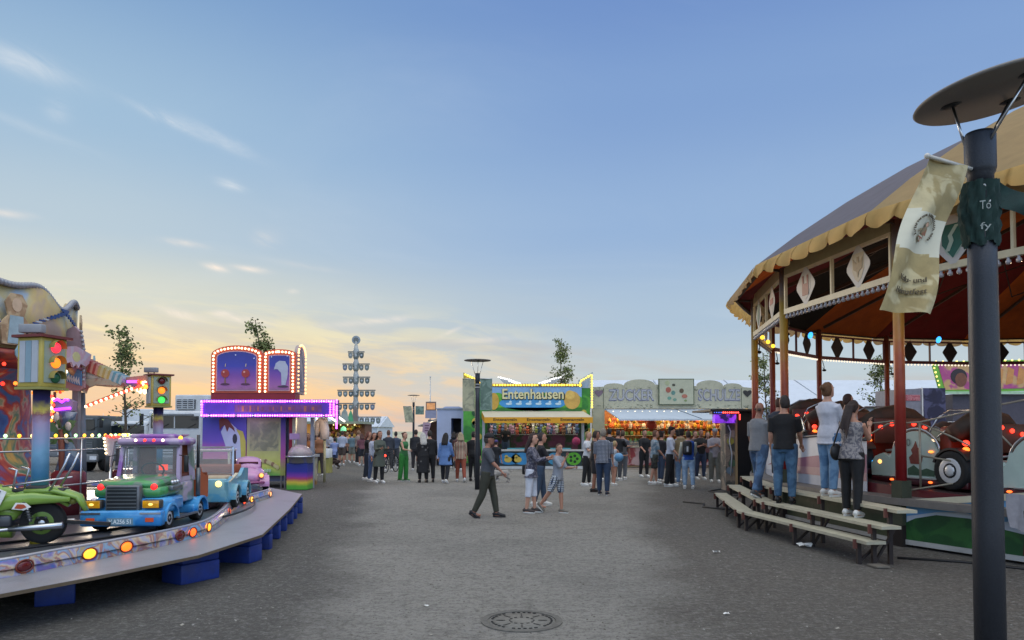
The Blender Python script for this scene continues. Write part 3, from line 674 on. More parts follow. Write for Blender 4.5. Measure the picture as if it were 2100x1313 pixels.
def duck_stall():
    # left edge px 948, right edge 1215, front at d=33
    d = 33.0; k = d / F; q = at(1082, 885, d); t = thing('duck_fishing_stall', 'green duck fishing stall with big Entenhausen sign and yellow awning', 'fair stall', (q.x, d, 0))
    X = lambda px: (px - 1082) * k
    Z = lambda py: CH + (885 - py) * k
    GR = pm('#2f7a2e', .6, 0, .3, 3, .1, pat='blotch', col2='#4d9a35', ps=1.2); DG = pm('#1f4d2a', .6, 0, .3, 4)
    x0, x1 = X(1000), X(1196)
    b = MB(); b.box(X(950), X(1213), 1.9, 3.4, 0, Z(800), pm('#39443c', .7)); b.build('rear_body', t)
    b = MB(); b.box(X(986), X(1200), -.4, 1.8, 0, .12, pm('#c9c8c2', .6, 0, .1)); b.build('floor_step', t)
    # side wings
    for (a, c, nm) in ((X(950), X(999), 'wing_panel'), (X(1193), X(1213), 'wing_panel')):
        b = MB(); b.box(a, c, .02, .10, .25, Z(795), GR); 
        for i in range(7): b.discy((a + c) / 2 + random.uniform(-.2, .2), random.uniform(.5, 3.2), random.uniform(.12, .25), 0.0, .02, DG if i % 2 else pm('#c9b04a', .6, 0, .2, 6), 12)
        b.build(nm, t)
    # sign board
    sg = MB(); SK = pm('#7fa7cf', .5, 0, .15, 2); z0, z1 = Z(843), Z(793)
    xl, xr = X(1000), X(1193)
    sg.box(xl, xr, -.02, .06, z0, z1, SK)
    hills = [(xl, z0)] + [(xl + (xr - xl) * i / 30, z0 + .42 + .28 * abs(math.sin(i * .42)) + .2 * abs(math.cos(i * .21))) for i in range(31)] + [(xr, z0)]
    sg.prism(hills, -.03, -.02, pm('#5da52f', .55, 0, .2, 3)); 
    sg.discy((xl + xr) / 2 - .1, z0 + .36, 1.55, -.04, -.03, pm('#3f8fc4', .45, 0, .15, 5), 36, rz=.36)
    for i in range(6): x = (xl + xr) / 2 - 1.2 + i * .46; sg.discy(x, z0 + .33, .15, -.05, -.04, pm('#bcd6dd', .5, 0, .1), 12, rz=.055); sg.discy(x + .07, z0 + .42, .06, -.05, -.04, pm('#bcd6dd', .5, 0, .1), 10)
    sg.box(xl, xr, -.04, -.03, z0, z0 + .16, pm('#2f6d22', .6, 0, .25, 5))
    sg.discy(xr - .45, z0 + .5, .38, -.05, -.04, pm('#c9a04c', .55, 0, .2, 6), 20, rz=.42); sg.discy(xr - .55, z0 + .74, .22, -.06, -.05, pm('#d8b35a', .55, 0, .2, 6), 16)
    sg.discy(xl + .28, z0 + .45, .25, -.05, -.04, pm('#c39a3c', .55, 0, .2, 6), 16, rz=.4)
    sg.build('sign_board', t)
    le = MB(); cx = (xl + xr) / 2 - .08
    le.text('Entenhausen', cx + .02, z0 + .765, .50, pm('#3b3a24', .5), y=-.06, d=.02, w=2.94, bold=.035)
    le.text('Entenhausen', cx, z0 + .79, .48, pm('#d9cf9a', .45, 0, .08, 4), y=-.09, d=.03, w=2.86, bold=.02)
    le.build('lettering', t)
    # frame of yellow bulbs
    b = MB(); zt = z1 + .07; b.box(xl, xr + .02, -.05, .02, z1, z1 + .13, pm('#8a7a24', .6)); bulbs(b, [(xl, -.05, zt), (xr, -.05, zt)], .125, .045, YB); b.build('bulb_strip', t)
    b = MB(); pts = [(X(1190), 0, Z(795)), (X(1190), 0, Z(782)), (X(1214), 0, Z(768)), (X(1214), 0, Z(838))]
    pr = [(X(1186), Z(796)), (X(1186), Z(780)), (X(1216), Z(763)), (X(1216), Z(840)), (X(1211), Z(840)), (X(1211), Z(796))]
    b.prism(pr, .0, .06, pm('#8fa3b4', .6)); bulbs(b, pts, .12, .045, YB, (0, -.04, 0)); b.build('corner_frame', t)
    b = MB(); pr = [(X(950), Z(796)), (X(950), Z(764)), (X(975), Z(775)), (X(999), Z(796))]; b.prism(pr, .0, .06, pm('#a79b4a', .6)); bulbs(b, [(X(952), 0, Z(767)), (X(975), 0, Z(778)), (X(996), 0, Z(792))], .11, .045, YB, (0, -.04, 0)); bulbs(b, [(X(957), 0, Z(775)), (X(957), 0, Z(836))], .14, .04, YB, (0, -.04, 0)); b.build('corner_frame', t)
    # white wing shapes above the sign
    for sgn, cx_ in ((1, X(1020)), (-1, X(1152))):
        b = MB(); pr = [(cx_, Z(773)), (cx_ + sgn * .5, Z(778)), (cx_ + sgn * 1.1, Z(787)), (cx_ + sgn * 1.12, Z(791)), (cx_ + sgn * .4, Z(790))]
        b.prism(pr, .05, .1, pm('#a9acae', .5)); bulbs(b, [(x, 0, z) for x, z in pr[:4]], .10, .035, em('#ffffff', 2.6), (0, .03, 0)); bulbs(b, [(x, 0, z - .06) for x, z in pr[1:4]], .12, .035, em('#ffffff', 2.4), (0, .03, 0)); b.build('wing_ornament', t)
    # awning
    a = MB(); za, zb = Z(843) - .02, Z(857); AW = pm('#b9b19c', .7, 0, .1, 2, .2); YL = pm('#d99a1c', .65, 0, .12, 3, .15)
    ax0, ax1, bx0, bx1 = X(988), X(1196), X(996), X(1209); yo = -1.35
    a.add([(ax0, -.05, za), (ax1, -.05, za), (bx1, yo, zb), (bx0, yo, zb)], [(0, 3, 2, 1)], AW)
    a.add([(ax0, -.05, za - .03), (ax1, -.05, za - .03), (bx1, yo, zb - .03), (bx0, yo, zb - .03)], [(0, 1, 2, 3)], AW)
    a.box(bx0, bx1, yo - .01, yo + .01, zb - .26, zb + .0, YL)
    a.add([(bx0, yo, zb), (bx0, yo, zb - .26), (ax0, -.05, za - .32), (ax0, -.05, za)], [(0, 1, 2, 3)], YL)
    a.add([(bx1, yo, zb), (bx1, yo, zb - .26), (ax1, -.05, za - .32), (ax1, -.05, za)], [(0, 3, 2, 1)], YL)
    for i in range(3): a.text('Entenangeln', bx0 + (bx1 - bx0) * (.19 + .31 * i), zb - .125, .155, pm('#2c2410', .6), y=yo - .012, d=.006, w=1.05, bold=.02)
    a.build('awning', t)
    for x in (ax0 + .1, X(1194)):
        b = MB(); b.box(x - .06, x + .06, -.35, -.2, .1, za - .1, pm('#a3a7ab', .4, .4)); b.build('post', t)
    b = MB(); b.box(X(1210) , X(1213), -.12, 0, 0, Z(838), WHITE); b.build('post', t)
    # counter with painted front
    b = MB(); zc = Z(925); b.box(X(1022), X(1196), -.35, .25, .12, zc, pm('#2c3a3c', .6)); b.box(X(1020), X(1198), -.45, .3, zc, zc + .07, pm('#c6c3b8', .5)); 
    for cx_, rr, cc in ((X(1044), .55, '#2f7fae'), (X(1070), .5, '#3a8ab8'), (X(1135), .3, '#3f93b4')): b.discy(cx_, .12 + (zc - .12) / 2, rr, -.365, -.35, pm(cc, .5, 0, .2, 5), 20, rz=.28)
    for cx_ in (X(1042), X(1062)): b.discy(cx_, .42, .18, -.375, -.365, pm('#d3b34a', .5, 0, .1), 14, rz=.13); b.discy(cx_ - .08, .56, .08, -.375, -.365, pm('#d8bb56', .5), 10)
    b.discy(X(1175), .46, .34, -.375, -.35, pm('#5fae2c', .5, 0, .2, 6), 20, rz=.3)
    for i in range(5): b.discy(X(1175) + .16 * math.cos(i * 1.256), .46 + .14 * math.sin(i * 1.256), .07, -.385, -.375, pm('#23391a', .6), 8)
    b.build('counter', t)
    b = MB(); b.box(X(1040), X(1080), .3, .9, zc - .05, zc + .12, pm('#5bb3c4', .3, 0, .1)); b.box(X(1130), X(1172), .3, .9, zc - .05, zc + .12, pm('#5bb3c4', .3, 0, .1)); b.build('water_basin', t)
    b = MB(); b.box(X(1000), X(1192), 1.7, 1.78, .1, za, pm('#3f4e35', .8, 0, .3, 3, pat='blotch', col2='#7a4458', ps=1.4)); 
    for z in (1.55, 2.0): b.box(X(1010), X(1190), 1.35, 1.7, z, z + .03, pm('#b8b2a2', .6))
    b.box(X(1086), X(1108), -.3, -.26, 2.28, 2.45, pm('#c9ccca', .6)); b.build('shelf_wall', t)
    lamp((q.x, d + .6, 2.55), (1, .88, .66), 22, .25); lamp((q.x - 1.6, d + .6, 2.5), (1, .88, .66), 12, .25); lamp((q.x + 1.7, d + .6, 2.5), (1, .88, .66), 12, .25)
    return t, q, X, Z
duck, qD, DX, DZ = duck_stall()
# ---- plush toys hanging in the duck stall (individual copies)
def plush_proto(name, lab, c1, c2, cat='plush toy', group='plush toys hanging in the duck stall'):
    t = thing(name, lab, cat, (0, 0, -50), 0, group)
    b = MB(); b.sph((0, 0, 0), (.075, .06, .10), pm(c1, .95, 0, .2, 30)); 
    for s in (-1, 1): b.sph((s * .07, -.02, .02), (.03, .03, .06), pm(c1, .95, 0, .2, 30), 6, 5); b.sph((s * .04, -.02, -.11), (.032, .035, .05), pm(c1, .95, 0, .2, 30), 6, 5)
    b.build('body', t)
    b = MB(); b.sph((0, -.01, .14), (.065, .06, .06), pm(c2, .95, 0, .2, 30))
    for s in (-1, 1): b.sph((s * .05, 0, .20), .025, pm(c2, .95, 0, .2, 30), 6, 4)
    b.build('head', t); return t
cols = [('#b98a9a', '#c9a3ae', 'pink'), ('#7b5a44', '#8d6a50', 'brown'), ('#b8b2a6', '#c9c4ba', 'cream'), ('#5d6f8c', '#7283a0', 'blue'), ('#a8543c', '#b8694c', 'rust red'), ('#8f9a52', '#a3ae62', 'green')]
protos = [plush_proto('plush_toy', n + ' plush toy hanging among many under the duck stall awning', a, b) for a, b, n in cols]
rnd = random.Random(21); first = [True] * 6
spots = []
for z, nn, y in ((2.12, 38, 1.25), (1.78, 34, 1.1)):
    for i in range(nn): spots.append((qD.x + DX(1005) + (DX(1190) - DX(1005)) * (i + .5) / nn + rnd.uniform(-.04, .04), 33 + y + rnd.uniform(-.1, .1), z + rnd.uniform(-.08, .08)))
for i, sp in enumerate(spots):
    k = rnd.randrange(6); s = rnd.uniform(.8, 1.25)
    if first[k]: first[k] = False; protos[k].location = sp; protos[k].scale = (s,) * 3
    else: dup(protos[k], sp, rnd.uniform(-.6, .6), scale=s)
def hang_ball(loc, r, c, lab):
    t = tag(MB().sph((0, 0, 0), r, pm(c, .6, 0, .15, 6), 16, 12).build('prize_ball'), lab, 'ball', 'balls among the prizes'); t.location = loc
hang_ball((qD.x + DX(1185), 33.9, 1.25), .2, '#b03a6a', 'large pink prize ball low at the right end of the duck stall')

def candy_stall():
    d = 34.0; k = d / F; q = at(1378, 885, d); t = thing('candy_stall', 'long cream candy stall with ornamental Zucker Schulze fascia and grey awning', 'fair stall', (q.x, d, 0))
    X = lambda px: (px - 1378) * k
    Z = lambda py: CH + (885 - py) * k
    FC = pm('#b0ad94', .7, 0, .12, 3, .2, dirt=.3); FD = pm('#6f725f', .7, 0, .2, 8)
    x0, x1 = X(1216), X(1544)
    b = MB(); b.box(x0, x1, 1.9, 3.2, 0, Z(840), pm('#77705f', .7)); b.build('rear_body', t)
    out = [(x0, Z(838)), (x0, Z(794)), (X(1238), Z(793))] + [(x, z) for x, z in arc(X(1260), Z(793), (X(1281) - X(1238)) / 2, 180, 0, 8, rz=.16)]
    out += arc(X(1312), Z(790), (X(1345) - X(1281)) / 2, 175, 5, 10, rz=.28) + [(X(1430), Z(792))]
    out += arc(X(1456), Z(791), (X(1484) - X(1430)) / 2, 172, 8, 10, rz=.26) + arc(X(1503), Z(793), (X(1523) - X(1485)) / 2, 175, 5, 8, rz=.16) + [(X(1525), Z(794)), (x1, Z(796)), (x1, Z(838))]
    b = MB(); b.prism(out, -.02, .05, FC)
    rnd = random.Random(4)
    for i in range(120):
        x = rnd.uniform(x0 + .2, x1 - .2); z = rnd.choice([rnd.uniform(Z(836), Z(828)), rnd.uniform(Z(800), Z(794))]); r_ = rnd.uniform(.03, .075)
        if X(1350) < x < X(1422): continue
        pts = arc(x, z, r_, 200, 340, 5) + arc(x, z + r_ * .3, r_ * .8, 340, 200, 5); b.prism(pts, -.03, -.02, FD if i % 3 else pm('#b7b59d', .6))
    b.box(X(1237), X(1238.5), -.03, -.02, Z(838), Z(796), FD); b.box(X(1520), X(1521.5), -.03, -.02, Z(838), Z(796), FD)
    b.build('fascia', t)
    for s, xa, xb in (('ZUCKER', 1248, 1342), ('SCHULZE', 1432, 1518)):
        b = MB()
        b.text(s, (X(xa) + X(xb)) / 2, Z(810.5), .56, pm('#80809a', .6, 0, .15, 6), y=-.03, d=.015, w=X(xb) - X(xa), bold=.03)
        b.text(s, (X(xa) + X(xb)) / 2 , Z(810.5), .48, pm('#a8a9a8', .6, 0, .15, 6), y=-.05, d=.015, w=(X(xb) - X(xa)) * .97)
        b.build('lettering', t)
    for cx_, col in ((X(1228), '#7a6672'), (X(1533), '#33302e')):
        b = MB(); s_ = .2
        pts = [(cx_, Z(815))] + [(cx_ + s_ * math.sin(a) ** 3 * 1.05, Z(806) + s_ * (.8 * math.cos(a) - .32 * math.cos(2 * a) - .12 * math.cos(3 * a) - .05)) for a in [PI + i * 2 * PI / 20 for i in range(1, 20)]]
        b.prism(pts, -.04, -.02, pm(col, .6)); b.build('heart_ornament', t)
    # picture board in the middle
    b = MB(); b.box(X(1350), X(1423), -.12, -.03, Z(831), Z(777), pm('#5e6650', .6)); b.box(X(1352), X(1421), -.13, -.12, Z(829), Z(779), pm('#b0b096', .6, 0, .1, 4))
    for px, py, r_, c_ in ((1368, 786, .11, '#a8ac84'), (1370, 800, .13, '#a05a48'), (1380, 806, .10, '#5c8278'), (1397, 802, .11, '#5a4c38'), (1403, 813, .14, '#a86a56'), (1372, 817, .10, '#64907e'), (1383, 820, .09, '#6d8f7c'), (1381, 790, .08, '#4c4a3c'), (1405, 822, .07, '#7a8a5a')):
        b.discy(X(px), Z(py), r_, -.14, -.13, pm(c_, .6, 0, .2, 9), 9, rz=r_ * random.uniform(.6, 1.1))
    b.build('picture_board', t)
    # pillars
    for a_, c_ in ((1216, 1240), (1534, 1544)):
        b = MB(); b.box(X(a_), X(c_), -.01, 1.9, .1, Z(838), FC); b.build('pillar', t)
    # awning
    a = MB(); AG = pm('#a8b3bd', .6, 0, .08, 1.5, .25, dirt=.1); za, zb = Z(840), Z(861); ya = -1.9
    kx = (d + ya) / d
    ax0, ax1 = X(1242), X(1530); bx0, bx1 = X(1258) , X(1510)
    a.add([(ax0, -.03, za), (ax1, -.03, za), (bx1, ya, zb), (bx0, ya, zb), (ax0, -.03, za - .04), (ax1, -.03, za - .04), (bx1, ya, zb - .04), (bx0, ya, zb - .04)], [(0, 3, 2, 1), (4, 5, 6, 7), (0, 4, 7, 3), (3, 7, 6, 2), (1, 2, 6, 5)], AG)
    a.box(bx0 - .03, bx1 + .03, ya - .04, ya, zb - .07, zb + .01, pm('#c2cacf', .5)); a.tube([((ax0 + ax1) / 2, -.03, za + .01), ((bx0 + bx1) / 2 + .8, ya, zb + .01)], .02, pm('#5f6a74', .6), 5)
    a.build('awning', t)
    # interior back wall, shelves, counter
    b = MB(); b.box(X(1240), X(1535), 1.75, 1.85, .1, za, pm('#b0703a', .7, 0, .3, 3, pat='blotch', col2='#c79a58', ps=2)); 
    for z in (1.15, 1.5, 1.85): b.box(X(1242), X(1533), 1.35, 1.75, z, z + .03, pm('#c9b48a', .6))
    b.build('shelf_wall', t)
    b = MB(); b.box(X(1242), X(1533), -.1, .35, .1, .95, pm('#a0403c', .6, 0, .2, 3, pat='blotch', col2='#c9a59a', ps=1.6)); b.box(X(1241), X(1534), -.2, .4, .95, 1.0, CREAM); b.build('counter', t)
    b = MB(); b.box(X(1243), X(1532), -.1, .3, 1.0, 1.02, CREAM); b.box(X(1243), X(1532), -.1, -.09, 1.02, 1.28, pm('#aac0c4', .1, 0, 0, 3, 0, alpha=.25)); b.build('glass_guard', t)
    # glowing tubes below the awning
    b = MB(); bulbs(b, [(X(1248), -.4, za - .12), (X(1528), -.4, za - .12)], .35, .035, WB); b.build('bulb_strip', t)
    for px in (1262, 1320, 1378, 1436, 1494): lamp((q.x + X(px), d + .5, 2.45), (1, .66, .30), 34, .25)
    return t, q, X, Z
candy, qC2, CX, CZ = candy_stall()
def bag_proto(name, lab, c, cat, shape):
    t = thing(name, lab, cat, (0, 0, -50), 0, 'sweets on display in the candy stall')
    b = MB(); m = pm(c, .4, 0, .25, 20, .2)
    if shape == 0: b.rings([(0, 0, -.13, .05, .03), (0, 0, -.1, .08, .05), (0, 0, .03, .07, .045), (0, 0, .09, .015, .012), (0, 0, .13, .04, .02)], m, 8)
    elif shape == 1:
        pts = [(.1 * math.sin(a) ** 3, .1 * (.8 * math.cos(a) - .32 * math.cos(2 * a) - .12 * math.cos(3 * a))) for a in [i * 2 * PI / 16 for i in range(16)]]
        b.prism(pts, -.01, .01, m); b.prism([(x * .8, z * .8) for x, z in pts], -.014, -.01, pm('#7a3a20', .6))
    else: b.lathe([(.05, -.1), (.06, -.09), (.06, .06), (.045, .09)], (0, 0, 0), m, 10)
    b.build('sweet_body', t)
    b = MB(); b.tube([(0, 0, .1), (0, 0, .17)], .004, WHITE, 4) if shape < 2 else b.lathe([(.05, .09), (.05, .115)], (0, 0, 0), pm('#b03028', .4), 10)
    b.build('cord' if shape < 2 else 'lid', t); return t
sw = [bag_proto('candy_bag', 'yellow candy bag hanging in the lit candy stall', '#d8a83a', 'candy bag', 0), bag_proto('candy_bag', 'orange candy bag hanging in the lit candy stall', '#c8622a', 'candy bag', 0), bag_proto('candy_bag', 'pale candy bag hanging in the lit candy stall', '#cfc4b0', 'candy bag', 0), bag_proto('gingerbread_heart', 'iced gingerbread heart hanging in the lit candy stall', '#b84a3c', 'gingerbread', 1), bag_proto('candy_jar', 'amber candy jar on a shelf of the candy stall', '#c98a3c', 'jar', 2), bag_proto('candy_jar', 'green candy jar on a shelf of the candy stall', '#6d9a5c', 'jar', 2)]
firs = [True] * 6; rnd = random.Random(22)
for z, nn, y, ks in ((2.28, 46, .55, (0, 1, 2, 3)), (2.02, 44, .9, (0, 1, 2, 3)), (1.98, 40, 1.5, (4, 5, 0)), (1.63, 40, 1.5, (4, 5)), (1.28, 36, 1.5, (4, 5))):
    for i in range(nn):
        sp = (qC2.x + CX(1246) + (CX(1530) - CX(1246)) * (i + .5) / nn + rnd.uniform(-.05, .05), 34 + y + rnd.uniform(-.08, .08), z + (rnd.uniform(-.1, .06) if z > 2 else 0)); k = rnd.choice(ks); s = rnd.uniform(.85, 1.3)
        if firs[k]: firs[k] = False; sw[k].location = sp; sw[k].scale = (s,) * 3
        else: dup(sw[k], sp, rnd.uniform(-.3, .3), scale=s)
hang_ball((qC2.x + CX(1330), 33.3, 2.05), .24, '#a8301c', 'large dark red ball hanging under the candy stall awning')

# ---------------------------------------------------------------- ice cream booth (red signs, purple awning)
def ice_booth():
    d = 21.5; k = d / F; t = thing('ice_cream_booth', 'ice cream booth with red arched bulb signs and glowing purple fascia', 'fair stall', (at(500, 885, d).x, d, 0)); ox = at(500, 885, d).x
    X = lambda px, dd=d: at(px, 885, dd).x - ox
    Z = lambda py, dd=d: CH + (885 - py) * dd / F
    REDM = pm('#8c1f2c', .45, 0, .2, 3, .1); RED2 = pm('#b5472c', .45, 0, .15, 5)
    b = MB(); b.box(X(420), X(598), .15, 1.6, .2, Z(855), pm('#6b6f86', .6, 0, .2, 2)); b.build('booth_body', t)
    # roof and purple light fascia (front runs a little proud of the booth)
    fy = -.5; dd = d + fy; xa, xb = X(413, dd), X(688, dd); za, zb = Z(856, dd), Z(820, dd)
    b = MB(); b.add([(x, y, z) for z in (za + .1, zb - .08) for x, y in ((xa, fy), (xb - .01, fy), (xb - .75, 2.6), (xa + .3, 2.6))], [(3, 2, 1, 0), (4, 5, 6, 7), (0, 1, 5, 4), (1, 2, 6, 5), (2, 3, 7, 6), (3, 0, 4, 7)], pm('#41204f', .6)); b.build('canopy', t)
    b = MB(); b.box(xa, xb, fy - .05, fy - .002, za, zb, pm('#4b2a94', .4, 0, .35, 1.2, 0, emit=.35)); 
    b.box(xa + 1.0, xb - .4, fy - .062, fy - .05, za + .15, zb - .15, pm('#6a3a78', .5, 0, .35, 5, 0, emit=.12))
    for i in range(21):
        if i in (7, 15): continue
        x = xa + 1.1 + i * .115; h_ = random.uniform(.05, .10); b.box(x, x + random.uniform(.03, .08), fy - .07, fy - .062, (za + zb) / 2 - h_, (za + zb) / 2 + h_ * .8, pm(('#7a3f6a', '#a8605a')[i % 2], .5))
    b.build('fascia', t)
    b = MB()
    for z in (za + .05, zb - .05): bulbs(b, [(xa, fy - .06, z), (xb, fy - .06, z)], .072, .036, PB); bulbs(b, [(xa, fy - .075, z), (xb, fy - .075, z)], .072, .018, PBW)
    for x in (xa + .04, xb - .04, xb - .14): bulbs(b, [(x, fy - .06, za + .05), (x, fy - .06, zb - .05)], .075, .036, PB)
    b.build('bulb_strip', t)
    b = MB(); b.box(xb, xb + .02, fy, fy + .35, za - .1, zb, pm('#5a2a7c', .5, emit=.1)); bulbs(b, [(xb + .03, fy, zb), (xb + .03, fy - .0, za - .35)], .06, .034, PB, (0, 0, 0)); b.build('side_fascia', t)
    # sign box
    zs = Z(815)
    b = MB(); b.box(X(431), X(604), .02, .5, Z(822), Z(802), REDM); b.build('sign_plinth', t)
    def arch(xl, xr, zbase, zspr, ztop, y):
        cx = (xl + xr) / 2; w = (xr - xl) / 2
        return [(xl, zbase)] + [(cx - w * math.cos(a), zspr + (ztop - zspr) * math.sin(a)) for a in [PI * i / 16 for i in range(17)]] + [(xr, zbase)]
    for n, (pa, pb, top, spr) in enumerate(((431, 538, 708, 728), (538, 606, 716, 726))):
        xl, xr = X(pa), X(pb) - .01; o = arch(xl, xr, Z(806), Z(spr), Z(top), 0)
        s = MB(); s.prism(o, 0, .1, RED2); i_ = .17
        inn = arch(xl + i_, xr - i_, Z(802), Z(spr) - .06, Z(top) - .17, 0); s.prism(inn, -.012, 0, pm('#c89aa0', .5)); s.prism(arch(xl + i_ + .025, xr - i_ - .025, Z(802) + .03, Z(spr) - .07, Z(top) - .195, 0), -.02, -.012, pm('#3a3c90', .5, 0, .15, 2, pat='rainbow', col2=[(0, '#8a6a72'), (.17, '#a2649a'), (.38, '#7c4a98'), (.62, '#3c3f9c'), (1, '#2c357f')], ps=(Z(802), Z(708))))
        s.build('picture_sign', t)
        bb = MB(); edge = [(x + (.08 if x < (xl + xr) / 2 else -.08), z) for x, z in arch(xl, xr, Z(803), Z(spr) - .01, Z(top) - .08, 0)]
        edge = [(x, 0, z) for x, z in edge]
        # even spacing along the polyline
        P_ = [Vector(e) for e in edge]; tot = sum((P_[i + 1] - P_[i]).length for i in range(len(P_) - 1)); stp = .105; nb = int(tot / stp)
        for i in range(nb + 1):
            s_ = tot * i / nb; j = 0
            while j < len(P_) - 2 and s_ > (P_[j + 1] - P_[j]).length: s_ -= (P_[j + 1] - P_[j]).length; j += 1
            p = P_[j] + (P_[j + 1] - P_[j]).normalized() * s_; bb.sph((p.x, -.03, p.z), .034, WB, 6, 4)
        bb.build('bulb_strip', t)
    # painted motifs : two candied apples on sticks, a white suited dancer shape
    m_ = MB()
    for px in (461, 503): 
        m_.discy(X(px), Z(766), .125, -.035, -.025, pm('#9a2f2c', .35, 0, .15, 8), 18, rz=.13); m_.discy(X(px) - .04, Z(763), .03, -.04, -.035, pm('#d99a8e', .4), 8)
        m_.prism([(X(px) - .012, Z(752)), (X(px) + .012, Z(752)), (X(px) + .02, Z(746)), (X(px), Z(746))], -.035, -.025, pm('#c4b08a', .6))
        m_.prism([(X(px) - .02, Z(774)), (X(px) + .01, Z(774)), (X(px) + .03, Z(787)), (X(px) - .02, Z(787))], -.033, -.025, pm('#7a5f40', .6)); m_.discy(X(px), Z(788), .14, -.034, -.025, pm('#54304a', .6), 14, rz=.03)
    for px, py in ((448, 722), (520, 735), (482, 728), (556, 732), (588, 730)): m_.discy(X(px), Z(py), .02, -.035, -.025, pm('#cfd0e8', .4), 6)
    m_.build('painted_motif', t)
    m_ = MB(); WS = pm('#a9aebb', .5, 0, .12, 5)
    m_.prism([(X(565), Z(745)), (X(572), Z(740)), (X(584), Z(741)), (X(590), Z(752)), (X(589), Z(772)), (X(585), Z(790)), (X(577), Z(790)), (X(576), Z(765)), (X(568), Z(757)), (X(561), Z(758))], -.035, -.025, WS)
    m_.discy(X(580), Z(793), .17, -.034, -.025, pm('#4a3a48', .6), 12, rz=.03); m_.build('painted_figure', t)
    # right hand side sign, seen edge on
    s = MB(); s.X = Matrix.Translation((X(608), .05, 0)) @ Matrix.Rotation(R(97), 4, 'Z')
    o = arch(0, 1.3, Z(806), Z(725), Z(703), 0); s.prism(o, 0, .1, pm('#9a8a86', .5, 0, .2, 4)); s.prism(arch(.15, 1.15, Z(800), Z(728), Z(708), 0), -.02, 0, pm('#8f8288', .5, 0, .3, 3, pat='blotch', col2='#5f5266', ps=2))
    bulbs(s, [(x, 0, z) for x, z in o], .12, .034, em('#ffb27a', 2.6), (0, -.03, 0)); s.build('side_sign', t)
    # front boards
    b = MB(); zb_, zt_ = Z(992), Z(857)
    b.box(X(417), X(507), -.06, 0, zb_ + .25, zt_, pm('#3a3c90', .5, 0, .12, 2, pat='rainbow', col2=[(0, '#d9c48a'), (.3, '#d99aa9'), (.55, '#c05c98'), (.72, '#6a4fae'), (1, '#3c40a0')], ps=2.2)); b.build('painted_board', t)
    b = MB(); WHT = pm('#b3bcd0', .5, 0, .08, 4); 
    b.prism([(X(468), Z(985)), (X(470), Z(930)), (X(460), Z(900)), (X(455), Z(886)), (X(463), Z(870)), (X(475), Z(868)), (X(488), Z(880)), (X(497), Z(905)), (X(500), Z(940)), (X(503), Z(985))], -.072, -.06, WHT)
    b.prism([(X(486), Z(983)), (X(497), Z(940)), (X(494), Z(895)), (X(486), Z(880)), (X(500), Z(885)), (X(506), Z(905)), (X(506), Z(983))], -.078, -.072, pm('#b7b04e', .5, 0, .15, 4))
    b.prism([(X(451), Z(862)), (X(458), Z(857)), (X(470), Z(861)), (X(482), Z(878)), (X(484), Z(886)), (X(478), Z(880)), (X(472), Z(876)), (X(468), Z(886)), (X(463), Z(872)), (X(457), Z(876)), (X(453), Z(884))], -.084, -.078, pm('#6a3330', .5, 0, .15, 4))
    b.discy(X(484), Z(900), .07, -.088, -.078, pm('#35363e', .6), 10, rz=.15); b.build('painted_horse', t)
    b = MB(); b.box(X(508), X(577), -.06, 0, zb_ + .25, zt_, pm('#8f9650', .5, 0, .15, 3, pat='rainbow', col2=[(0, '#2f7a3a'), (.22, '#5aa04a'), (.38, '#bcbf5c'), (.7, '#aaa878'), (1, '#97937c')], ps=2.2)); b.box(X(577), X(587), -.06, 0, zb_ + .25, zt_, pm('#5a3f98', .5, 0, .12, 2, pat='rainbow', col2=[(0, '#2f7a3a'), (.3, '#9aa050'), (.5, '#a8508c'), (1, '#35358a')], ps=2.2))
    b.box(X(514), X(573), -.066, -.06, Z(925), Z(865), pm('#7f7f66', .4, 0, .25, 5, pat='blotch', col2='#9c9874', ps=2.5))
    for i in range(13): x = X(513 + i * 4.9); z = Z(944 + (i - 4) ** 2 * .22); b.discy(x, z, .055, -.078 - .001 * i, -.06, pm(('#b9b07c', '#8c6f54')[i % 3 == 1], .5), 8, rz=.07)
    for i in range(6): b.discy(X(531 + i * 5), Z(965), .035, -.078 - .001 * i, -.06, pm('#a8c4a0', .5), 7, rz=.055)
    b.build('painted_board', t)
    for px in (512, 545, 578, 586): b = MB(); b.box(X(px) - .02, X(px) + .02, -.04, 0, 0, zb_ + .26 if px < 586 else zt_, STEEL); b.build('leg', t)
    for px, cc in ((596, '#8c2238'), (603, '#b9b7a2'), (640, '#9aa0a8')): b = MB(); b.box(X(px) - .05, X(px) + .05, .0, .12, 0, za, pm(cc, .4, .2)); b.build('post', t)
    # serving side
    b = MB(); b.box(X(600), X(622), .9, 1.6, 0, .9, pm('#84602e', .6, 0, .3, 3, pat='blotch', col2='#a9a38c', ps=2)); b.box(X(598), X(626), .85, 1.65, .9, .98, pm('#aeb4b8', .35, .3)); b.build('serving_counter', t)
    b = MB()
    for x in (.35, .62): b.tube([(X(640) + x, .6, za + .05), (X(640) + x + .15, .9, za - .1)], .03, em('#fff4e0', 3), 6)
    b.build('lamp_tube', t)
    lamp((ox + X(640), d + 1.2, za - .15), (1, .75, .5), 26, .2); lamp((ox + X(500), d - 1.1, za - .1), (.8, .5, 1), 14, .2)
    return t
ice_booth()
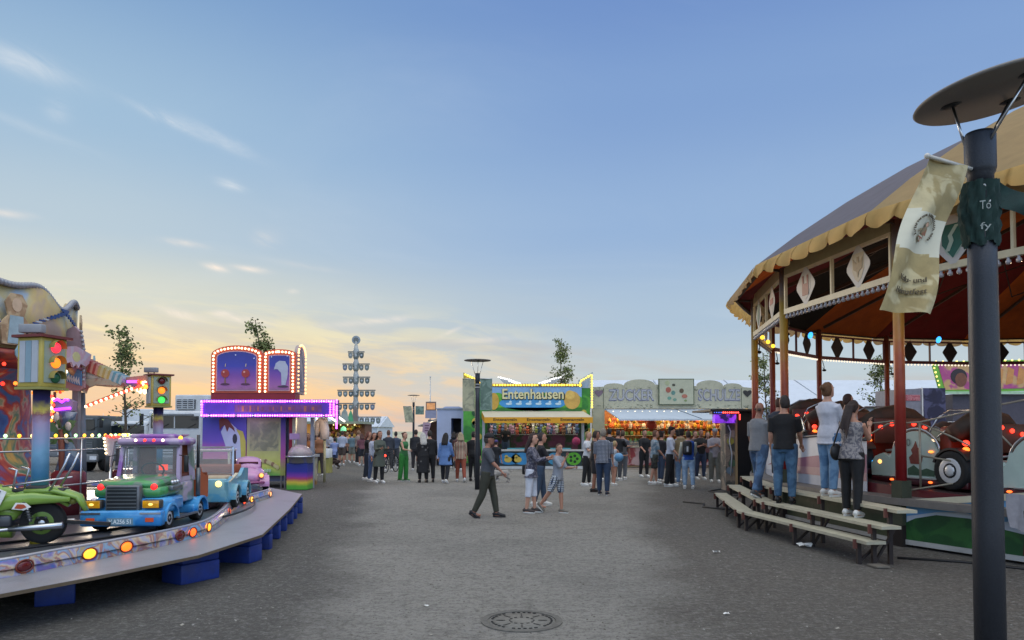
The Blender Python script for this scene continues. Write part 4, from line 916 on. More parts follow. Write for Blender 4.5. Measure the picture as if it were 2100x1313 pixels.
def unicorn():
    q = at(660, 885, 24); t = thing('unicorn_head', 'white unicorn head ornament standing beside the ice booth queue', 'ornament', (q.x, 24, 0)); UM = pm('#ddd0cc', .5, 0, .12, 6); k = 24 / F
    Z = lambda py: CH + (885 - py) * k
    b = MB(); b.tube([(.1, 0, 1.45), (.09, 0, Z(880)), (.05, 0, Z(868)), (-.05, 0, Z(862)), (-.14, 0, Z(868)), (-.17, 0, Z(882)), (-.17, 0, Z(893))], [.15, .16, .15, .13, .11, .08, .06], UM, 12); b.build('head_and_neck', t)
    b = MB(); b.tube([(-.14, 0, Z(862)), (-.28, 0, Z(846))], [.028, .005], em('#fff0e0', 1.5), 8); b.build('horn', t)
    for s in (-1, 1): b = MB(); b.tube([(0, s * .07, Z(860)), (.02, s * .08, Z(851))], [.03, .006], UM, 6); b.build('ear', t)
    b = MB()
    for i in range(6): b.sph((.13 + .03 * math.sin(i), 0, Z(858 + i * 6)), (.06, .1, .09), pm('#cfc4c0', .8, 0, .2, 20), 8, 6)
    b.build('mane', t); b = MB(); b.tube([(.1, 0, 0), (.1, 0, 1.5)], .045, pm('#b4ae88', .6), 10); b.build('pedestal', t)
unicorn()
def freezer():
    q = at(616, 885, 21.0); t = thing('ice_cream_counter', 'rainbow painted ice cream counter with round steel top and glass dome', 'ice cream counter', (q.x, 21.0, 0)); k = 21 / F
    b = MB(); w = .30; b.box(-w, w, -.3, .3, .02, .78, pm('#3a3c90', .5, 0, .1, 2, pat='rainbow', col2=[(0, '#2f8a3a'), (.24, '#5fa034'), (.36, '#c9b33c'), (.48, '#a83f5a'), (.58, '#7a3498'), (.75, '#2a2c8c'), (1, '#22307c')], ps=.80)); b.build('painted_base', t)
    b = MB(); b.lathe([(.34, .78), (.36, .80), (.36, .95), (.42, .96), (.42, 1.0)], (0, 0, 0), STEEL, 24); b.build('steel_ring', t)
    b = MB(); b.lathe([(.36, 1.0), (.34, 1.12), (.25, 1.25), (.1, 1.32), (.02, 1.33)], (0, 0, 0), pm('#b7a7a4', .12, 0, .2, 7, 0, alpha=.7), 20); b.build('glass_dome', t)
    b = MB(); b.tube([(-.2, .1, 1.0), (-.2, .1, 1.7)], .02, STEEL, 6); b.box(-.34, -.04, .05, .1, 1.48, 1.66, pm('#9a7aa0', .5)); b.build('small_sign', t)
    b = MB(); b.lathe([(.06, 1.3), (.08, 1.31), (.09, 1.5)], (-.16, -.05, -.28), pm('#2f5f9a', .5), 12); b.build('cup_stack', t)
freezer()
# ---------------------------------------------------------------- the distant snack stall left of centre
def snack_stall():
    d = 43.5; k = d / F; q = at(690, 885, d); t = thing('snack_stall', 'snack stall with green pennant roof ornaments behind the queue at left', 'fair stall', (q.x, d, 0))
    X = lambda px: (px - 690) * k
    Z = lambda py: CH + (885 - py) * k
    b = MB(); b.box(X(620), X(748), 0, 2.2, 0, Z(870), pm('#6a4630', .8, 0, .3, 2)); b.build('rear_body', t)
    b = MB(); b.box(X(618), X(752), -1.3, 2.3, Z(870), Z(865), pm('#8a8f78', .6)); b.build('roof', t)
    b = MB()
    for px, w_, tp, c_ in ((700, 16, 836, '#8b938c'), (714, 18, 838, '#949c94'), (726, 12, 842, '#4f9a6c'), (735, 12, 832, '#7a6f68')): b.prism([(X(px - w_ / 2), Z(866)), (X(px + w_ / 2), Z(866)), (X(px + w_ / 4), Z(tp + 8)), (X(px), Z(tp)), (X(px - w_ / 3), Z(tp + 9))], -1.3 + px * .0005, -1.22 + px * .0005, pm(c_, .6, 0, .2, 3))
    b.build('pennant_ornament', t)
    b = MB(); b.box(X(622), X(746), -.5, -.1, 0, 1.0, pm('#7a5a34', .7, 0, .3, 3, pat='blotch', col2='#a09880', ps=2)); b.build('counter', t)
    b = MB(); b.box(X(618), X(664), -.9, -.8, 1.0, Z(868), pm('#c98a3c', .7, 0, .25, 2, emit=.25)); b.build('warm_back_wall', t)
    rnd = random.Random(9); b = MB()
    for i in range(40): b.sph((rnd.uniform(X(655), X(744)), -.15, rnd.uniform(1.3, Z(874))), rnd.uniform(.06, .14), pm(rnd.choice(['#9a7a2c', '#5f6a30', '#8a4a3c', '#b09040', '#4f5a34']), .7), 7, 5)
    b.build('hanging_goods', t, kind='stuff')
    b = MB(); b.prism([(X(703), Z(884)), (X(704), Z(878)), (X(709), Z(874)), (X(714), Z(878)), (X(715), Z(884))], -.6, -.55, em('#6ac49a', .8)); b.build('glowing_sign', t)
    bb = MB(); bulbs(bb, [(X(660), -1.3, Z(872)), (X(744), -1.3, Z(872))], .4, .05, em('#ffe9a0', 1.6)); bb.build('bulb_strip', t)
    lamp((q.x - 1, d - .4, 2.0), (1, .72, .4), 22, .2); lamp((q.x + .8, d - .7, 2.0), (1, .8, .5), 14, .2)
    t2 = thing('white_counter_box', 'white counter with two square lids at the queue beside the black dressed woman', 'counter', (at(648, 885, 29).x, 29.5, 0))
    for x in (-.25, .25): b = MB(); b.box(x - .23, x + .23, -.3, .3, .62, 1.0, WHITE, .02); b.build('box_unit', t2)
    b = MB(); b.box(-.45, .5, -.25, .25, 0, .62, pm('#8f8848', .6, 0, .3, 3)); b.build('base', t2)
snack_stall()
def white_trailer():
    d = 35.5; k = d / F; q = at(925, 885, d); t = thing('white_trailer', 'plain white sales trailer with an open door in its end wall', 'trailer', (q.x, d, 0))
    X = lambda px: (px - 925) * k
    Z = lambda py: CH + (885 - py) * k
    TW_ = pm('#a5aec8', .5, 0, .05, 1.5, .1, dirt=.15)
    b = MB(); x0, x1 = X(896), X(959); dr0, dr1 = X(925), X(947); zt = Z(840); zd = Z(858)
    b.box(x0, dr0, 0, 5, .35, zt, TW_); b.box(dr1, x1, 0, 5, .35, zt, TW_); b.box(dr0, dr1, 0, 5, zd, zt, TW_); b.box(dr0, dr1, 1.5, 5, .35, zd, pm('#3b3a3c', .8, 0, .3, 3)); b.box(dr0, dr1, 0, 5, .3, .4, TW_)
    b.build('body', t)
    b = MB(); b.box(x0 - .03, x1 + .03, -.05, 5.05, zt, zt + .07, pm('#8a93a4', .5)); b.prism([(X(905), zt + .07), (X(912), zt + .16), (X(940), zt + .16), (X(950), zt + .07)], .3, 3, TW_); b.build('roof', t)
    b = MB(); b.box(dr1 - .02, dr1 + .42, -.08, -.03, .4, zd, TW_); b.box(dr1 + .15, dr1 + .2, -.10, -.08, .5, zd - .1, WHITE); b.build('door', t)
    for y in (1.6, 3.2): b = MB(); b.X = Matrix.Translation((x0 - .02, y, .3)) @ Matrix.Rotation(R(90), 4, 'Y'); b.lathe([(.3, -.1), (.3, .12)], (0, 0, 0), RUBBER, 14); b.build('wheel', t)
    b = MB(); b.box(X(870), x0, .1, 2.8, 0, .95, pm('#56504e', .7, 0, .25, 3)); b.box(X(868), x0 - .02, .0, 2.9, .95, 1.02, WHITE); b.build('side_counter', t)
    b = MB(); b.X = Matrix.Translation((X(896), .0, 0)); b.add([(0, 0, Z(858)), (X(858) - X(896), -.2, Z(873)), (X(858) - X(896), 2.2, Z(873)), (0, 2.4, Z(858)), (0, 0, Z(860)), (X(858) - X(896), -.2, Z(875)), (X(858) - X(896), 2.2, Z(875)), (0, 2.4, Z(860))], [(0, 3, 2, 1), (4, 5, 6, 7), (0, 1, 5, 4), (1, 2, 6, 5)], pm('#a2a09a', .6)); b.build('flap_roof', t)
    b = MB(); b.box(X(872), X(895), 0, .08, Z(858), Z(842), pm('#8d8ea4', .5)); b.box(X(873), X(894), .0, .07, Z(842), Z(824), pm('#7d6a5e', .6)); b.box(X(875), X(892), -.02, 0, Z(840), Z(827), pm('#c78a56', .6, 0, .3, 5, emit=.5)); b.build('sign_box', t)
    b = MB(); b.box(X(870), X(894), 1.6, 1.7, 1.0, Z(860), pm('#3d2c2a', .8)); b.build('rear_wall', t)
    lamp((q.x + X(884), d + .6, 2.1), (1, .8, .6), 6, .1)
    t2 = thing('leaning_sign', 'pale pink printed sign board standing up behind the white haired woman', 'sign', (at(875, 885, 29).x, 29, 0)); kk = 29 / F
    z = lambda py: CH + (885 - py) * kk
    b = MB(); b.prism([((-11) * kk, z(905)), (-7 * kk, z(866)), (9 * kk, z(868)), (3 * kk, z(890)), (-1 * kk, z(905))], 0, .03, pm('#a48a98', .6, 0, .1)); 
    for i in range(3): b.box(-4 * kk, (5 - i) * kk, -.008, 0, z(874 + i * 5), z(872 + i * 5), pm('#5a3a52', .6))
    b.build('board', t2); b = MB(); b.tube([(-.12, .05, 0), (-.1, .05, z(870))], .02, STEEL, 6); b.build('leg', t2)
white_trailer()
def ticket_booth():
    # black box with LED lit front, px 1455..1550
    d = 19.5; k = d / F; q = at(1528, 885, d); t = thing('ticket_booth', 'tall black sided game machine with red and purple lights and painted front', 'fair booth', (q.x, d, 0), 0)
    X = lambda px: (px - 1528) * k
    Z = lambda py: CH + (885 - py) * k
    b = MB(); b.box(X(1511), X(1553), 0, 1.5, .1, Z(842), pm('#101012', .6, 0, .2, 3)); b.build('side_body', t)
    b = MB(); b.box(X(1507), X(1511), -.05, .05, .1, Z(846), pm('#a88c66', .6)); b.build('edge_trim', t)
    b = MB(); b.box(X(1488), X(1507), .02, .5, .1, Z(868), pm('#4b4a44', .6, 0, .35, 4, pat='blotch', col2='#8a7a6a', ps=3)); 
    b.tube([(X(1493), .0, Z(872)), (X(1498), -.03, Z(885)), (X(1495), -.03, Z(905)), (X(1500), -.03, Z(930)), (X(1497), -.03, Z(975))], .018, pm('#b9bcc0', .4), 6)
    for px, py, c_ in ((1498, 905, '#a09a44'), (1502, 950, '#557055'), (1496, 965, '#6a7a86'), (1503, 890, '#9c8f84')): b.discy(X(px), Z(py), .1, 0, .02, pm(c_, .5, 0, .2, 6), 9)
    b.build('painted_front', t)
    b = MB(); b.box(X(1450), X(1553), -.35, 1.6, Z(844), Z(840), pm('#17171b', .5)); b.build('roof', t)
    b = MB(); b.box(X(1460), X(1503), -.30, -.05, Z(868), Z(850), pm('#2a1460', .3, 0, .5, 8, 0, emit=.5, pat='blotch', col2='#9a3cff', ps=3.0)); b.build('light_panel', t)
    b = MB(); b.box(X(1454), X(1508), -.33, -.05, Z(850), Z(844), pm('#220c10', .5)); bulbs(b, [(X(1474), -.35, Z(847)), (X(1508), -.35, Z(847))], .055, .026, em('#ff5048', 3.0), (0, 0, 0)); bulbs(b, [(X(1456), -.35, Z(847)), (X(1474), -.35, Z(847))], .055, .02, em('#5a7aff', .8), (0, 0, 0)); b.build('led_strip', t)
    b = MB(); b.tube([(X(1509), -.35, Z(850)), (X(1509), -.35, Z(862))], .02, em('#ff5048', 2.0), 6); b.build('edge_light', t)
    return t
ticket_booth()
# --- stall seen beyond the ride at right: pink / green graffiti sign
def back_right():
    d = 36; k = d / F; q = at(2010, 885, d); t = thing('pink_sign_stall', 'fair stall with large pink and green painted sign seen through the ride', 'fair stall', (q.x, d, 0))
    X = lambda px: (px - 2010) * k
    Z = lambda py: CH + (885 - py) * k
    b = MB(); b.box(X(1960), X(2160), .2, 3, 0, Z(808), pm('#4a4650', .7)); b.build('body', t)
    b = MB(); b.prism([(X(1930), Z(806)), (X(1914), Z(742)), (X(2180), Z(736)), (X(2180), Z(800))], 0, .12, pm('#6fae3a', .5, 0, .2, 3)); b.prism([(X(1940), Z(800)), (X(1926), Z(748)), (X(2170), Z(742)), (X(2170), Z(795))], -.02, 0, pm('#b04a80', .5, 0, .2, 2, pat='blotch', col2='#c9a06a', ps=1.2))
    b.discy(X(1968), Z(772), .42, -.03, -.02, pm('#2b2026', .5), 16, rz=.4); b.discy(X(1972), Z(779), .3, -.04, -.03, pm('#7a4a34', .6), 14, rz=.36)
    for px in range(2020, 2160, 22): b.prism([(X(px), Z(790)), (X(px + 6), Z(752)), (X(px + 18), Z(758)), (X(px + 14), Z(786))], -.03, -.02, pm('#c98a4a', .5, 0, .2, 4))
    b.box(X(1934), X(2180), -.06, 0, Z(808), Z(803), pm('#a7c7a0', .5)); b.build('sign', t)
    bb = MB(); bulbs(bb, [(X(1914), 0, Z(742)), (X(1930), 0, Z(803))], .22, .05, em('#ffe27a', 2.0), (0, -.05, 0)); bulbs(bb, [(X(1914), 0, Z(742)), (X(2170), 0, Z(737))], .35, .05, em('#ffe27a', 2.0), (0, -.05, 0)); bb.build('bulb_strip', t)
    t = thing('purple_box_truck', 'box trailer with purple and pink lettered side seen through the ride', 'trailer', (at(1909, 885, 30).x, 30, 0)); kk = 30 / F
    b = MB(); b.box(-.35 * 1, .65, 0, 2.2, .4, CH + (885 - 796) * kk, pm('#24223f', .5, 0, .3, 2, pat='blotch', col2='#4a4a6a', ps=2)); b.box(-1.2, -.35, -.02, 2.2, .4, CH + (885 - 798) * kk, pm('#84848e', .6)); b.build('box_body', t)
    b = MB(); b.box(-1.15, -.45, -.04, -.02, CH + (885 - 822) * kk, CH + (885 - 810) * kk, pm('#c07a80', .5, 0, .3, 9, pat='blotch', col2='#a04a54', ps=9)); b.build('painted_panel', t)
    b = MB(); b.box(-.38, -.33, -.05, 0, .4, CH + (885 - 795) * kk, WHITE); b.build('edge_trim', t)
    for x in (-.8, .2): b = MB(); b.discy(x, .4, .38, -.02, .3, RUBBER, 16); b.build('wheel', t)
back_right()
# ---------------------------------------------------------------- trucks behind the toy ride
def truck(px0, px1, d, ztop_py, label, box=None, grille=False, body='#c2c6c8', name='white_truck', cat='truck', wsh=(.3, .72), seed=0):
    k = d / F; q = at((px0 + px1) / 2, 885, d); t = thing(name, label, cat, (q.x, d, 0)); w = (px1 - px0) * k / 2; zt = CH + (885 - ztop_py) * k
    BM = pm(body, .4, 0, .07, 2, .05, dirt=.3)
    b = MB(); b.box(-w, w, 0, 2.0, .45, zt, BM, .1); b.build('cab', t)
    z0 = .45 + (zt - .45) * .68; z1 = zt - .2
    b = MB(); b.box(-w + .12, w - .12, -.03, .0, z0, z1, GLASSD); b.box(-.02, .02, -.045, -.03, z0, z1, BM); b.build('windscreen', t)
    b = MB()
    for s in (-.5, .5): b.bar((w * s, -.045, z0), (w * s + .3, -.045, z0 + .16), .02, .02, BLACK)
    b.build('wiper', t)
    b = MB(); b.box(-w * .62, w * .62, -.04, 0, .85, 1.34, pm('#6a6e70', .5)); 
    for i in range(5): b.box(-w * .6, w * .6, -.05, -.04, .88 + i * .1, .93 + i * .1, BM)
    b.build('grille', t)
    b = MB(); b.box(-w - .02, w + .02, -.12, .1, .42, .75, pm('#6a6d70', .6, 0, .15, 4), .04); b.build('bumper', t)
    for s in (-1, 1):
        b = MB(); b.box(s * w * .8 - .14, s * w * .8 + .14, -.13, -.10, .52, .68, pm('#c9cdd0', .15)); b.build('headlight', t)
        b = MB(); b.box(s * (w + .2) - .07, s * (w + .2) + .07, -.12, -.05, z0 + .1, z0 + .55, BLACK, .02); b.bar((s * w, -.02, z1), (s * (w + .2), -.08, z0 + .5), .025, .025, BLACK); b.build('mirror', t)
        b = MB(); b.X = Matrix.Translation((s * (w - .15), .9, .45)) @ Matrix.Rotation(R(90), 4, 'Y'); b.lathe([(.36, -.14), (.45, -.1), (.45, .1), (.36, .14)], (0, 0, 0), RUBBER, 18); b.build('wheel', t)
    b = MB(); b.box(-w * .7, w * .7, -.1, .25, z1 + .02, z1 + .08, pm('#6f7376', .5)); b.build('sun_visor', t)
    if box:
        bx0, bx1, bt = box; a = (bx0 - (px0 + px1) / 2) * k; c = (bx1 - (px0 + px1) / 2) * k; zb = CH + (885 - bt) * k
        b = MB(); b.box(a, c, .6, 6.5, .9, zb, pm('#bcc0c2', .5, 0, .06, 1.5, dirt=.25), .06); b.build('box_body', t)
        if grille:
            b = MB(); gx0 = (348 - (px0 + px1) / 2) * k; gx1 = (386 - (px0 + px1) / 2) * k; z_0 = CH + (885 - 838) * k; z_1 = CH + (885 - 818) * k
            b.box(gx0, gx1, .5, .6, z_0, z_1, pm('#2a2d31', .6)); 
            for i in range(5): b.box(gx0, gx1, .47, .5, z_0 + (z_1 - z_0) * i / 5 + .01, z_0 + (z_1 - z_0) * i / 5 + .045, pm('#a9adb0', .5))
            for i in range(4): b.box(gx0 + (gx1 - gx0) * i / 3.2, gx0 + (gx1 - gx0) * i / 3.2 + .03, .46, .5, z_0, z_1, pm('#a9adb0', .5))
            b.build('cooling_unit', t)
            for x_ in (a + .3, c - .4): pass
    return t
truck(303, 414, 27, 843, 'large white truck with louvred cooling unit standing behind the toy truck', (342, 414, 808), True)
truck(223, 301, 31, 864, 'smaller pale box truck seen left of the traffic light column', (233, 312, 838))
truck(150, 200, 30, 852, 'dark grey van between the blue figure and the pale box truck', None, False, '#3c4244', 'dark_van', 'van')
truck(20, 140, 36, 850, 'dark blue grey van partly hidden behind the rainbow column', None, False, '#4a5566', 'dark_van', 'van')
# ================================================================ CHILDREN'S RIDE (left)
KC = Vector((-9.6, 10.8, 0)); KT = .45
AIRB = [(.30, '#2f5f9a'), (.40, '#6a5a94'), (.46, '#86869a'), (.50, '#a09078'), (.55, '#7a4a48'), (.60, '#5a86a8'), (.68, '#8a7a5a')]
def closed_path(pts, n):
    # Catmull-Rom around a closed loop
    out = []
    k = len(pts); P = [Vector((p[0], p[1], 0)) for p in pts]
    for i in range(k):
        a, b, c, d = P[i - 1], P[i], P[(i + 1) % k], P[(i + 2) % k]
        for j in range(n):
            t = j / n; out.append(.5 * ((2 * b) + (c - a) * t + (2 * a - 5 * b + 4 * c - d) * t * t + (3 * b - a - 3 * c + d) * t ** 3))
    return out
def toy_ride():
    t = thing('childrens_ride', "children's roundabout with painted curved canopy, rainbow centre and diamond plate walkway", 'fairground ride', (0, 0, 0))
    DP = pm('#8b8c92', .42, .25, .10, 60, .35, dirt=.3)
    outer = [(-7.0, 4.3), (-4.9, 5.0), (-4.24, 5.85), (-3.86, 6.59), (-3.40, 7.71), (-3.25, 9.25), (-3.85, 12.3), (-4.5, 15.2), (-5.8, 16.95), (-8.5, 17.9), (-12, 17.6), (-15, 15.8), (-16.6, 12), (-16.3, 8), (-14, 5.2), (-10.5, 4.1)]
    b = MB(); n = len(outer); vs = [(x, y, .38) for x, y in outer] + [(x, y, .345) for x, y in outer]; cen = len(vs); vs += [(KC.x, KC.y, .38), (KC.x, KC.y, .345)]
    fs = []
    for i in range(n):
        j = (i + 1) % n; fs += [(i, i + n, j + n, j)[::-1], (cen, i, j), (cen + 1, j + n, i + n)]
    b.add(vs, fs, DP)
    # plank joints
    b.build('walkway', t)
    b = MB()
    for i in range(n):
        j = (i + 1) % n; a_, c_ = Vector((*outer[i], .362)), Vector((*outer[j], .362)); b.bar(a_, c_, .012, .03, pm('#5c4f3e', .8, 0, .2, 30))
    b.build('walkway_edge', t)
    # track surface : closed disc inside the curb
    cb = [(-4.9, 6.2), (-4.45, 7.1), (-4.22, 7.8), (-4.04, 8.5), (-4.0, 9.4), (-4.3, 10.7), (-4.78, 12.4), (-4.85, 13.6), (-4.95, 14.7), (-5.6, 15.7), (-7.4, 16.7), (-9.6, 16.9), (-12.5, 16.2), (-14.6, 14), (-15.3, 10.8), (-14.5, 7.6), (-12.2, 5.4), (-9.6, 4.9), (-6.9, 5.1)]
    cp = closed_path(cb, 6); m = len(cp)
    # order is irrelevant to the fan
    b = MB(); vs = [(p.x, p.y, KT) for p in cp] + [(KC.x, KC.y, KT)]
    b.add(vs, [(m, j, (j + 1) % m) if (Vector((cp[j].x - KC.x, cp[j].y - KC.y)).cross(Vector((cp[(j + 1) % m].x - KC.x, cp[(j + 1) % m].y - KC.y))) > 0) else (m, (j + 1) % m, j) for j in range(m)], pm('#54565c', .38, .5, .2, 14, .35, dirt=.4)); b.build('track_plate', t)
    b = MB()
    for rr in (4.75, 5.35): b.tube([(KC.x + rr * math.cos(2 * PI * i / 72), KC.y + rr * math.sin(2 * PI * i / 72), KT + .01) for i in range(72)], .018, pm('#1c1d20', .4, .6), 5, closed=True)
    b.build('guide_rail', t, kind=None)
    # painted curb, sloping inwards
    b = MB(); vs = []
    for p in cp:
        d = (Vector((KC.x, KC.y, 0)) - p).normalized(); q = p + d * .05; r = p + d * .12
        vs += [(p.x, p.y, .381), (q.x, q.y, .53), (r.x, r.y, .535), (r.x + d.x * .02, r.y + d.y * .02, KT)]
    fs = []
    for j in range(m):
        k = (j + 1) % m
        for e in range(3): fs.append((4 * j + e, 4 * k + e, 4 * k + e + 1, 4 * j + e + 1))
    b.add(vs, fs, pm('#7a7a80', .3, 0, .2, 7, .05, pat='paint', col2=AIRB, ps=3.2, coat=.2, dirt=.3), True); b.build('painted_curb', t)
    b = MB(); b.tube([(p.x + (KC.x - p.x) * .013, p.y + (KC.y - p.y) * .013, .536) for p in cp], .022, pm('#a9a9b0', .3, .7, .1, 10), 6, closed=True); b.build('curb_rim', t)
    # oval marker lamps on the curb
    for px, py, c_, e_ in ((65, 1150, '#5a1418', 0), (177, 1135, '#ffab2a', 2.2), (270, 1118, '#ff6a1a', 2.2), (365, 1100, '#5a1418', 0), (403, 1087, '#ff5a1a', 2.2), (432, 1076, '#ff9a2a', 2.2), (474, 1043, '#d8603a', .6), (502, 1020, '#ff5030', 1.8), (521, 1017, '#ffb04a', 1.8), (557, 1009, '#ffb070', 1.2)):
        g_ = gr(px, py, .455); best = min(range(m), key=lambda i: abs((cp[i].x / cp[i].y) - g_.x / g_.y) + (100 if cp[i].x < -6.2 or cp[i].y < 5.6 and cp[i].x < -6 else 0) + (0 if abs(cp[i].y - g_.y) < 1.6 else 50))
        p = cp[best]; tg = (cp[(best + 1) % m] - cp[best - 1]).normalized(); nr = Vector((tg.y, -tg.x, 0));
        if nr.dot(p - KC) < 0: nr = -nr
        c0 = p + Vector((0, 0, .455)) - nr * .02
        l = MB(); l.X = Matrix.Translation(c0) @ Matrix(((tg.x, nr.x, 0, 0), (tg.y, nr.y, 0, 0), (0, 0, 1, 0), (0, 0, 0, 1)))
        l.sph((0, 0, 0), (.078, .03, .052), em(c_, e_) if e_ else pm(c_, .15, 0, .1, 20), 14, 9); 
        l.tube([(.085 * math.cos(a), .012, .06 * math.sin(a)) for a in [2 * PI * i / 16 for i in range(16)]], .009, pm('#6a2a18', .4), 5, closed=True); l.build('marker_lamp', t)
    # under-structure blocks
    BL = pm('#173482', .55, 0, .3, 6, .15, dirt=.3)
    for (x, y, wx, wy, a) in ((-4.58, 7.15, .24, .34, -60), (-3.72, 8.25, .36, .5, -30), (-3.65, 9.45, .55, .3, -12), (-3.72, 10.4, .4, .12, 0), (-3.9, 11.4, .35, .12, 5), (-4.08, 12.3, .35, .12, 8), (-4.25, 13.2, .35, .12, 8), (-4.42, 14.0, .35, .12, 8), (-4.58, 14.9, .35, .12, 8)):
        b = MB(); b.X = Matrix.Translation((x, y, 0)) @ Matrix.Rotation(R(a), 4, 'Z'); b.box(-wx / 2, wx / 2, -wy / 2, wy / 2, .0, .22, BL, .012); b.box(-wx / 2, wx / 2, -wy / 2 + .01, wy / 2 - .01, .225, .344, BL, .012); b.build('support_block', t)
    b = MB(); b.lathe([(3.9, .02), (3.9, .34)], (KC.x, KC.y, 0), pm('#101318', .9), 40, False); b.build('under_skirt', t)
    # ---- centre drum with paintings
    b = MB(); b.lathe([(2.5, KT), (2.3, KT + .4), (1.9, KT + .9), (1.85, 2.5), (2.2, 2.9)], (KC.x, KC.y, 0), pm('#8a3a34', .45, 0, .2, 3, .1, pat='paint', col2=[(.30, '#1f3f7a'), (.42, '#2f5f94'), (.47, '#8a2a2a'), (.52, '#b4553a'), (.56, '#b0a080'), (.62, '#3f7a5a'), (.70, '#c9a24a')], ps=1.7), 40); b.build('centre_drum', t)
    # ---- wavy crown boards on the roof ring
    RR = 2.47; na = 8
    ring = MB(); inner = MB(); rim = MB(); bb = MB(); tr = MB(); tb = MB()
    MT = pm('#b3a376', .5, 0, .18, 2, .1, pat='paint', col2=[(0, '#8f8aa0'), (.38, '#a9927c'), (.5, '#b8a06a'), (.6, '#b3a57c'), (.72, '#8fa0b0'), (1, '#7a6a88')], ps=1.1)
    steps = 240; vs = []; fs = []
    def zt(a): return 3.78 + .10 * math.cos(a * 8.0 + 1.9) + .06 * math.cos(a * 16 + 1)
    for i in range(steps):
        a = 2 * PI * i / steps; r_ = RR + .16 * math.cos(a * 8) * .3; c, s = math.cos(a), math.sin(a)
        vs += [(KC.x + (r_) * c, KC.y + r_ * s, 2.92), (KC.x + (r_ + .02) * c, KC.y + (r_ + .02) * s, zt(a)), (KC.x + (r_ - .05) * c, KC.y + (r_ - .05) * s, zt(a) + .0), (KC.x + (r_ - .1) * c, KC.y + (r_ - .1) * s, 2.92)]
    for i in range(steps):
        j = (i + 1) % steps
        for e in range(4): fs.append((4 * i + e, 4 * j + e, 4 * j + (e + 1) % 4, 4 * i + (e + 1) % 4))
    ring.add(vs, fs, MT, True); ring.build('crown_boards', t)
    nb = 300; GRB = pm('#8b8c92', .4, .2, .15, 30)
    for i in range(nb):
        a = 2 * PI * i / nb; rim.sph((KC.x + (RR + .02) * math.cos(a), KC.y + (RR + .02) * math.sin(a), zt(a) + .02), .05, GRB, 6, 4)
    rim.build('unlit_bulb_rim', t)
    # blue striped scrolls painted and raised on the boards
    for k in range(8):
        for sg_ in (1, -1):
            a0 = 2 * PI * k / 8 + .13; b = MB()
            for i in range(22):
                u = i / 21; a = a0 + sg_ * (.12 + .17 * math.sin(u * PI * 1.3)); z = 3.0 + .62 * u; r_ = RR + .07 + .02 * u
                p = Vector((KC.x + r_ * math.cos(a), KC.y + r_ * math.sin(a), z)); tg = Vector((-math.sin(a), math.cos(a), 0))
                b.bar(p - tg * .055, p + tg * .055, .02, .022 if u < .75 else .04, pm('#1f3f78', .5) if i % 2 or u > .75 else pm('#aeb4b8', .5))
            b.build('scroll_trim', t)
        a = 2 * PI * k / 8 + .13 + .39; b = MB(); b.X = Matrix.Translation((KC.x + (RR + .06) * math.cos(a), KC.y + (RR + .06) * math.sin(a), 3.3)) @ Matrix.Rotation(a + PI / 2, 4, 'Z')
        b.prism([(-.2, -.34), (.2, -.34), (.24, -.05), (.12, .08), (.17, .26), (.08, .4), (-.08, .4), (-.17, .26), (-.12, .08), (-.24, -.05)], -.03, 0, pm('#9a7c5c', .5, 0, .3, 6, pat='blotch', col2='#b39a78', ps=6)); b.discy(0, .24, .075, -.04, -.03, pm('#bfa488', .5), 14, rz=.1); b.prism([(-.13, -.32), (.13, -.32), (.1, .08), (-.1, .08)], -.038, -.03, pm('#8fa4ac', .5, 0, .2, 8)); b.build('painted_figure', t)
    # lower droplet trim, red underside, round discs
    b = MB(); b.lathe([(RR - .05, 2.92), (RR + .25, 2.86), (RR + .28, 2.78), (RR - .1, 2.70), (1.2, 2.62)], (KC.x, KC.y, 0), pm('#5e1c1a', .4, 0, .25, 3, .1, pat='blotch', col2='#7c2a1c', ps=2), 56, cap=False); b.build('canopy_underside', t)
    for k in range(16):
        a = 2 * PI * k / 16 + .1; r_ = RR + .27; c = (KC.x + r_ * math.cos(a), KC.y + r_ * math.sin(a))
        b = MB(); b.X = Matrix.Translation((c[0], c[1], 2.86)) @ Matrix.Rotation(a + PI / 2, 4, 'Z')
        W_ = pm('#9a8fa4', .5, 0, .15, 6)
        if k % 2: b.prism([(0, .16), (.09, 0), (.085, -.07), (.04, -.12), (-.04, -.12), (-.085, -.07), (-.09, 0)], -.03, 0, pm('#7fa0a8', .5)); b.prism([(0, .12), (.06, 0), (.055, -.06), (.03, -.09), (-.03, -.09), (-.055, -.06), (-.06, 0)], -.035, -.03, pm('#5f98a8', .5))
        else:
            b.prism([(-.48, .12), (0, .2), (.48, .12), (.44, -.02), (.3, -.1), (.14, -.06), (.08, -.14), (0, -.08), (-.08, -.14), (-.14, -.06), (-.3, -.1), (-.44, -.02)], -.03, 0, pm('#a99fb0', .5, 0, .2, 4, pat='blotch', col2='#a98a98', ps=4))
            b.discy(0, .03, .12, -.035, -.03, pm('#aeb07c', .5), 10, rz=.08)
        b.build('droplet_trim', t)
    b = MB()
    for k in range(60):
        a = 2 * PI * k / 60; b.sph((KC.x + 2.5 * math.cos(a), KC.y + 2.5 * math.sin(a), 2.68), .028, WB if k % 3 else RB, 6, 4)
    b.build('bulb_ring', t)
    b = MB()
    for k in range(72):
        a = 2 * PI * k / 72; b.sph((KC.x + 2.32 * math.cos(a), KC.y + 2.32 * math.sin(a), 2.55 - .14 * abs(math.sin(a * 6))), .03, em('#ff3220', 3) if k % 2 else em('#ff7a2a', 2.6), 6, 4)
    b.build('red_bulb_garland', t)
    lamp((KC.x + 1.7, KC.y - 1.9, 2.3), (1, .35, .2), 16, .2); lamp((KC.x + 3.2, KC.y - .3, 2.3), (1, .5, .3), 9, .2)
    return t
toy_ride()
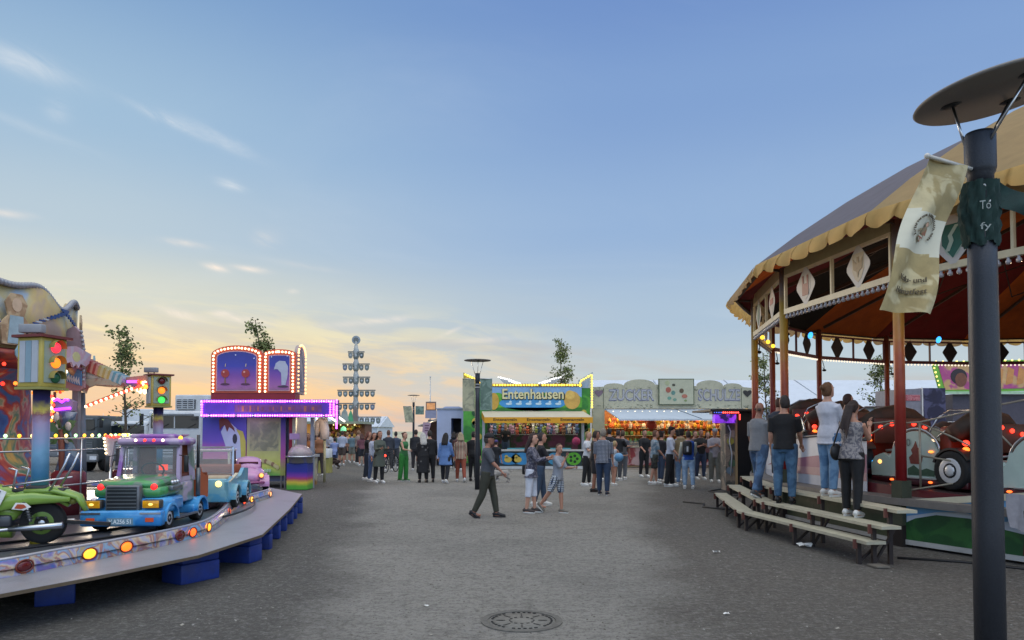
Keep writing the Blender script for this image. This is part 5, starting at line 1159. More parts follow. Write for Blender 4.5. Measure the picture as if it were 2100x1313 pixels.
# second small crown board behind, right of the traffic light
def scroll_board():
    q = at(148, 885, 11.4); t = thing('painted_wizard_board', 'painted bearded face board with pointed grey bulb edge beside the big traffic light', 'painted board', (q.x, q.y, 0)); k = 11.4 / F
    X = lambda px: (px - 148) * k
    Z = lambda py: CH + (885 - py) * k
    b = MB(); b.prism([(X(126), Z(800)), (X(128), Z(700)), (X(134), Z(675)), (X(148), Z(668)), (X(160), Z(680)), (X(166), Z(705)), (X(168), Z(740)), (X(170), Z(795)), (X(160), Z(802))], 0, .06, pm('#9a7f86', .5, 0, .2, 6)); 
    for i in range(12): z = Z(680 + i * 9); b.sph((X(163 + min(i, 4) * 1.5), -.0, z), .028, pm('#8b8c92', .4), 6, 4)
    b.build('board', t)
    b = MB(); SKN = pm('#9c7a64', .6, 0, .15, 8); b.discy(X(149), Z(742), .13, -.02, 0, SKN, 18, rz=.26)
    for sx in (-1, 1): b.discy(X(149) + sx * .055, Z(733), .02, -.03, -.02, pm('#2b2220', .5), 8); b.bar((X(149) + sx * .03, -.03, Z(728)), (X(149) + sx * .09, -.03, Z(726)), .012, .02, pm('#4a3a38', .6))
    b.prism([(X(147), Z(735)), (X(151), Z(735)), (X(152), Z(746)), (X(146), Z(746))], -.04, -.02, pm('#a88672', .6)); b.box(X(140), X(158), -.035, -.02, Z(752), Z(749), pm('#7c5a72', .6)); b.prism([(X(144), Z(752)), (X(158), Z(750)), (X(170), Z(756)), (X(156), Z(764))], -.03, -.02, pm('#83688c', .6))
    b.build('face', t)
    b = MB(); BLU = pm('#3f6f9c', .5, 0, .2, 6); b.prism([(X(128), Z(758)), (X(136), Z(756)), (X(146), Z(770)), (X(152), Z(772)), (X(160), Z(758)), (X(168), Z(762)), (X(169), Z(792)), (X(158), Z(790)), (X(142), Z(784)), (X(132), Z(776))], -.05, -.03, BLU)
    for i in range(7): b.prism([(X(130 + i * 5), Z(770 + i * 2)), (X(134 + i * 5), Z(765 + i * 1.5)), (X(136 + i * 5), Z(782 + i * 1.5))], -.055, -.05, pm('#a9b4bc', .5))
    b.build('beard', t); b = MB(); b.box(-.05, .05, .06, .14, KT, Z(800), pm('#6d6f78', .5, 0, .3, 4)); b.build('stand', t)
scroll_board()
def traffic_light(px, d, label, h0, h1, hw, lit, rot, polew):
    q = at(px, 885, d); t = thing('toy_traffic_light', label, 'traffic light', (q.x, q.y, 0), rot, 'traffic light columns of the toy ride')
    HB = pm('#b3a04c', .5, 0, .12, 5, .1); PLM = pm('#8c8c9c', .5, 0, .1, 5)
    zt = h1; zb = h0; w = hw
    b = MB(); b.box(-w, w, -w, w, zb, zt, HB, .012); 
    for r_ in range(4):
        M_ = Matrix.Rotation(r_ * PI / 2, 4, 'Z'); b.X = M_; 
        if r_ % 2 == 0: b.box(-w * .8, w * .8, -w - .012, -w, zb + .05, zt - .04, pm('#8f9a8a', .5, 0, .1, 5))
        else:
            for i, cc in enumerate(('#a9aeb4', '#7f98a4', '#a9aeb4')): b.box(-w * .75 + i * w * .52, -w * .75 + (i + .92) * w * .52, -w - .012 - .002 * i, -w, zb + .05, zt - .04, pm(cc, .5, 0, .1, 5))
    b.X = None; b.build('housing', t)
    b = MB(); b.box(-w * 1.25, w * 1.25, -w * 1.25, w * 1.25, zt, zt + .03, pm('#6a2a28', .5)); b.build('cap', t); b = MB(); b.box(-w * 1.1, w * 1.1, -w * 1.1, w * 1.1, zb - .03, zb, pm('#8f8a4c', .5)); b.build('base_plate', t)
    colr = ('#7a1f22', '#ff7a24', '#2c7a3c'); 
    for r_ in (0, 2):
        for i in range(3):
            z = zt - (zt - zb) * (.19 + .31 * i); b = MB(); b.X = Matrix.Rotation(r_ * PI / 2, 4, 'Z')
            on = lit[i]; base = ('#ff2a3a', '#ff7a1e', '#46e05a')[i]; mt = em(base, on) if on else pm(('#6a1a20', '#7a4a1a', '#1f5a3a')[i], .15, 0, .1, 8)
            b.sph((0, -w - .02, z), (w * .36, w * .2, w * .36), mt, 16, 10); b.build('signal_lens', t)
            b = MB(); b.X = Matrix.Rotation(r_ * PI / 2, 4, 'Z'); n = 12; rr = w * .5
            vs = []
            for j in range(n + 1):
                a = PI * 1.05 * j / n - PI * .025; vs += [(rr * math.cos(a), -w, z + rr * math.sin(a)), (rr * math.cos(a), -w - w * .55, z + rr * math.sin(a) * .98)]
            b.add(vs, [(2 * j, 2 * j + 1, 2 * j + 3, 2 * j + 2) for j in range(n)], pm('#8c8244', .5), True); b.build('lens_hood', t)
    b = MB(); b.lathe([(polew, KT), (polew, zb - .03)], (0, 0, 0), pm('#3a3c90', .4, 0, .12, 5, .05, pat='rainbow', col2=[(0, '#7c2c24'), (.10, '#8f4a24'), (.2, '#9c8524'), (.42, '#a8962c'), (.52, '#4f7f3a'), (.62, '#2f6a8c'), (.74, '#5f8aa4'), (.88, '#7d6f90'), (.93, '#6a3440'), (.95, '#a8983c'), (1, '#352f58')], ps=zb), 22)
    b.build('rainbow_column', t)
    return t
traffic_light(84, 8.1, 'large toy traffic light with red and orange lit on a rainbow column at far left', CH + (885 - 795) * 8.1 / F, CH + (885 - 695) * 8.1 / F, .168, (2.2, 1.8, 0), R(76), .088)
traffic_light(324, 14.4, 'smaller toy traffic light with orange and green lit above the toy truck', CH + (885 - 833) * 14.4 / F, CH + (885 - 771) * 14.4 / F, .185, (0, 2.0, 1.3), R(42), .095)
def spot_lamp(px, py, d, label):
    q = at(px, py, d); t = thing('flood_lamp', label, 'flood lamp', q, 0); b = MB(); b.box(-.13, .13, -.05, .05, .06, .16, pm('#8a8c90', .5), .01); b.X = Matrix.Rotation(R(25), 4, 'X'); b.build('lamp_body', t); b = MB(); b.bar((-.06, 0, 0), (-.06, 0, .08), .015, .015, BLACK); b.bar((.06, 0, 0), (.06, 0, .08), .015, .015, BLACK); b.build('bracket', t)
spot_lamp(310, 770, 14.4, 'small flood lamp lying on top of the smaller toy traffic light')
spot_lamp(66, 694, 8.1, 'small dark flood lamp on top of the large toy traffic light')
def dragon_arm():
    # spotted monster arm with serrated back reaching right
    d = 11.6; k = d / F; q = at(215, 885, d); t = thing('spotted_monster_arm', 'spotted arm with serrated striped back reaching right from the toy ride canopy', 'ride ornament', (q.x, d, 0))
    X = lambda px: (px - 215) * k
    Z = lambda py: CH + (885 - py) * k
    b = MB(); b.tube([(X(150), .1, Z(770)), (X(190), .05, Z(772)), (X(225), 0, Z(782)), (X(255), 0, Z(789))], [.16, .15, .10, .05], pm('#a3a39a', .5, 0, .12, 6, .1, pat='dots', col2='#24272a', ps=7), 12); b.build('arm_body', t)
    b = MB(); pts_t = []; n = 18
    for i in range(n): u = i / n; px = 168 + u * 92; py = 736 + u * 42; pts_t += [(X(px), Z(py - 3)), (X(px + 2.6), Z(py + 4))]
    for i in range(n):
        u = i / n; px = 168 + u * 92; py = 733 + u * 42; cc = ('#8c3a34', '#a87a6a') if i < 8 else ('#9a8a50', '#a9a27c') if i < 13 else ('#4f7f8c', '#8fa0a4')
        b.prism([(X(px), Z(py + 3)), (X(px + 2.7), Z(py - 2)), (X(px + 5.4), Z(py + 5)), (X(px + 1), Z(py + 26 - 8 * u)), (X(px - 4), Z(py + 22 - 8 * u))], -.1 - .003 * i, .1, pm(cc[i % 2], .5, 0, .1, 8))
    b.build('serrated_back', t)
    b = MB(); b.prism([(X(160), Z(800)), (X(175), Z(780)), (X(215), Z(776)), (X(262), Z(787)), (X(268), Z(793)), (X(240), Z(792)), (X(205), Z(790)), (X(188), Z(797)), (X(184), Z(808)), (X(172), Z(800))], -.14, -.10, pm('#8f8a78', .5, 0, .25, 5, pat='blotch', col2='#7c4a44', ps=4)); b.build('lower_jaw', t)
    b = MB(); b.prism([(X(255), Z(775)), (X(300), Z(770)), (X(306), Z(790)), (X(300), Z(806)), (X(285), Z(800)), (X(268), Z(790))], -.05, .0, pm('#6f5f72', .5, 0, .3, 6, pat='blotch', col2='#9a6a58', ps=4)); 
    rnd = random.Random(6)
    for i in range(22): b.sph((X(rnd.uniform(284, 304)), -.07, Z(rnd.uniform(778, 806))), .03, [WB, OB, RB][i % 3], 6, 4)
    b.build('hand_plate', t)
    b = MB(); b.box(X(264), X(286), -.09, -.06, Z(786), Z(781), em('#b050ff', 2.2)); b.build('purple_light', t)
    b = MB(); b.bar((X(175), 0, Z(833)), (X(278), 0, Z(793)), .03, .05, pm('#4a3a34', .6)); 
    for i in range(20): u = (i + .5) / 20; b.sph((X(175 + 103 * u), -.03, Z(835 - 40 * u)), .026, RB if i % 2 else WB, 6, 4)
    b.build('light_brace', t)
    b = MB(); b.tube([(X(160), .1, KT), (X(162), .1, 1.4), (X(156), .1, Z(805))], [.10, .06, .07], pm('#56606c', .5, 0, .3, 5), 10); b.build('support_post', t)
dragon_arm()
def peacock():
    d = 11.2; k = d / F; q = at(165, 885, d); t = thing('blue_robed_figure_ornament', 'tall blue robed ornament with purple lit collar on a dark red stump', 'ornament', (q.x, d - .3, 0))
    X = lambda px: (px - 165) * k
    Z = lambda py: CH + (885 - py) * k
    b = MB(); b.lathe([(.23, KT), (.24, .9), (.23, Z(968)), (.18, Z(962))], (X(167), 0, 0), pm('#5c1420', .4, 0, .2, 4, .1), 20); b.build('stump', t)
    b = MB(); BL = pm('#2f4560', .5, 0, .3, 5, .1, pat='blotch', col2='#5f7484', ps=6); b.rings([(X(168), 0, Z(963), .20, .15), (X(167), 0, Z(940), .15, .11), (X(163), 0, Z(905), .07, .07), (X(160), 0, Z(880), .06, .06), (X(163), 0, Z(862), .10, .08), (X(163), 0, Z(846), .14, .09)], BL, 14); b.build('robe', t)
    for px, py in ((148, 858), (172, 875), (158, 905), (171, 900), (150, 880)): b = MB(); b.sph((X(px), -.1, Z(py)), (.05, .02, .07), pm('#a9a49c', .5), 10, 7); b.build('feather_patch', t)
    b = MB(); b.prism([(X(140), Z(822)), (X(150), Z(820)), (X(158), Z(826)), (X(166), Z(820)), (X(178), Z(826)), (X(176), Z(844)), (X(165), Z(848)), (X(144), Z(846))], -.06, .05, pm('#6f6684', .5, 0, .2, 5)); b.build('collar', t)
    b = MB()
    b.tube([(X(141), -.08, Z(824)), (X(148), -.08, Z(821)), (X(157), -.08, Z(827)), (X(164), -.08, Z(822)), (X(170), -.08, Z(823))], .02, em('#b438ff', 3.0), 6)
    b.tube([(X(143), -.08, Z(842)), (X(174), -.08, Z(839))], .022, em('#b438ff', 3.2), 6); b.build('neon_tube', t)
    b = MB(); 
    for i in range(10): b.sph((X(134 + (i % 2) * 4), -.05, Z(815 + i * 6)), .026, [RB, WB, OB][i % 3], 6, 4)
    b.tube([(X(136), 0, Z(880)), (X(136), 0, Z(806))], .02, pm('#5a2a24', .5), 6); b.build('bulb_post', t)
    t2 = thing('palm_tree_ornament', 'green painted palm shaped ornament between the rainbow column and the blue robe', 'ornament', (at(128, 885, 10.8).x, 10.8, 0)); k2 = 10.8 / F
    b = MB(); b.tube([(.05, 0, KT), (0, 0, 1.3), (-.02, 0, 1.75)], [.05, .045, .04], pm('#5c3020', .7, 0, .2, 12), 8); b.build('stem', t2)
    b = MB(); 
    for i in range(16):
        a = i * 2.4; p = Vector((-.02, 0, 1.7 + .03 * (i % 3))); dd = Vector((math.cos(a) * .22, math.sin(a) * .15, .12 - .3 * (i % 2))); b.add([p, p + dd * .5 + Vector((0, 0, .08)), p + dd, p + dd * .6 - Vector((0, 0, .06))], [(0, 1, 2, 3)], pm('#3f5c34', .6, 0, .2, 9))
    b.build('fronds', t2)
peacock()

# ---------------------------------------------------------------- ride vehicles
def wheel(px, py, pz, r, w, t, axis='X', hub='#b9bcc0', hr=.55, name='wheel'):
    b = MB(); b.X = Matrix.Translation((px, py, pz)) @ (Matrix.Rotation(R(90), 4, 'Y'))
    b.lathe([(r * .8, -w / 2), (r * .95, -w / 2), (r, -w * .32), (r, w * .32), (r * .95, w / 2), (r * .8, w / 2)], (0, 0, 0), RUBBER, 28)
    o = b.build(name, t)
    h = MB(); h.X = b.X; HM = pm(hub, .35, .3, .1, 12, .05)
    h.lathe([(.01, -w * .45), (r * hr, -w * .53), (r * (hr + .12), -w * .45), (r * (hr + .12), w * .45), (r * hr, w * .53), (.01, w * .45)], (0, 0, 0), HM, 24)
    for s in (-1, 1):
        for i in range(5): a = 2 * PI * i / 5; h.sph((r * .3 * math.cos(a), r * .3 * math.sin(a), s * w * .52), (r * .09, r * .09, .01), pm('#2a2c30', .5), 6, 4)
        h.sph((0, 0, s * w * .5), (r * .16, r * .16, w * .08), STEEL, 10, 6)
    if hub == '#c9ccce': h.sph((0, 0, w * .53), (r * .3, r * .3, .02), HM, 12, 6); h.sph((0, 0, -w * .53), (r * .3, r * .3, .02), HM, 12, 6)
    h.build('rim', o); return o
def fender(t, x0, x1, y, z, r, m, name='fender', a0=-5, a1=185, th=.03):
    b = MB(); n = 14; vs = []
    for i in range(n + 1):
        a = R(a0 + (a1 - a0) * i / n)
        for x in (x0, x1):
            for rr in (r, r + th): vs.append((x, y + rr * math.cos(a), z + rr * math.sin(a)))
    fs = []
    for i in range(n):
        a, c = 4 * i, 4 * i + 4
        fs += [(a, a + 2, c + 2, c), (a + 1, c + 1, c + 3, a + 3), (a, c, c + 1, a + 1), (a + 2, a + 3, c + 3, c + 2)]
    fs += [(0, 1, 3, 2), (4 * n, 4 * n + 2, 4 * n + 3, 4 * n + 1)]
    b.add(vs, fs, m); return b.build(name, t)
def toy_truck():
    # forward is local +Y ; heading towards the camera
    t = thing('toy_truck', 'large toy truck with blue wings, green bonnet and purple cab on the ride', 'ride vehicle', (-4.93, 9.6, KT), R(180 + 3), 'toy vehicles on the ride')
    BLU = pm('#2279bc', .3, 0, .12, 3, .05, pat='blotch', col2='#4a9cd4', ps=2.5, coat=.5); GRN_ = pm('#3c8a4a', .35, 0, .2, 4, .05, pat='blotch', col2='#6a7a6c', ps=3, coat=.5)
    PUR = pm('#844c9c', .35, 0, .2, 3, .05, pat='blotch', col2='#a894b0', ps=2.2, coat=.5); LIL = pm('#a498ae', .4, 0, .2, 4, .05, pat='blotch', col2='#6f7f74', ps=3, coat=.4); BR = pm('#7c3f22', .6, 0, .2, 5)
    fy = .72; w = .5
    b = MB(); b.box(-w, w, fy - .12, fy + .02, .08, .28, BLU, .03); b.box(-w * .98, -.24, fy + .015, fy + .03, .235, .255, STEEL); b.box(.24, w * .98, fy + .015, fy + .03, .235, .255, STEEL)
    b.box(-.16, .16, fy + .02, fy + .028, .10, .19, pm('#6f8fa0', .5)); b.build('bumper', t)
    def Mt(p): return Vector((-p[0], fy + .03 - p[1], p[2]))
    k = MB(); k.text('V.A256 51', 0, .145, .055, pm('#dfe6e8', .5), w=.27, M=Mt, bold=.01, d=.004); k.build('number_plate', t)
    # engine body
    b = MB(); b.box(-w * .96, w * .96, -.02, fy - .1, .22, .42, BLU, .05); b.box(-.42, .42, -.15, fy - .14, .42, .56, GRN_, .05)
    b.X = Matrix.Translation((0, .27, .60)) @ Matrix.Rotation(R(-5), 4, 'X'); b.box(-.38, .38, -.36, .3, -.05, .06, GRN_, .05); b.X = None
    b.build('bonnet', t)
    b = MB(); b.box(-.21, .21, fy - .13, fy - .02, .27, .59, pm('#6a6e72', .4, .4), .02); b.box(-.18, .18, fy - .02, fy - .012, .29, .57, pm('#23272b', .5))
    for i in range(6): b.box(-.18, .18, fy - .012, fy - .002, .31 + i * .045, .325 + i * .045, pm('#70777c', .3, .6))
    b.build('radiator_grille', t)
    for s in (-1, 1):
        b = MB(); b.box(s * .36 - .115, s * .36 + .115, fy - .12, fy - .01, .30, .41, pm('#3f3a34', .4), .02); b.box(s * .36 - .10, s * .36 + .10, fy - .01, fy + .004, .31, .40, pm('#b98214', .12, 0, .3, 14, .1, emit=.35), .01); b.sph((s * .36, fy + .004, .355), (.03, .006, .016), em('#ffc060', 2.0), 8, 5); b.build('headlight', t)
        b = MB(); b.sph((s * .33, fy - .16, .56), (.045, .03, .045), em('#ff2a2a', 1.2), 12, 8); b.build('marker_lamp', t)
        b = MB(); b.box(s * .36 - .05, s * .36 + .05, fy + .02, fy + .03, .14, .19, pm('#a8401c', .2, 0, .1, 8, 0, emit=.4)); b.build('indicator', t)
        b = MB(); b.box(s * .45 - .03, s * .45 + .03, .05, .35, .5, .56, pm('#70757a', .3, .6), .01); 
        for i in range(3): b.sph((s * .44, .12 + i * .08, .60), .03, STEEL, 8, 6)
        b.build('horn_cluster', t)
    # cab
    y0, y1 = -.52, .0; zc, zr = .56, 1.08
    b = MB(); b.box(-.42, .42, y0, y1, .3, .60, LIL, .03)
    for s in (-1, 1):
        b.bar((s * .40, y1 - .02, .58), (s * .37, y1 - .1, zr), .05, .05, PUR); b.bar((s * .40, y0 + .03, .58), (s * .37, y0 + .05, zr), .06, .06, LIL)
        b.bar((s * .40, y1 - .02, .62), (s * .40, y0 + .02, .62), .04, .06, LIL)
    b.box(-.40, .40, y1 - .06, y1, .58, .63, LIL, .01); b.box(-.38, .38, y0, y0 + .04, .58, .66, BR); b.box(-.38, -.12, y0, y0 + .03, .66, zr, BR); b.box(.12, .38, y0, y0 + .03, .66, zr, BR)
    b.build('cab', t)
    b = MB(); b.box(-.44, .44, y0 - .02, y1 - .02, zr, zr + .10, PUR, .045); b.X = Matrix.Translation((0, -.2, zr + .12)); b.box(-.3, .3, -.1, .1, -.03, .035, PUR, .03); b.build('cab_roof', t)
    b = MB()
    for i, c_ in enumerate((WB, RB, RB, WB)): b.sph((.18 - i * .12, y1 - .02, zr + .07), .02, c_, 8, 6)
    b.sph((-.40, y1 - .06, zr + .10), .03, AMB, 8, 6); b.build('roof_bulb', t)
    b = MB(); b.box(-.36, .36, y1 - .055, y1 - .045, .63, 1.06, pm('#9aa2a4', .05, 0, 0, 3, 0, alpha=.22)); 
    for z_ in (.62, 1.06): b.box(-.385, .385, y1 - .075, y1 - .03, z_, z_ + .02, pm('#5a5e62', .4, .4))
    for s in (-1, 1): b.bar((s * .38, y1 - .035, .63), (s * .36, y1 - .09, 1.06), .02, .02, pm('#5a5e62', .4, .4))
    b.build('windscreen', t)
    b = MB(); b.tube([(-.1 + .15 * math.cos(a) + .1, -.14 + .02 * math.sin(a), .74 + .1 * math.sin(a)) for a in [2 * PI * i / 16 for i in range(16)]], .012, BLACK, 6, closed=True); b.build('steering_wheel', t)
    b = MB(); b.box(-.36, .36, -.46, -.22, .6, .68, pm('#5a2a1c', .6, 0, .1), .02); b.box(-.05, .07, -.5, -.485, .72, .80, em('#ff4a30', 1.4)); b.build('cab_seat', t)
    for s in (-1, 1):
        b = MB(); b.bar((s * .41, y1, .95), (s * .52, y1 + .04, .93), .012, .012, BLACK); b.box(s * .52 - .03, s * .52 + .03, y1 + .02, y1 + .06, .72, .95, pm('#17181a', .3), .02); b.build('mirror', t)
        b = MB(); b.tube([(s * .44, y0 - .06, .35), (s * .44, y0 - .06, .75)], .035, pm('#62666a', .35, .6), 12); b.tube([(s * .44, y0 - .06, .75), (s * .44, y0 - .06, 1.22)], .022, pm('#3c3f42', .4, .5), 10); b.build('exhaust_stack', t)
    for s in (-1, 1):
        for y in (.40, -.62):
            wheel(s * .40, y, .145, .145, .12, t)
            fender(t, s * .32, s * .505, y, .145, .175, BLU)
    b = MB(); b.box(-.42, .42, -.95, -.54, .24, .34, BLU, .02); b.box(-.46, .46, -.95, -.4, .12, .24, BLU, .02); 
    for s in (-1, 1): b.box(s * .49 - .015, s * .49 + .015, -.45, .23, .12, .15, STEEL)
    b.build('chassis', t)
    # open rear body with brown seat sides
    b = MB()
    for s in (-1, 1): b.X = Matrix.Translation((s * .42, 0, 0)) @ Matrix.Rotation(R(90), 4, 'Z'); b.prism([(-.98, .3), (-.55, .3), (-.55, .74), (-.68, .76), (-.76, .66), (-.90, .62), (-.98, .62)], -.02, .02, pm('#9c4a24', .4, 0, .15, 5)); b.X = None
    b.box(-.42, .42, -1.0, -.96, .3, .66, BR); b.box(-.38, .38, -.9, -.7, .3, .45, pm('#5a2a1c', .6)); b.build('rear_body', t)
    return t
toy_truck()
def toy_trailer_boat():
    t = thing('toy_open_car', 'light blue open toy car with brown benches behind the toy truck', 'ride vehicle', (-5.18, 12.2, KT), R(180 + 10), 'toy vehicles on the ride')
    LB = pm('#4f94b4', .3, 0, .12, 3, .05, pat='blotch', col2='#6fa2b0', ps=2.5, coat=.5); CR = pm('#a9987c', .45, 0, .15, 5); BR = pm('#8c4424', .5, 0, .15, 5); w = .42
    b = MB()
    for s in (-1, 1):
        b.X = Matrix.Translation((s * w, 0, 0)) @ Matrix.Rotation(R(90), 4, 'Z'); b.prism([(-.85, .12), (.75, .12), (.8, .45), (.45, .52), (.2, .46), (-.2, .5), (-.5, .62), (-.85, .6)], -.03, .03, LB); b.X = None
    b.box(-w, w, .70, .78, .12, .5, LB, .02); b.box(-w, w, -.85, -.8, .12, .6, LB); b.box(-w, w, -.8, .7, .12, .16, LB); b.build('body', t)
    b = MB(); b.box(-w * .95, w * .95, .3, .74, .46, .54, CR, .03); b.build('bonnet', t)
    for y in (-.6, -.1): b = MB(); b.box(-w * .88, w * .88, y, y + .2, .3, .36, BR, .015); b.box(-w * .88, w * .88, y - .05, y - .01, .36, .68, BR, .02); b.build('bench', t)
    b = MB(); 
    for s in (-1, 1): b.bar((s * w, .3, .5), (s * w * .95, .2, 1.0), .03, .03, STEEL)
    b.bar((-w * .95, .2, 1.0), (w * .95, .2, 1.0), .03, .03, STEEL); b.bar((-w, .28, .56), (w, .28, .56), .03, .03, STEEL); b.build('windscreen_frame', t)
    b = MB(); b.box(-w * .95, w * .95, .235, .245, .56, .98, pm('#b0b8ba', .05, 0, 0, 3, 0, alpha=.25)); b.build('windscreen', t)
    for s in (-1, 1):
        for y in (.42, -.45): wheel(s * (w + .04), y, .17, .17, .12, t); fender(t, s * w, s * (w + .12), y, .17, .2, LB)
        b = MB(); b.sph((s * .3, .8, .42), (.05, .03, .05), em('#ffd27a', 2.5), 10, 7); b.build('headlight', t)
    b = MB(); b.bar((-w - .02, .75, .45), (-w - .02, .1, .55), .05, .02, CREAM); b.bar((w + .02, .75, .45), (w + .02, .1, .55), .05, .02, CREAM); b.build('side_trim', t)
toy_trailer_boat()
def toy_suv():
    t = thing('toy_jeep', 'maroon toy jeep with white arches between the open car and the pink car', 'ride vehicle', (-6.05, 14.3, KT), R(180 + 12), 'toy vehicles on the ride')
    MR = pm('#4c1420', .3, 0, .1, 4, .05, coat=.5); WA = pm('#a3a09c', .4, 0, .1, 5); w = .36
    b = MB(); b.box(-w, w, -.6, .6, .16, .48, MR, .04); b.box(-w * .95, w * .95, -.6, .1, .48, .52, MR, .01); b.build('body', t)
    b = MB()
    for s in (-1, 1):
        for y in (.1, -.25, -.58): b.bar((s * w * .95, y, .5), (s * w * .9, y - .03, .86), .04, .04, MR if y < 0 else CREAM)
    b.box(-w, w, -.64, .1, .86, .90, pm('#b2a9a0', .4), .01); b.build('roof_frame', t)
    b = MB(); b.box(-w * .8, w * .8, -.45, -.2, .45, .7, pm('#8a5a38', .6), .03); b.build('seat', t)
    b = MB(); b.box(-w * 1.02, w * 1.02, .6, .66, .14, .24, WA, .02); 
    for i in range(5): b.box(-.14 + i * .06, -.11 + i * .06, .6, .605, .28, .44, WA)
    b.build('grille', t)
    for s in (-1, 1):
        for y in (.36, -.36): wheel(s * (w + .03), y, .16, .16, .12, t); fender(t, s * w * .9, s * (w + .11), y, .16, .19, WA)
        b = MB(); b.sph((s * .24, .62, .38), (.05, .02, .05), em('#ffe0a0', 1.5), 10, 7); b.build('headlight', t)
        b = MB(); b.box(s * (w + .02) - .02, s * (w + .02) + .08 * s, -.14, .14, .1, .13, WA); b.build('step', t)
toy_suv()
def toy_beetle():
    t = thing('toy_pink_car', 'rounded pink toy car with lit headlamps furthest along the ride', 'ride vehicle', (-5.62, 15.1, KT), R(180 + 22), 'toy vehicles on the ride')
    PK = pm('#b07aa4', .28, 0, .12, 3, .05, coat=.6); w = .33
    b = MB(); b.tube([(0, -.62, .3), (0, -.5, .34), (0, -.2, .38), (0, .2, .36), (0, .48, .30), (0, .6, .26)], [(.14, .1), (.30, .18), (w, .2), (w, .19), (.26, .15), (.12, .09)], PK, 18)
    b.build('body', t)
    b = MB(); b.tube([(0, -.5, .4), (0, -.3, .58), (0, -.02, .64), (0, .18, .52), (0, .26, .42)], [(.1, .05), (.24, .10), (.26, .10), (.25, .08), (.2, .04)], PK, 16); b.build('cab_roof', t)
    b = MB(); b.X = Matrix.Translation((0, .17, .57)) @ Matrix.Rotation(R(-38), 4, 'X'); b.box(-.19, .19, -.01, .01, -.07, .07, pm('#4a1424', .15)); b.build('windscreen', t)
    for s in (-1, 1): b = MB(); b.box(s * .262 - .006, s * .262 + .006, -.28, .05, .5, .62, pm('#4a1424', .15)); b.build('side_window', t)
    for s in (-1, 1):
        for y in (.36, -.36): wheel(s * w, y, .15, .15, .11, t)
        fender(t, s * (w - .12), s * (w + .07), .36, .15, .18, PK); fender(t, s * (w - .12), s * (w + .07), -.36, .15, .18, PK)
        b = MB(); b.sph((s * .24, .54, .36), (.06, .05, .06), pm('#c98a6a', .2), 12, 8); b.sph((s * .24, .59, .36), (.04, .02, .04), em('#ff9a4a', 2.5), 10, 7); b.build('headlight', t)
    b = MB(); b.tube([(-.3, .6, .22), (0, .68, .22), (.3, .6, .22)], .025, pm('#8c4a74', .3), 8); b.build('bumper', t)
toy_beetle()
def toy_bus():
    # dark red frame behind the truck (windscreen frame of another car)
    t = thing('toy_red_wagon', 'dark red toy wagon with open rectangular window frame behind the toy truck', 'ride vehicle', (-6.4, 12.6, KT), R(190), 'toy vehicles on the ride')
    MR = pm('#541622', .3, 0, .1, 4, .05, coat=.5)
    b = MB(); b.box(-.5, .5, -.7, .5, .2, .62, MR, .05); b.build('body', t)
    b = MB(); 
    for s in (-1, 1): b.bar((s * .48, .3, .6), (s * .48, .26, .98), .04, .04, pm('#35383c', .4))
    b.bar((-.5, .26, .98), (.5, .26, .98), .05, .04, pm('#35383c', .4)); b.bar((-.5, .3, .66), (.5, .3, .66), .04, .04, pm('#9a9ca0', .4)); b.build('window_frame', t)
    b = MB(); b.X = Matrix.Translation((-.1, -.1, 1.05)) @ Matrix.Rotation(R(20), 4, 'Y'); 
    for i in range(4): b.bar((-.45, -.2 + i * .13, 0), (.35, -.2 + i * .13, 0), .02, .02, pm('#a06a94', .4))
    b.bar((-.45, -.2, 0), (-.45, .2, 0), .02, .02, pm('#a06a94', .4)); b.bar((.35, -.2, 0), (.35, .2, 0), .02, .02, pm('#a06a94', .4)); b.bar((-.2, 0, 0), (-.15, 0, -.45), .02, .02, pm('#3c3f42', .4)); b.bar((.2, 0, 0), (.2, 0, -.5), .02, .02, pm('#3c3f42', .4)); b.build('roof_rack', t)
    for s in (-1, 1):
        for y in (.3, -.4): wheel(s * .48, y, .16, .16, .12, t)
toy_bus()
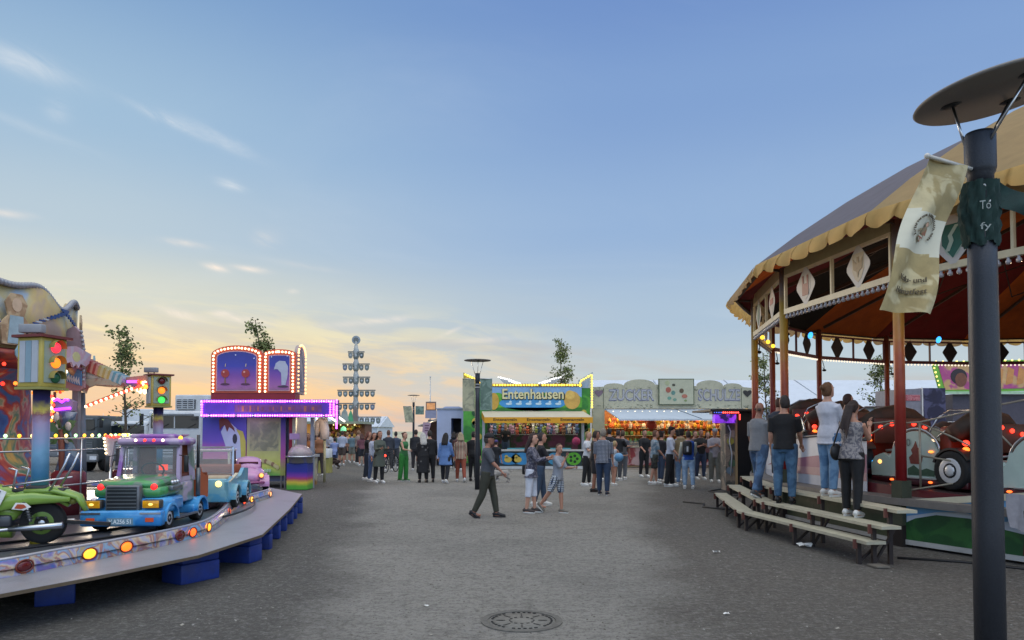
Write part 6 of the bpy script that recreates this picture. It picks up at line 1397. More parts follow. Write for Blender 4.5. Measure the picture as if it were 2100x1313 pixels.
def toy_motorbike():
    q = gr(95, 1118, KT); t = thing('toy_motorcycle', 'green toy motorcycle with a number seven on its tank at the left edge', 'ride vehicle', (q.x - .47, q.y + .05, KT), R(90 + 12), 'toy vehicles on the ride')
    # forward local +Y -> heading left (screen); rear wheel near x=95
    GR_ = pm('#7a9a3c', .3, 0, .12, 5, .05, coat=.5); DKG = pm('#2c3a20', .4); CRM = STEEL
    for y in (-.36, .62):
        wheel(0, y, .235, .235, .11, t, hub='#55702c', hr=.5)
        b = MB(); 
        for i in range(18): a = 2 * PI * i / 18; b.tube([(0, y, .235), (.02, y + .17 * math.cos(a), .235 + .17 * math.sin(a))], .003, STEEL, 4)
        b.build('spokes', t)
    b = MB(); b.tube([(0, -.62, .42), (0, -.45, .56), (0, -.2, .58), (0, .0, .54)], [(.05, .02), (.11, .05), (.12, .05), (.1, .04)], GR_, 12); b.X = None; b.build('rear_mudguard', t)
    b = MB()
    for s in (-1, 1): b.tube([(s * .13, .5, .5), (s * .14, .25, .44), (s * .14, .0, .48), (s * .12, -.3, .52), (s * .09, -.66, .50)], [(.05, .12), (.03, .14), (.03, .09), (.03, .07), (.03, .03)], GR_, 12)
    b.build('side_fairing', t)
    b = MB(); b.tube([(0, -.2, .60), (0, -.5, .60), (0, -.72, .52), (0, -.80, .36)], [(.13, .04), (.13, .05), (.10, .04), (.06, .02)], GR_, 12); b.build('rear_cowl', t)
    b = MB(); b.box(-.1, .1, -.6, -.06, .57, .63, pm('#17181a', .4), .03); b.box(-.1, .1, -.42, -.2, .60, .66, pm('#1d1e20', .4), .03); b.build('saddle', t)
    b = MB(); b.X = Matrix.Translation((0, -.26, -.13)); b.tube([(0, .08, .56), (0, .16, .64), (0, .38, .70), (0, .54, .62), (0, .58, .52)], [(.09, .06), (.15, .10), (.16, .12), (.13, .10), (.08, .06)], GR_, 16); b.build('fuel_tank', t)
    b = MB(); b.X = Matrix.Translation((0, -.2, 0)); b.tube([(0, .1, .3), (0, .2, .38), (0, .45, .38), (0, .58, .3), (0, .45, .18), (0, .15, .16)], [.09, .11, .12, .09, .10, .09], GR_, 12); b.box(-.13, .13, .12, .42, .2, .34, pm('#4c4f53', .35, .5), .03); b.build('engine_casing', t)
    for s in (-1, 1):
        b = MB(); b.tube([(s * .15, .5, .16), (s * .16, .1, .17), (s * .165, -.12, .19)], .02, CRM, 10); b.tube([(s * .165, -.08, .185), (s * .17, -.3, .2), (s * .17, -.62, .22)], [.025, .035, .037], CRM, 14); b.build('exhaust_pipe', t)
        b = MB(); b.tube([(s * .12, -.2, .56), (s * .13, -.28, .26)], .018, STEEL, 8)
        for i in range(8): z = .30 + i * .03; b.lathe([(.03, -.006), (.034, 0), (.03, .006)], (s * .124, -.27 + i * .009, z), pm('#2b2c2e', .4), 10)
        b.build('suspension_spring', t)
        b = MB(); b.tube([(s * .11, .58, .24), (s * .1, .48, .72)], .02, STEEL, 8); b.tube([(s * .1, .48, .74), (s * .2, .44, .84), (s * .3, .34, .82)], .014, BLACK, 8); b.build('front_fork', t)
        b = MB(); b.tube([(s * .14, -.1, .62), (s * .15, -.14, .84), (s * .15, -.06, .86)], .012, STEEL, 7); b.tube([(s * .12, -.46, .60), (s * .13, -.6, .86), (s * .13, -.66, 1.02)], .014, STEEL, 8); b.tube([(s * .14, .0, .66), (s * .14, -.3, .70), (s * .13, -.6, .74)], .011, STEEL, 7); b.build('grab_rail', t)
    b = MB(); b.sph((0, -.66, .48), (.06, .05, .045), pm('#8a8c40', .4), 10, 7); b.sph((0, -.70, .49), (.02, .01, .016), em('#ff5a3a', 3), 8, 6); b.build('tail_light', t)
    WHT = pm('#d9d8d4', .5)
    # number decal on the camera side (local x = +)
    sx = 1
    b = MB(); b.X = Matrix.Translation((-.182, .04, .54)) @ Matrix.Rotation(R(-90), 4, 'Z')
    b.prism([(-.10, .06), (.02, .1), (.10, .06), (.06, -.04), (.03, -.10), (-.05, -.10), (-.06, -.02), (-.11, 0)], -.012, 0, WHT); b.text('7', 0, .0, .15, pm('#33204a', .5), y=-.014, d=.006, w=.10, bold=.04)
    b.X = Matrix.Translation((-.182, .14, .36)) @ Matrix.Rotation(R(-90), 4, 'Z'); b.prism([(-.10, .02), (-.02, .07), (.09, .05), (.11, -.03), (.02, -.09), (-.09, -.05)], -.012, 0, WHT); b.prism([(-.07, -.01), (.07, -.01), (.07, .01), (-.07, .01)], -.02, -.012, pm('#4a1c3c', .5)); b.prism([(-.012, -.06), (.012, -.06), (.012, .05), (-.012, .05)], -.022, -.012, pm('#4a1c3c', .5))
    b.X = Matrix.Translation((-.172, -.20, .44)) @ Matrix.Rotation(R(-90), 4, 'Z'); b.prism([(-.09, -.03), (-.05, .04), (.05, .035), (.10, -.01), (.03, -.045)], -.012, 0, WHT); b.prism([(-.06, -.02), (-.03, .025), (.03, .02), (.06, -.01), (.01, -.03)], -.018, -.012, pm('#a8441c', .5))
    b.build('painted_decal', t)
    b = MB(); b.bar((0, -.6, .24), (0, -1.05, .2), .05, .04, BLACK); b.build('tow_bar', t)
toy_motorbike()
# tall red-white lit horn shape left of the truck's cab, and a chrome steering stand
def horn_light():
    q = at(226, 940, 10.6); t = thing('lit_horn_ornament', 'pale flower horn ornament edged with coloured bulbs left of the toy truck cab', 'ornament', (q.x, 10.6, 0)); k = 10.6 / F
    Z = lambda py: CH + (885 - py) * k
    b = MB(); b.prism([(-12 * k, Z(892)), (0, Z(896)), (20 * k, Z(893)), (22 * k, Z(902)), (8 * k, Z(906)), (4 * k, Z(930)), (-1 * k, Z(962)), (-6 * k, Z(962)), (-9 * k, Z(920))], 0, .05, pm('#a39aa0', .5)); b.build('horn_body', t)
    b = MB(); pts = [(-12 * k, -.02, Z(893)), (4 * k, -.02, Z(896)), (20 * k, -.02, Z(895))]; bulbs(b, pts, .05, .022, RB, (0, 0, 0)); bulbs(b, [(-12 * k, -.02, Z(896)), (-8 * k, -.02, Z(925)), (-3 * k, -.02, Z(960))], .06, .02, WB, (0, 0, 0)); b.build('bulb_edge', t)
    b = MB(); b.tube([(-.02, .03, KT), (-.02, .03, Z(958))], .02, STEEL, 6); b.build('post', t)
horn_light()
def inner_rail():
    t = thing('inner_guard_rail', 'curved chrome rail with bulbs inside the toy ride behind the rainbow column', 'railing'); b = MB()
    for z, m_ in ((1.62, STEEL), (1.45, STEEL), (.95, STEEL)): b.tube([(KC.x + 3.3 * math.cos(R(a)), KC.y + 3.3 * math.sin(R(a)), z) for a in range(-85, 46, 5)], .014, m_, 6)
    for a in range(-85, 50, 13): b.tube([(KC.x + 3.3 * math.cos(R(a)), KC.y + 3.3 * math.sin(R(a)), KT), (KC.x + 3.3 * math.cos(R(a)), KC.y + 3.3 * math.sin(R(a)), 1.62)], .012, STEEL, 6)
    b.build('rail', t); b = MB()
    for i, a in enumerate(range(-84, 45, 3)): b.sph((KC.x + 3.3 * math.cos(R(a)), KC.y + 3.3 * math.sin(R(a)), 1.66), .026, [em('#ffe08a', 2.6), em('#b8ffb0', 2.2), AMB][i % 3], 6, 4)
    b.build('bulb_strip', t)
inner_rail()
# ================================================================ BIG HILLY ROUNDABOUT (right)
BC = Vector((15.86, 13.88, 0)); BR_ = 10.48; NB = 20; PH = 3.45; RZ = 4.02
def bp(a, r, z=0): return Vector((BC.x + r * math.cos(a), BC.y + r * math.sin(a), z))
def col_a(k): return PH - k * 2 * PI / NB
def cloth(col, k=.45, stripe=None, var=.12):
    m = pm(col, .75, 0, var, 2.5, .3, dirt=.15) if stripe is None else pm(col, .75, 0, var, 2.5, .3, pat='blotch', col2=stripe, ps=1.5, dirt=.15)
    key = ('cloth', m.name, k)
    if key in _mc: return _mc[key]
    m = m.copy(); nt = m.node_tree; b = nt.nodes['Principled BSDF']; out = nt.nodes['Material Output']
    tr = N(nt, 'ShaderNodeBsdfTranslucent'); L(nt, b.inputs['Base Color'].links[0].from_socket, tr.inputs[0]); mx = N(nt, 'ShaderNodeMixShader'); mx.inputs[0].default_value = k
    L(nt, b.outputs[0], mx.inputs[1]); L(nt, tr.outputs[0], mx.inputs[2]); L(nt, mx.outputs[0], out.inputs[0]); _mc[key] = m; return m
def big_ride():
    t = thing('hilly_roundabout', 'large covered roundabout with scalloped yellow canopy edge, red and yellow columns and board steps', 'fairground ride', (0, 0, 0))
    RG = cloth('#6d6c78', .35); RY = cloth('#b8a274', .5); EY = cloth('#d8b470', .5); EB = cloth('#b59a72', .5)
    RE = 11.0; ZE = 5.02
    prof = [(RE, ZE), (10.2, 5.62), (9.2, 6.28), (8.0, 6.98), (6.7, 7.62), (5.0, 8.35), (3.0, 9.1), (1.2, 9.6), (.05, 9.8)]
    va = lambda k: col_a(k)
    for k in range(NB):
        a0, a1 = va(k), va(k + 1); m = (RG if k % 2 == 0 else RY)
        b = MB(); vs = []; nn = 4
        for i in range(nn + 1):
            u = i / nn
            for r, z in prof: p = bp(a0, r, z).lerp(bp(a1, r, z), u); p.z -= .06 * math.sin(PI * u) * (r / RE); vs.append(p)
        q = len(prof); fs = [(i * q + j, i * q + j + 1, (i + 1) * q + j + 1, (i + 1) * q + j) for i in range(nn) for j in range(q - 1)]
        b.add(vs, fs, m, True); b.build('roof_panel', t)
        # scalloped valance with slight flare
        b = MB(); ns = 7; vs = []; fs = []; rnd = random.Random(k); sm_ = EY if k % 2 == 0 or k == NB - 1 else EB
        for i in range(ns):
            for j in range(9):
                u = (i + j / 8) / ns; d = .20 + .10 * math.sin(PI * (j / 8)) ** .6; p = bp(a0, RE, ZE).lerp(bp(a1, RE, ZE), u); o = (p - Vector((BC.x, BC.y, p.z))).normalized(); w_ = .025 * math.sin(u * 37 + k)
                vs += [p + o * .02, p + o * (.09 + w_) - Vector((0, 0, d * .55)), p + o * (.10 + w_ * 2) - Vector((0, 0, d))]
        c = ns * 9
        for i in range(c - 1):
            for e in range(2): fs.append((3 * i + e, 3 * i + e + 1, 3 * i + e + 4, 3 * i + e + 3))
        b.add(vs, fs, sm_, True); b.build('valance', t)
        # coloured under-ceiling
        cc = ['#b45a1e', '#b45a1e', '#6a1c20', '#141216', '#a8541c', '#5c1a1e', '#b45a1e', '#a04c1c', '#b45a1e', '#b45a1e'][k % 10]
        um = cloth(cc, .5, None, .25); b = MB(); vs = []
        pr = [(RE - .05, ZE - .06), (9.2, 6.1), (6.7, 7.3), (4.0, 8.1), (1.2, 8.6)]
        for i in range(3):
            for r, z in pr: vs.append(bp(a0, r, z).lerp(bp(a1, r, z), i / 2))
        b.add(vs, [(i * 5 + j, i * 5 + j + 1, i * 5 + j + 6, i * 5 + j + 5) for i in range(2) for j in range(4)], um, False); b.build('ceiling_cloth', t)
        b = MB(); b.bar(bp(a0, 10.3, 5.0), bp(a0, 1.2, 8.45), .06, .08, pm('#3a2a20', .6)); b.bar(bp(a0, 10.4, 4.9), bp(a0, RE - .03, ZE - .08), .05, .05, pm('#3a2a20', .6)); b.bar(bp(a0, 10.9, ZE - .08), bp(a1, 10.9, ZE - .08), .05, .05, pm('#3a2a20', .6)); b.bar(bp(a0, 8.5, 6.0), bp(a1, 6.4, 6.9), .03, .03, pm('#2a2018', .6)); b.bar(bp(a1, 8.5, 6.0), bp(a0, 6.4, 6.9), .03, .03, pm('#2a2018', .6)); b.build('roof_rafter', t)
        pass
    CM = pm('#b9882c', .4, 0, .12, 5, .08, pat='rainbow', col2=[(0, '#6f1018'), (.30, '#7c1418'), (.52, '#8a2a1c'), (.66, '#a8542a'), (.80, '#a8802e'), (.93, '#a08438'), (1, '#6a6468')], ps=4.9)
    CR_ = pm('#7c1a1c', .4, 0, .15, 5, .08, pat='rainbow', col2=[(0, '#5c1014'), (.6, '#7c1a1c'), (.85, '#8c4a2a'), (1, '#6a3a30')], ps=4.9)
    for k in range(NB):
        a = col_a(k); p = bp(a, BR_); near = k in (0, 1, 2, 19, 18)
        b = MB(); r = .078
        b.lathe([(r, 0.0), (r, 4.95)], (0, 0, 0), CM if near else CR_, 20)
        o = b.build('column', t); o.location = (p.x, p.y, .0)
        if k in (0, 19, 1, 2): b = MB(); b.X = Matrix.Rotation(a, 4, 'Z'); b.box(-.10, .10, -.10, .10, 0, .32, pm('#1c1412', .8)); b.box(-.095, .095, -.095, .095, .32, .98, pm('#3a3f30', .7, 0, .3, 6)); o = b.build('column_foot', t); o.location = p
    # ring of boards with diamond shields
    FR = pm('#c9bd9c', .5, 0, .12, 5, .1, dirt=.2); CREST = [('#b9b2a6', '#8a4a40', 'castle'), ('#b5a88e', '#8a7450', 'eagle'), ('#9fae9e', '#1f5a4c', 'river'), ('#b4a9a0', '#a04a4a', 'bar')]
    DKB = pm('#1a1316', .6, 0, .2, 5); 
    for k in range(NB):
        a0, a1 = col_a(k), col_a(k + 1); p0 = bp(a0, BR_, 0); p1 = bp(a1, BR_, 0); mid = (p0 + p1) / 2; x = (p1 - p0); Lg = x.length; x.normalize(); ny_ = Vector((-x.y, x.x, 0))
        # outward = -Y local
        if ny_.dot(mid - BC) > 0: ny_ = -ny_     # ny_ points inwards
        MX = Matrix(((x.x, ny_.x, 0, mid.x), (x.y, ny_.y, 0, mid.y), (0, 0, 1, 0), (0, 0, 0, 1)))
        if MX.determinant() < 0: MX = Matrix(((-x.x, ny_.x, 0, mid.x), (-x.y, ny_.y, 0, mid.y), (0, 0, 1, 0), (0, 0, 0, 1)))
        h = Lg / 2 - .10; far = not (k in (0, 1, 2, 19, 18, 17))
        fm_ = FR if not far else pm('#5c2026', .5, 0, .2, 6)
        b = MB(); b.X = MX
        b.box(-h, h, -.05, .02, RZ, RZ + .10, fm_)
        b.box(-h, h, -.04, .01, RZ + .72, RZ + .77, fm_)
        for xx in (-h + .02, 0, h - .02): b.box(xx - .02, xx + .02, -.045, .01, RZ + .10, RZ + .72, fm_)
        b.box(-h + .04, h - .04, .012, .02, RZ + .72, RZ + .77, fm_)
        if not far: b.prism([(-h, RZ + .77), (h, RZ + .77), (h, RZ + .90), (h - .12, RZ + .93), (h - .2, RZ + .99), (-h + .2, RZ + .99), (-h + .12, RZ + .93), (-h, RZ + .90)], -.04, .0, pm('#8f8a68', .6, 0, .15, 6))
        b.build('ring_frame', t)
        for s in (-1, 1):
            b = MB(); b.X = MX; cx = s * h * .5; ci = CREST[(k * 2 + (s > 0)) % 4]; w = .30; hh = .35; z = RZ + .41
            if not far:
                b.prism([(cx - w * .75, z - hh * .12), (cx - w * .75, z + hh * .12)] and [(cx + w * c_, z + hh * s_) for c_, s_ in ((1, .08), (.92, .2), (.14, .98), (-.14, .98), (-.92, .2), (-1, .08), (-1, -.08), (-.92, -.2), (-.14, -.98), (.14, -.98), (.92, -.2), (1, -.08))][::-1], -.052, -.046, pm('#b9b6b0', .5, 0, .1, 5))
                m1 = pm(ci[0], .5, 0, .1, 5); m2 = pm(ci[1], .5, 0, .2, 9)
                b.prism([(cx - .15, z + .22), (cx + .15, z + .22), (cx + .15, z - .06), (cx + .08, z - .20), (cx, z - .26), (cx - .08, z - .20), (cx - .15, z - .06)], -.056, -.052, m1)
                if ci[2] == 'castle':
                    b.prism([(cx - .10, z - .18), (cx + .10, z - .18), (cx + .10, z + .19), (cx + .05, z + .19), (cx + .05, z + .04), (cx - .05, z + .04), (cx - .05, z + .19), (cx - .10, z + .19)], -.062, -.056, m2)
                elif ci[2] == 'river':
                    b.prism([(cx - .15, z + .22), (cx + .15, z + .22), (cx + .15, z - .06), (cx, z - .26), (cx - .15, z - .06)], -.060, -.056, m2); b.prism([(cx - .1, z - .16), (cx - .04, z - .16), (cx + .02, z - .02), (cx + .0, z + .06), (cx + .10, z + .2), (cx + .04, z + .2), (cx - .06, z + .06), (cx - .04, z - .02)], -.065, -.060, m1)
                elif ci[2] == 'eagle':
                    b.prism([(cx - .12, z + .14), (cx - .03, z + .05), (cx - .02, z + .16), (cx + .03, z + .16), (cx + .03, z + .05), (cx + .12, z + .14), (cx + .11, z - .04), (cx + .03, z - .08), (cx, z - .18), (cx - .03, z - .08), (cx - .11, z - .04)], -.062, -.056, m2)
                else: b.prism([(cx - .15, z + .08), (cx + .15, z + .08), (cx + .15, z - .04), (cx - .15, z - .04)], -.062, -.056, m2)
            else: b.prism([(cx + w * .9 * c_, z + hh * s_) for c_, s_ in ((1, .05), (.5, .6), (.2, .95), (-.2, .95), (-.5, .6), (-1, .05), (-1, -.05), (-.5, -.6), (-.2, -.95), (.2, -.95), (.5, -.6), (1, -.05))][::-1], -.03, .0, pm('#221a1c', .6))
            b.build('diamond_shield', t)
        # hanging bulbs below the frame
        b = MB(); b.X = MX; nb = int(2 * h / .125)
        for i in range(nb):
            xx = -h + 2 * h * (i + .5) / nb
            if not far:
                b.rings([(xx, -.02, RZ - .095, .012, .012), (xx, -.02, RZ - .08, .034, .034), (xx, -.02, RZ - .05, .036, .036), (xx, -.02, RZ - .02, .016, .016), (xx, -.02, RZ, .03, .03)], pm('#a8a3a4', .15, .1, .15, 20), 8)
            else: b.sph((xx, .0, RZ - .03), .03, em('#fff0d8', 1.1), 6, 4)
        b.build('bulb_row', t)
        # inner yellow-green lamps
        if far or k in (1, 2):
            b = MB(); b.X = MX
            for xx in (-h * .66, 0, h * .66): b.sph((xx, .10 if not far else -.09, RZ + .06), .055, em(('#ffd84a', '#c8e83a', '#ffc23a')[(k + int(xx * 3)) % 3], 2.2), 10, 6)
            b.build('coloured_lamp', t)
        # hook straps on the columns
        b = MB(); 
        pts = [bp(a0, BR_ - .1, RZ - .02), bp(a0 - .008, BR_ - .12, RZ - .25), bp(a0 - .012, BR_ - .1, RZ - .34), bp(a0 - .004, BR_ - .1, RZ - .28)]; b.tube(pts, .012, BLACK, 5); b.sph(bp(a0 - .012, BR_ - .1, RZ - .36), (.07, .05, .04), BLACK, 8, 5)
        b.build('strap_hook', t)
    # lettering on some frames (place names in script)
    for k, words in ((19, ('NR',)),):
        a0, a1 = col_a(k), col_a(k + 1); p0 = bp(a0, BR_, 0); p1 = bp(a1, BR_, 0); mid = (p0 + p1) / 2; x = (p0 - p1).normalized(); ny_ = Vector((-x.y, x.x, 0))
        if ny_.dot(mid - BC) > 0: ny_ = -ny_
        MX = Matrix(((x.x, ny_.x, 0, mid.x), (x.y, ny_.y, 0, mid.y), (0, 0, 1, 0), (0, 0, 0, 1)))
        if MX.determinant() < 0: MX = Matrix(((-x.x, ny_.x, 0, mid.x), (-x.y, ny_.y, 0, mid.y), (0, 0, 1, 0), (0, 0, 0, 1)))
        b = MB()
        b.text(words[0], -.98, RZ + .88, .09, pm('#2c2a20', .6), y=-.045, d=.004, w=.16, M=MX)
        b.build('place_name', t)
    # blue round lamps hanging inside
    for px, py in ((1662, 688), (1925, 697)):
        b = MB(); b.X = Matrix.Rotation(R(20), 4, 'Y'); b.sph((0, 0, 0), (.07, .05, .10), em('#3aa0ff', 2.2), 12, 8); o = b.build('blue_lamp', t); o.location = at(px, py, 20.5)
    # ---- deck, skirt and track
    b = MB(); n = 80; vs = []; fs = []
    DK = pm('#6e6a66', .6, .1, .15, 9, .2, dirt=.4)
    for i in range(n):
        a = 2 * PI * i / n
        for r, z in ((10.62, .62), (10.62, .72), (10.2, .725)): vs.append(bp(a, r, z))
    for i in range(n):
        j = (i + 1) % n
        for e in range(2): fs.append((3 * i + e, 3 * j + e, 3 * j + e + 1, 3 * i + e + 1))
    b.add(vs, fs, DK); b.build('deck', t)
    hz = lambda a: .80 + .26 * (1 - math.cos(3 * (a - 3.62)))
    b = MB(); vs = []; fs = []; n = 160
    for i in range(n):
        a = 2 * PI * i / n
        for r, dz in ((10.2, -.0), (9.0, .02), (7.6, .05), (7.5, -.4)): vs.append(bp(a, r, hz(a) + dz))
    for i in range(n):
        j = (i + 1) % n
        for e in range(3): fs.append((4 * i + e, 4 * j + e, 4 * j + e + 1, 4 * i + e + 1))
    b.add(vs, fs, pm('#4a3a3a', .4, .2, .2, 6, .2, dirt=.4), True); b.build('track', t)
    b = MB(); vs = [];
    for i in range(n): a = 2 * PI * i / n; vs += [bp(a, 10.21, .70), bp(a, 10.21, hz(a) + .01)]
    b.add(vs, [(2 * i, 2 * ((i + 1) % n), 2 * ((i + 1) % n) + 1, 2 * i + 1) for i in range(n)], pm('#5a1a22', .5, 0, .2, 6)); b.build('track_skirt', t)
    # white board wall with mauve wedges, covering the left hill
    b = MB(); am = [(2.62, .82), (2.74, .95), (2.82, 1.10), (2.90, 1.35), (2.98, 1.50), (3.06, 1.56), (3.14, 1.60), (3.22, 1.64), (3.30, 1.62), (3.36, 1.58)]; WP = pm('#bcc2cc', .4, 0, .06, 4, .1, dirt=.1); MV = pm('#8a5a72', .45, 0, .1, 4); LB_ = pm('#a0a8b6', .4, 0, .08, 4)
    def wl(z0s, z1s, m, r):
        vs = []
        for (a, zt_), u0, u1 in zip(am, z0s, z1s): vs += [bp(a, r, .73 + (zt_ - .73) * u0), bp(a, r, .73 + (zt_ - .73) * u1)]
        k_ = len(am); b.add(vs, [(2 * i, 2 * i + 1, 2 * i + 3, 2 * i + 2) for i in range(k_ - 1)], m)
    K_ = len(am); one = [1] * K_; zero = [0] * K_
    wl(zero, one, WP, 10.26); wl([.36] * K_, [.36 + .0 + .36 * max(0, (i - 3)) / (K_ - 4) for i in range(K_)], MV, 10.268)
    wl(zero, [.20] * K_, LB_, 10.268); wl([.2 if i > 5 else .2 for i in range(K_)], [.36 if i > 5 else .2 for i in range(K_)], pm('#9c7a80', .45, 0, .1, 4), 10.272)
    b.build('board_wall', t)
    b = MB(); b.tube([bp(a, 10.27, z + .0) for a, z in am], .025, pm('#4a4c50', .4), 6); b.build('wall_rim', t)
    # painted outer skirt between columns
    SKY_ = pm('#5f97c4', .45, 0, .1, 2, .05, dirt=.2); CLD = pm('#b9c2cc', .5, 0, .06, 3); HG = pm('#1d4a26', .5, 0, .25, 4, .1, pat='blotch', col2='#2a5c2c', ps=3); TRK = pm('#4a2418', .5, 0, .2, 5); BOTT = pm('#a9aaa8', .5, 0, .1, 4, dirt=.3)
    for k in range(NB):
        a0, a1 = col_a(k), col_a(k + 1); p0 = bp(a0, BR_ + .03, 0); p1 = bp(a1, BR_ + .03, 0); mid = (p0 + p1) / 2; x = (p1 - p0); Lg = x.length; x.normalize(); ny_ = Vector((-x.y, x.x, 0))
        if ny_.dot(mid - BC) > 0: ny_ = -ny_
        sx_ = 1
        MX = Matrix(((x.x, ny_.x, 0, mid.x), (x.y, ny_.y, 0, mid.y), (0, 0, 1, 0), (0, 0, 0, 1)))
        if MX.determinant() < 0: MX = Matrix(((-x.x, ny_.x, 0, mid.x), (-x.y, ny_.y, 0, mid.y), (0, 0, 1, 0), (0, 0, 0, 1))); sx_ = -1
        h = Lg / 2 - .09; b = MB(); b.X = MX
        if k in (0, 1, 2, 3): b.box(-h, h, .0, .05, .08, .62, pm('#39442e', .7, 0, .25, 4, .1, pat='blotch', col2='#4a4a38', ps=2)); b.box(-h, h, -.03, 0, .04, .10, BOTT)
        else:
            # left end (next to the previous column seen from outside) low, right end high for the front one
            zl, zr = (.70, 1.14) if k == 19 else (1.0, 1.0)
            b.prism([(-h, .08), (h, .08), (h, zr), (-h, zl)], .0, .05, SKY_)
            b.prism([(-h, zl - .09), (h, zr - .09), (h, zr), (-h, zl)], -.02, 0, pm('#b9b49c', .5, 0, .1, 5, dirt=.3))
            b.prism([(-h, .1), (h, .1), (h, .72), (h * .6, .80), (h * .2, .62), (-h * .2, .50), (-h * .45, .60), (-h * .7, .56), (-h + .02, .46)], -.006, 0, CLD)
            b.prism([(-h, .1), (h, .1), (h, .55), (h * .7, .50)] + [(h * (.55 - i * .12), .34 + .12 * abs(math.sin(i * 1.1))) for i in range(4)] + [(-h * .1, .42), (-h * .4, .52), (-h * .7, .52), (-h * .9, .44), (-h, .36)], -.012, -.006, HG)
            for cx, rr in ((h * .18, .34), (h * .62, .4)):
                b.prism([(cx - rr * .7, .12), (cx + rr * .7, .12), (cx + rr * .8, .40), (cx + rr * .5, .55), (cx, .62), (cx - rr * .9, .55), (cx - rr * .6, .40)], -.018, -.012, TRK)
                for an in (20, 60, 110, 150, 175): b.prism([(cx, .66), (cx + .3 * math.cos(R(an)), .70 + .18 * math.sin(R(an))), (cx + .32 * math.cos(R(an + 14)), .66 + .14 * math.sin(R(an)))], -.024, -.018, pm('#16342c', .5))
            b.box(-h, h, -.03, 0, .04, .11, BOTT)
        b.build('painted_skirt', t)
    # centre machinery tower
    b = MB(); b.lathe([(1.3, 0), (1.3, 3), (1.1, 8.5)], (BC.x, BC.y, 0), pm('#4a2a24', .6, 0, .3, 2), 24); b.lathe([(4.2, 0), (4.2, 1.6), (3.9, 1.8)], (BC.x, BC.y, 0), pm('#2a2226', .7, 0, .3, 2), 32, cap=False); b.build('centre_tower', t)
    for a in (200, 170, 140, 110, 230): p = bp(R(a), 7.2, 3.9); lamp(p, (1, .68, .42), 42, .2)
    return t, hz
bigride, hz = big_ride()
def ride_railing():
    t = thing('ride_handrail', 'pale bent tube handrail between the red column and the nearest lamp', 'railing'); PT = pm('#8f8878', .4, .3, .15, 6)
    P = lambda px, py, d: at(px, py, d)
    for i, (pts, r) in enumerate([([(1888, 1000, 10.75), (1887, 940, 10.75), (1886, 868, 10.75)], .017), ([(1770, 900, 11.3), (1820, 870, 11.0), (1886, 866, 10.75), (1960, 850, 10.5), (2040, 832, 10.2), (2130, 815, 9.9)], .014), ([(1886, 868, 10.75), (1950, 895, 10.5), (2010, 925, 10.3), (2060, 950, 10.1)], .014), ([(1888, 935, 10.75), (1950, 945, 10.5), (2010, 955, 10.3)], .014), ([(2050, 890, 10.0), (2075, 915, 10.0), (2098, 950, 9.9), (2092, 975, 9.9)], .014), ([(1760, 885, 11.6), (1790, 868, 11.4), (1850, 862, 11.1)], .012), ([(1840, 1010, 10.9), (1900, 1000, 10.7), (2000, 985, 10.3), (2130, 972, 9.9)], .014)]):
        b = MB(); b.tube([P(*p) for p in pts], r, PT, 8); b.build('rail_tube', t)
ride_railing()
def grey_cloth():
    q = at(2085, 1020, 9.0); t = thing('grey_jacket', 'crumpled grey jacket hung over the ride skirt at the right edge', 'jacket', q); b = MB(); m = pm('#8f8c90', .9, 0, .2, 8, .7); b2 = MB(); vs = []; rnd = random.Random(2)
    for j in range(10):
        for i in range(10):
            u = i / 9; v = j / 9; vs.append((-.18 + .5 * u + .05 * v, -.06 + .03 * math.sin(u * 16 + v * 3), .04 - v * (.50 - .2 * abs(u - .45)) + .01 * math.sin(u * 9)))
    b.add(vs, [(j * 10 + i, j * 10 + i + 1, (j + 1) * 10 + i + 1, (j + 1) * 10 + i) for j in range(9) for i in range(9)], m, True); b.build('cloth', t)
grey_cloth()
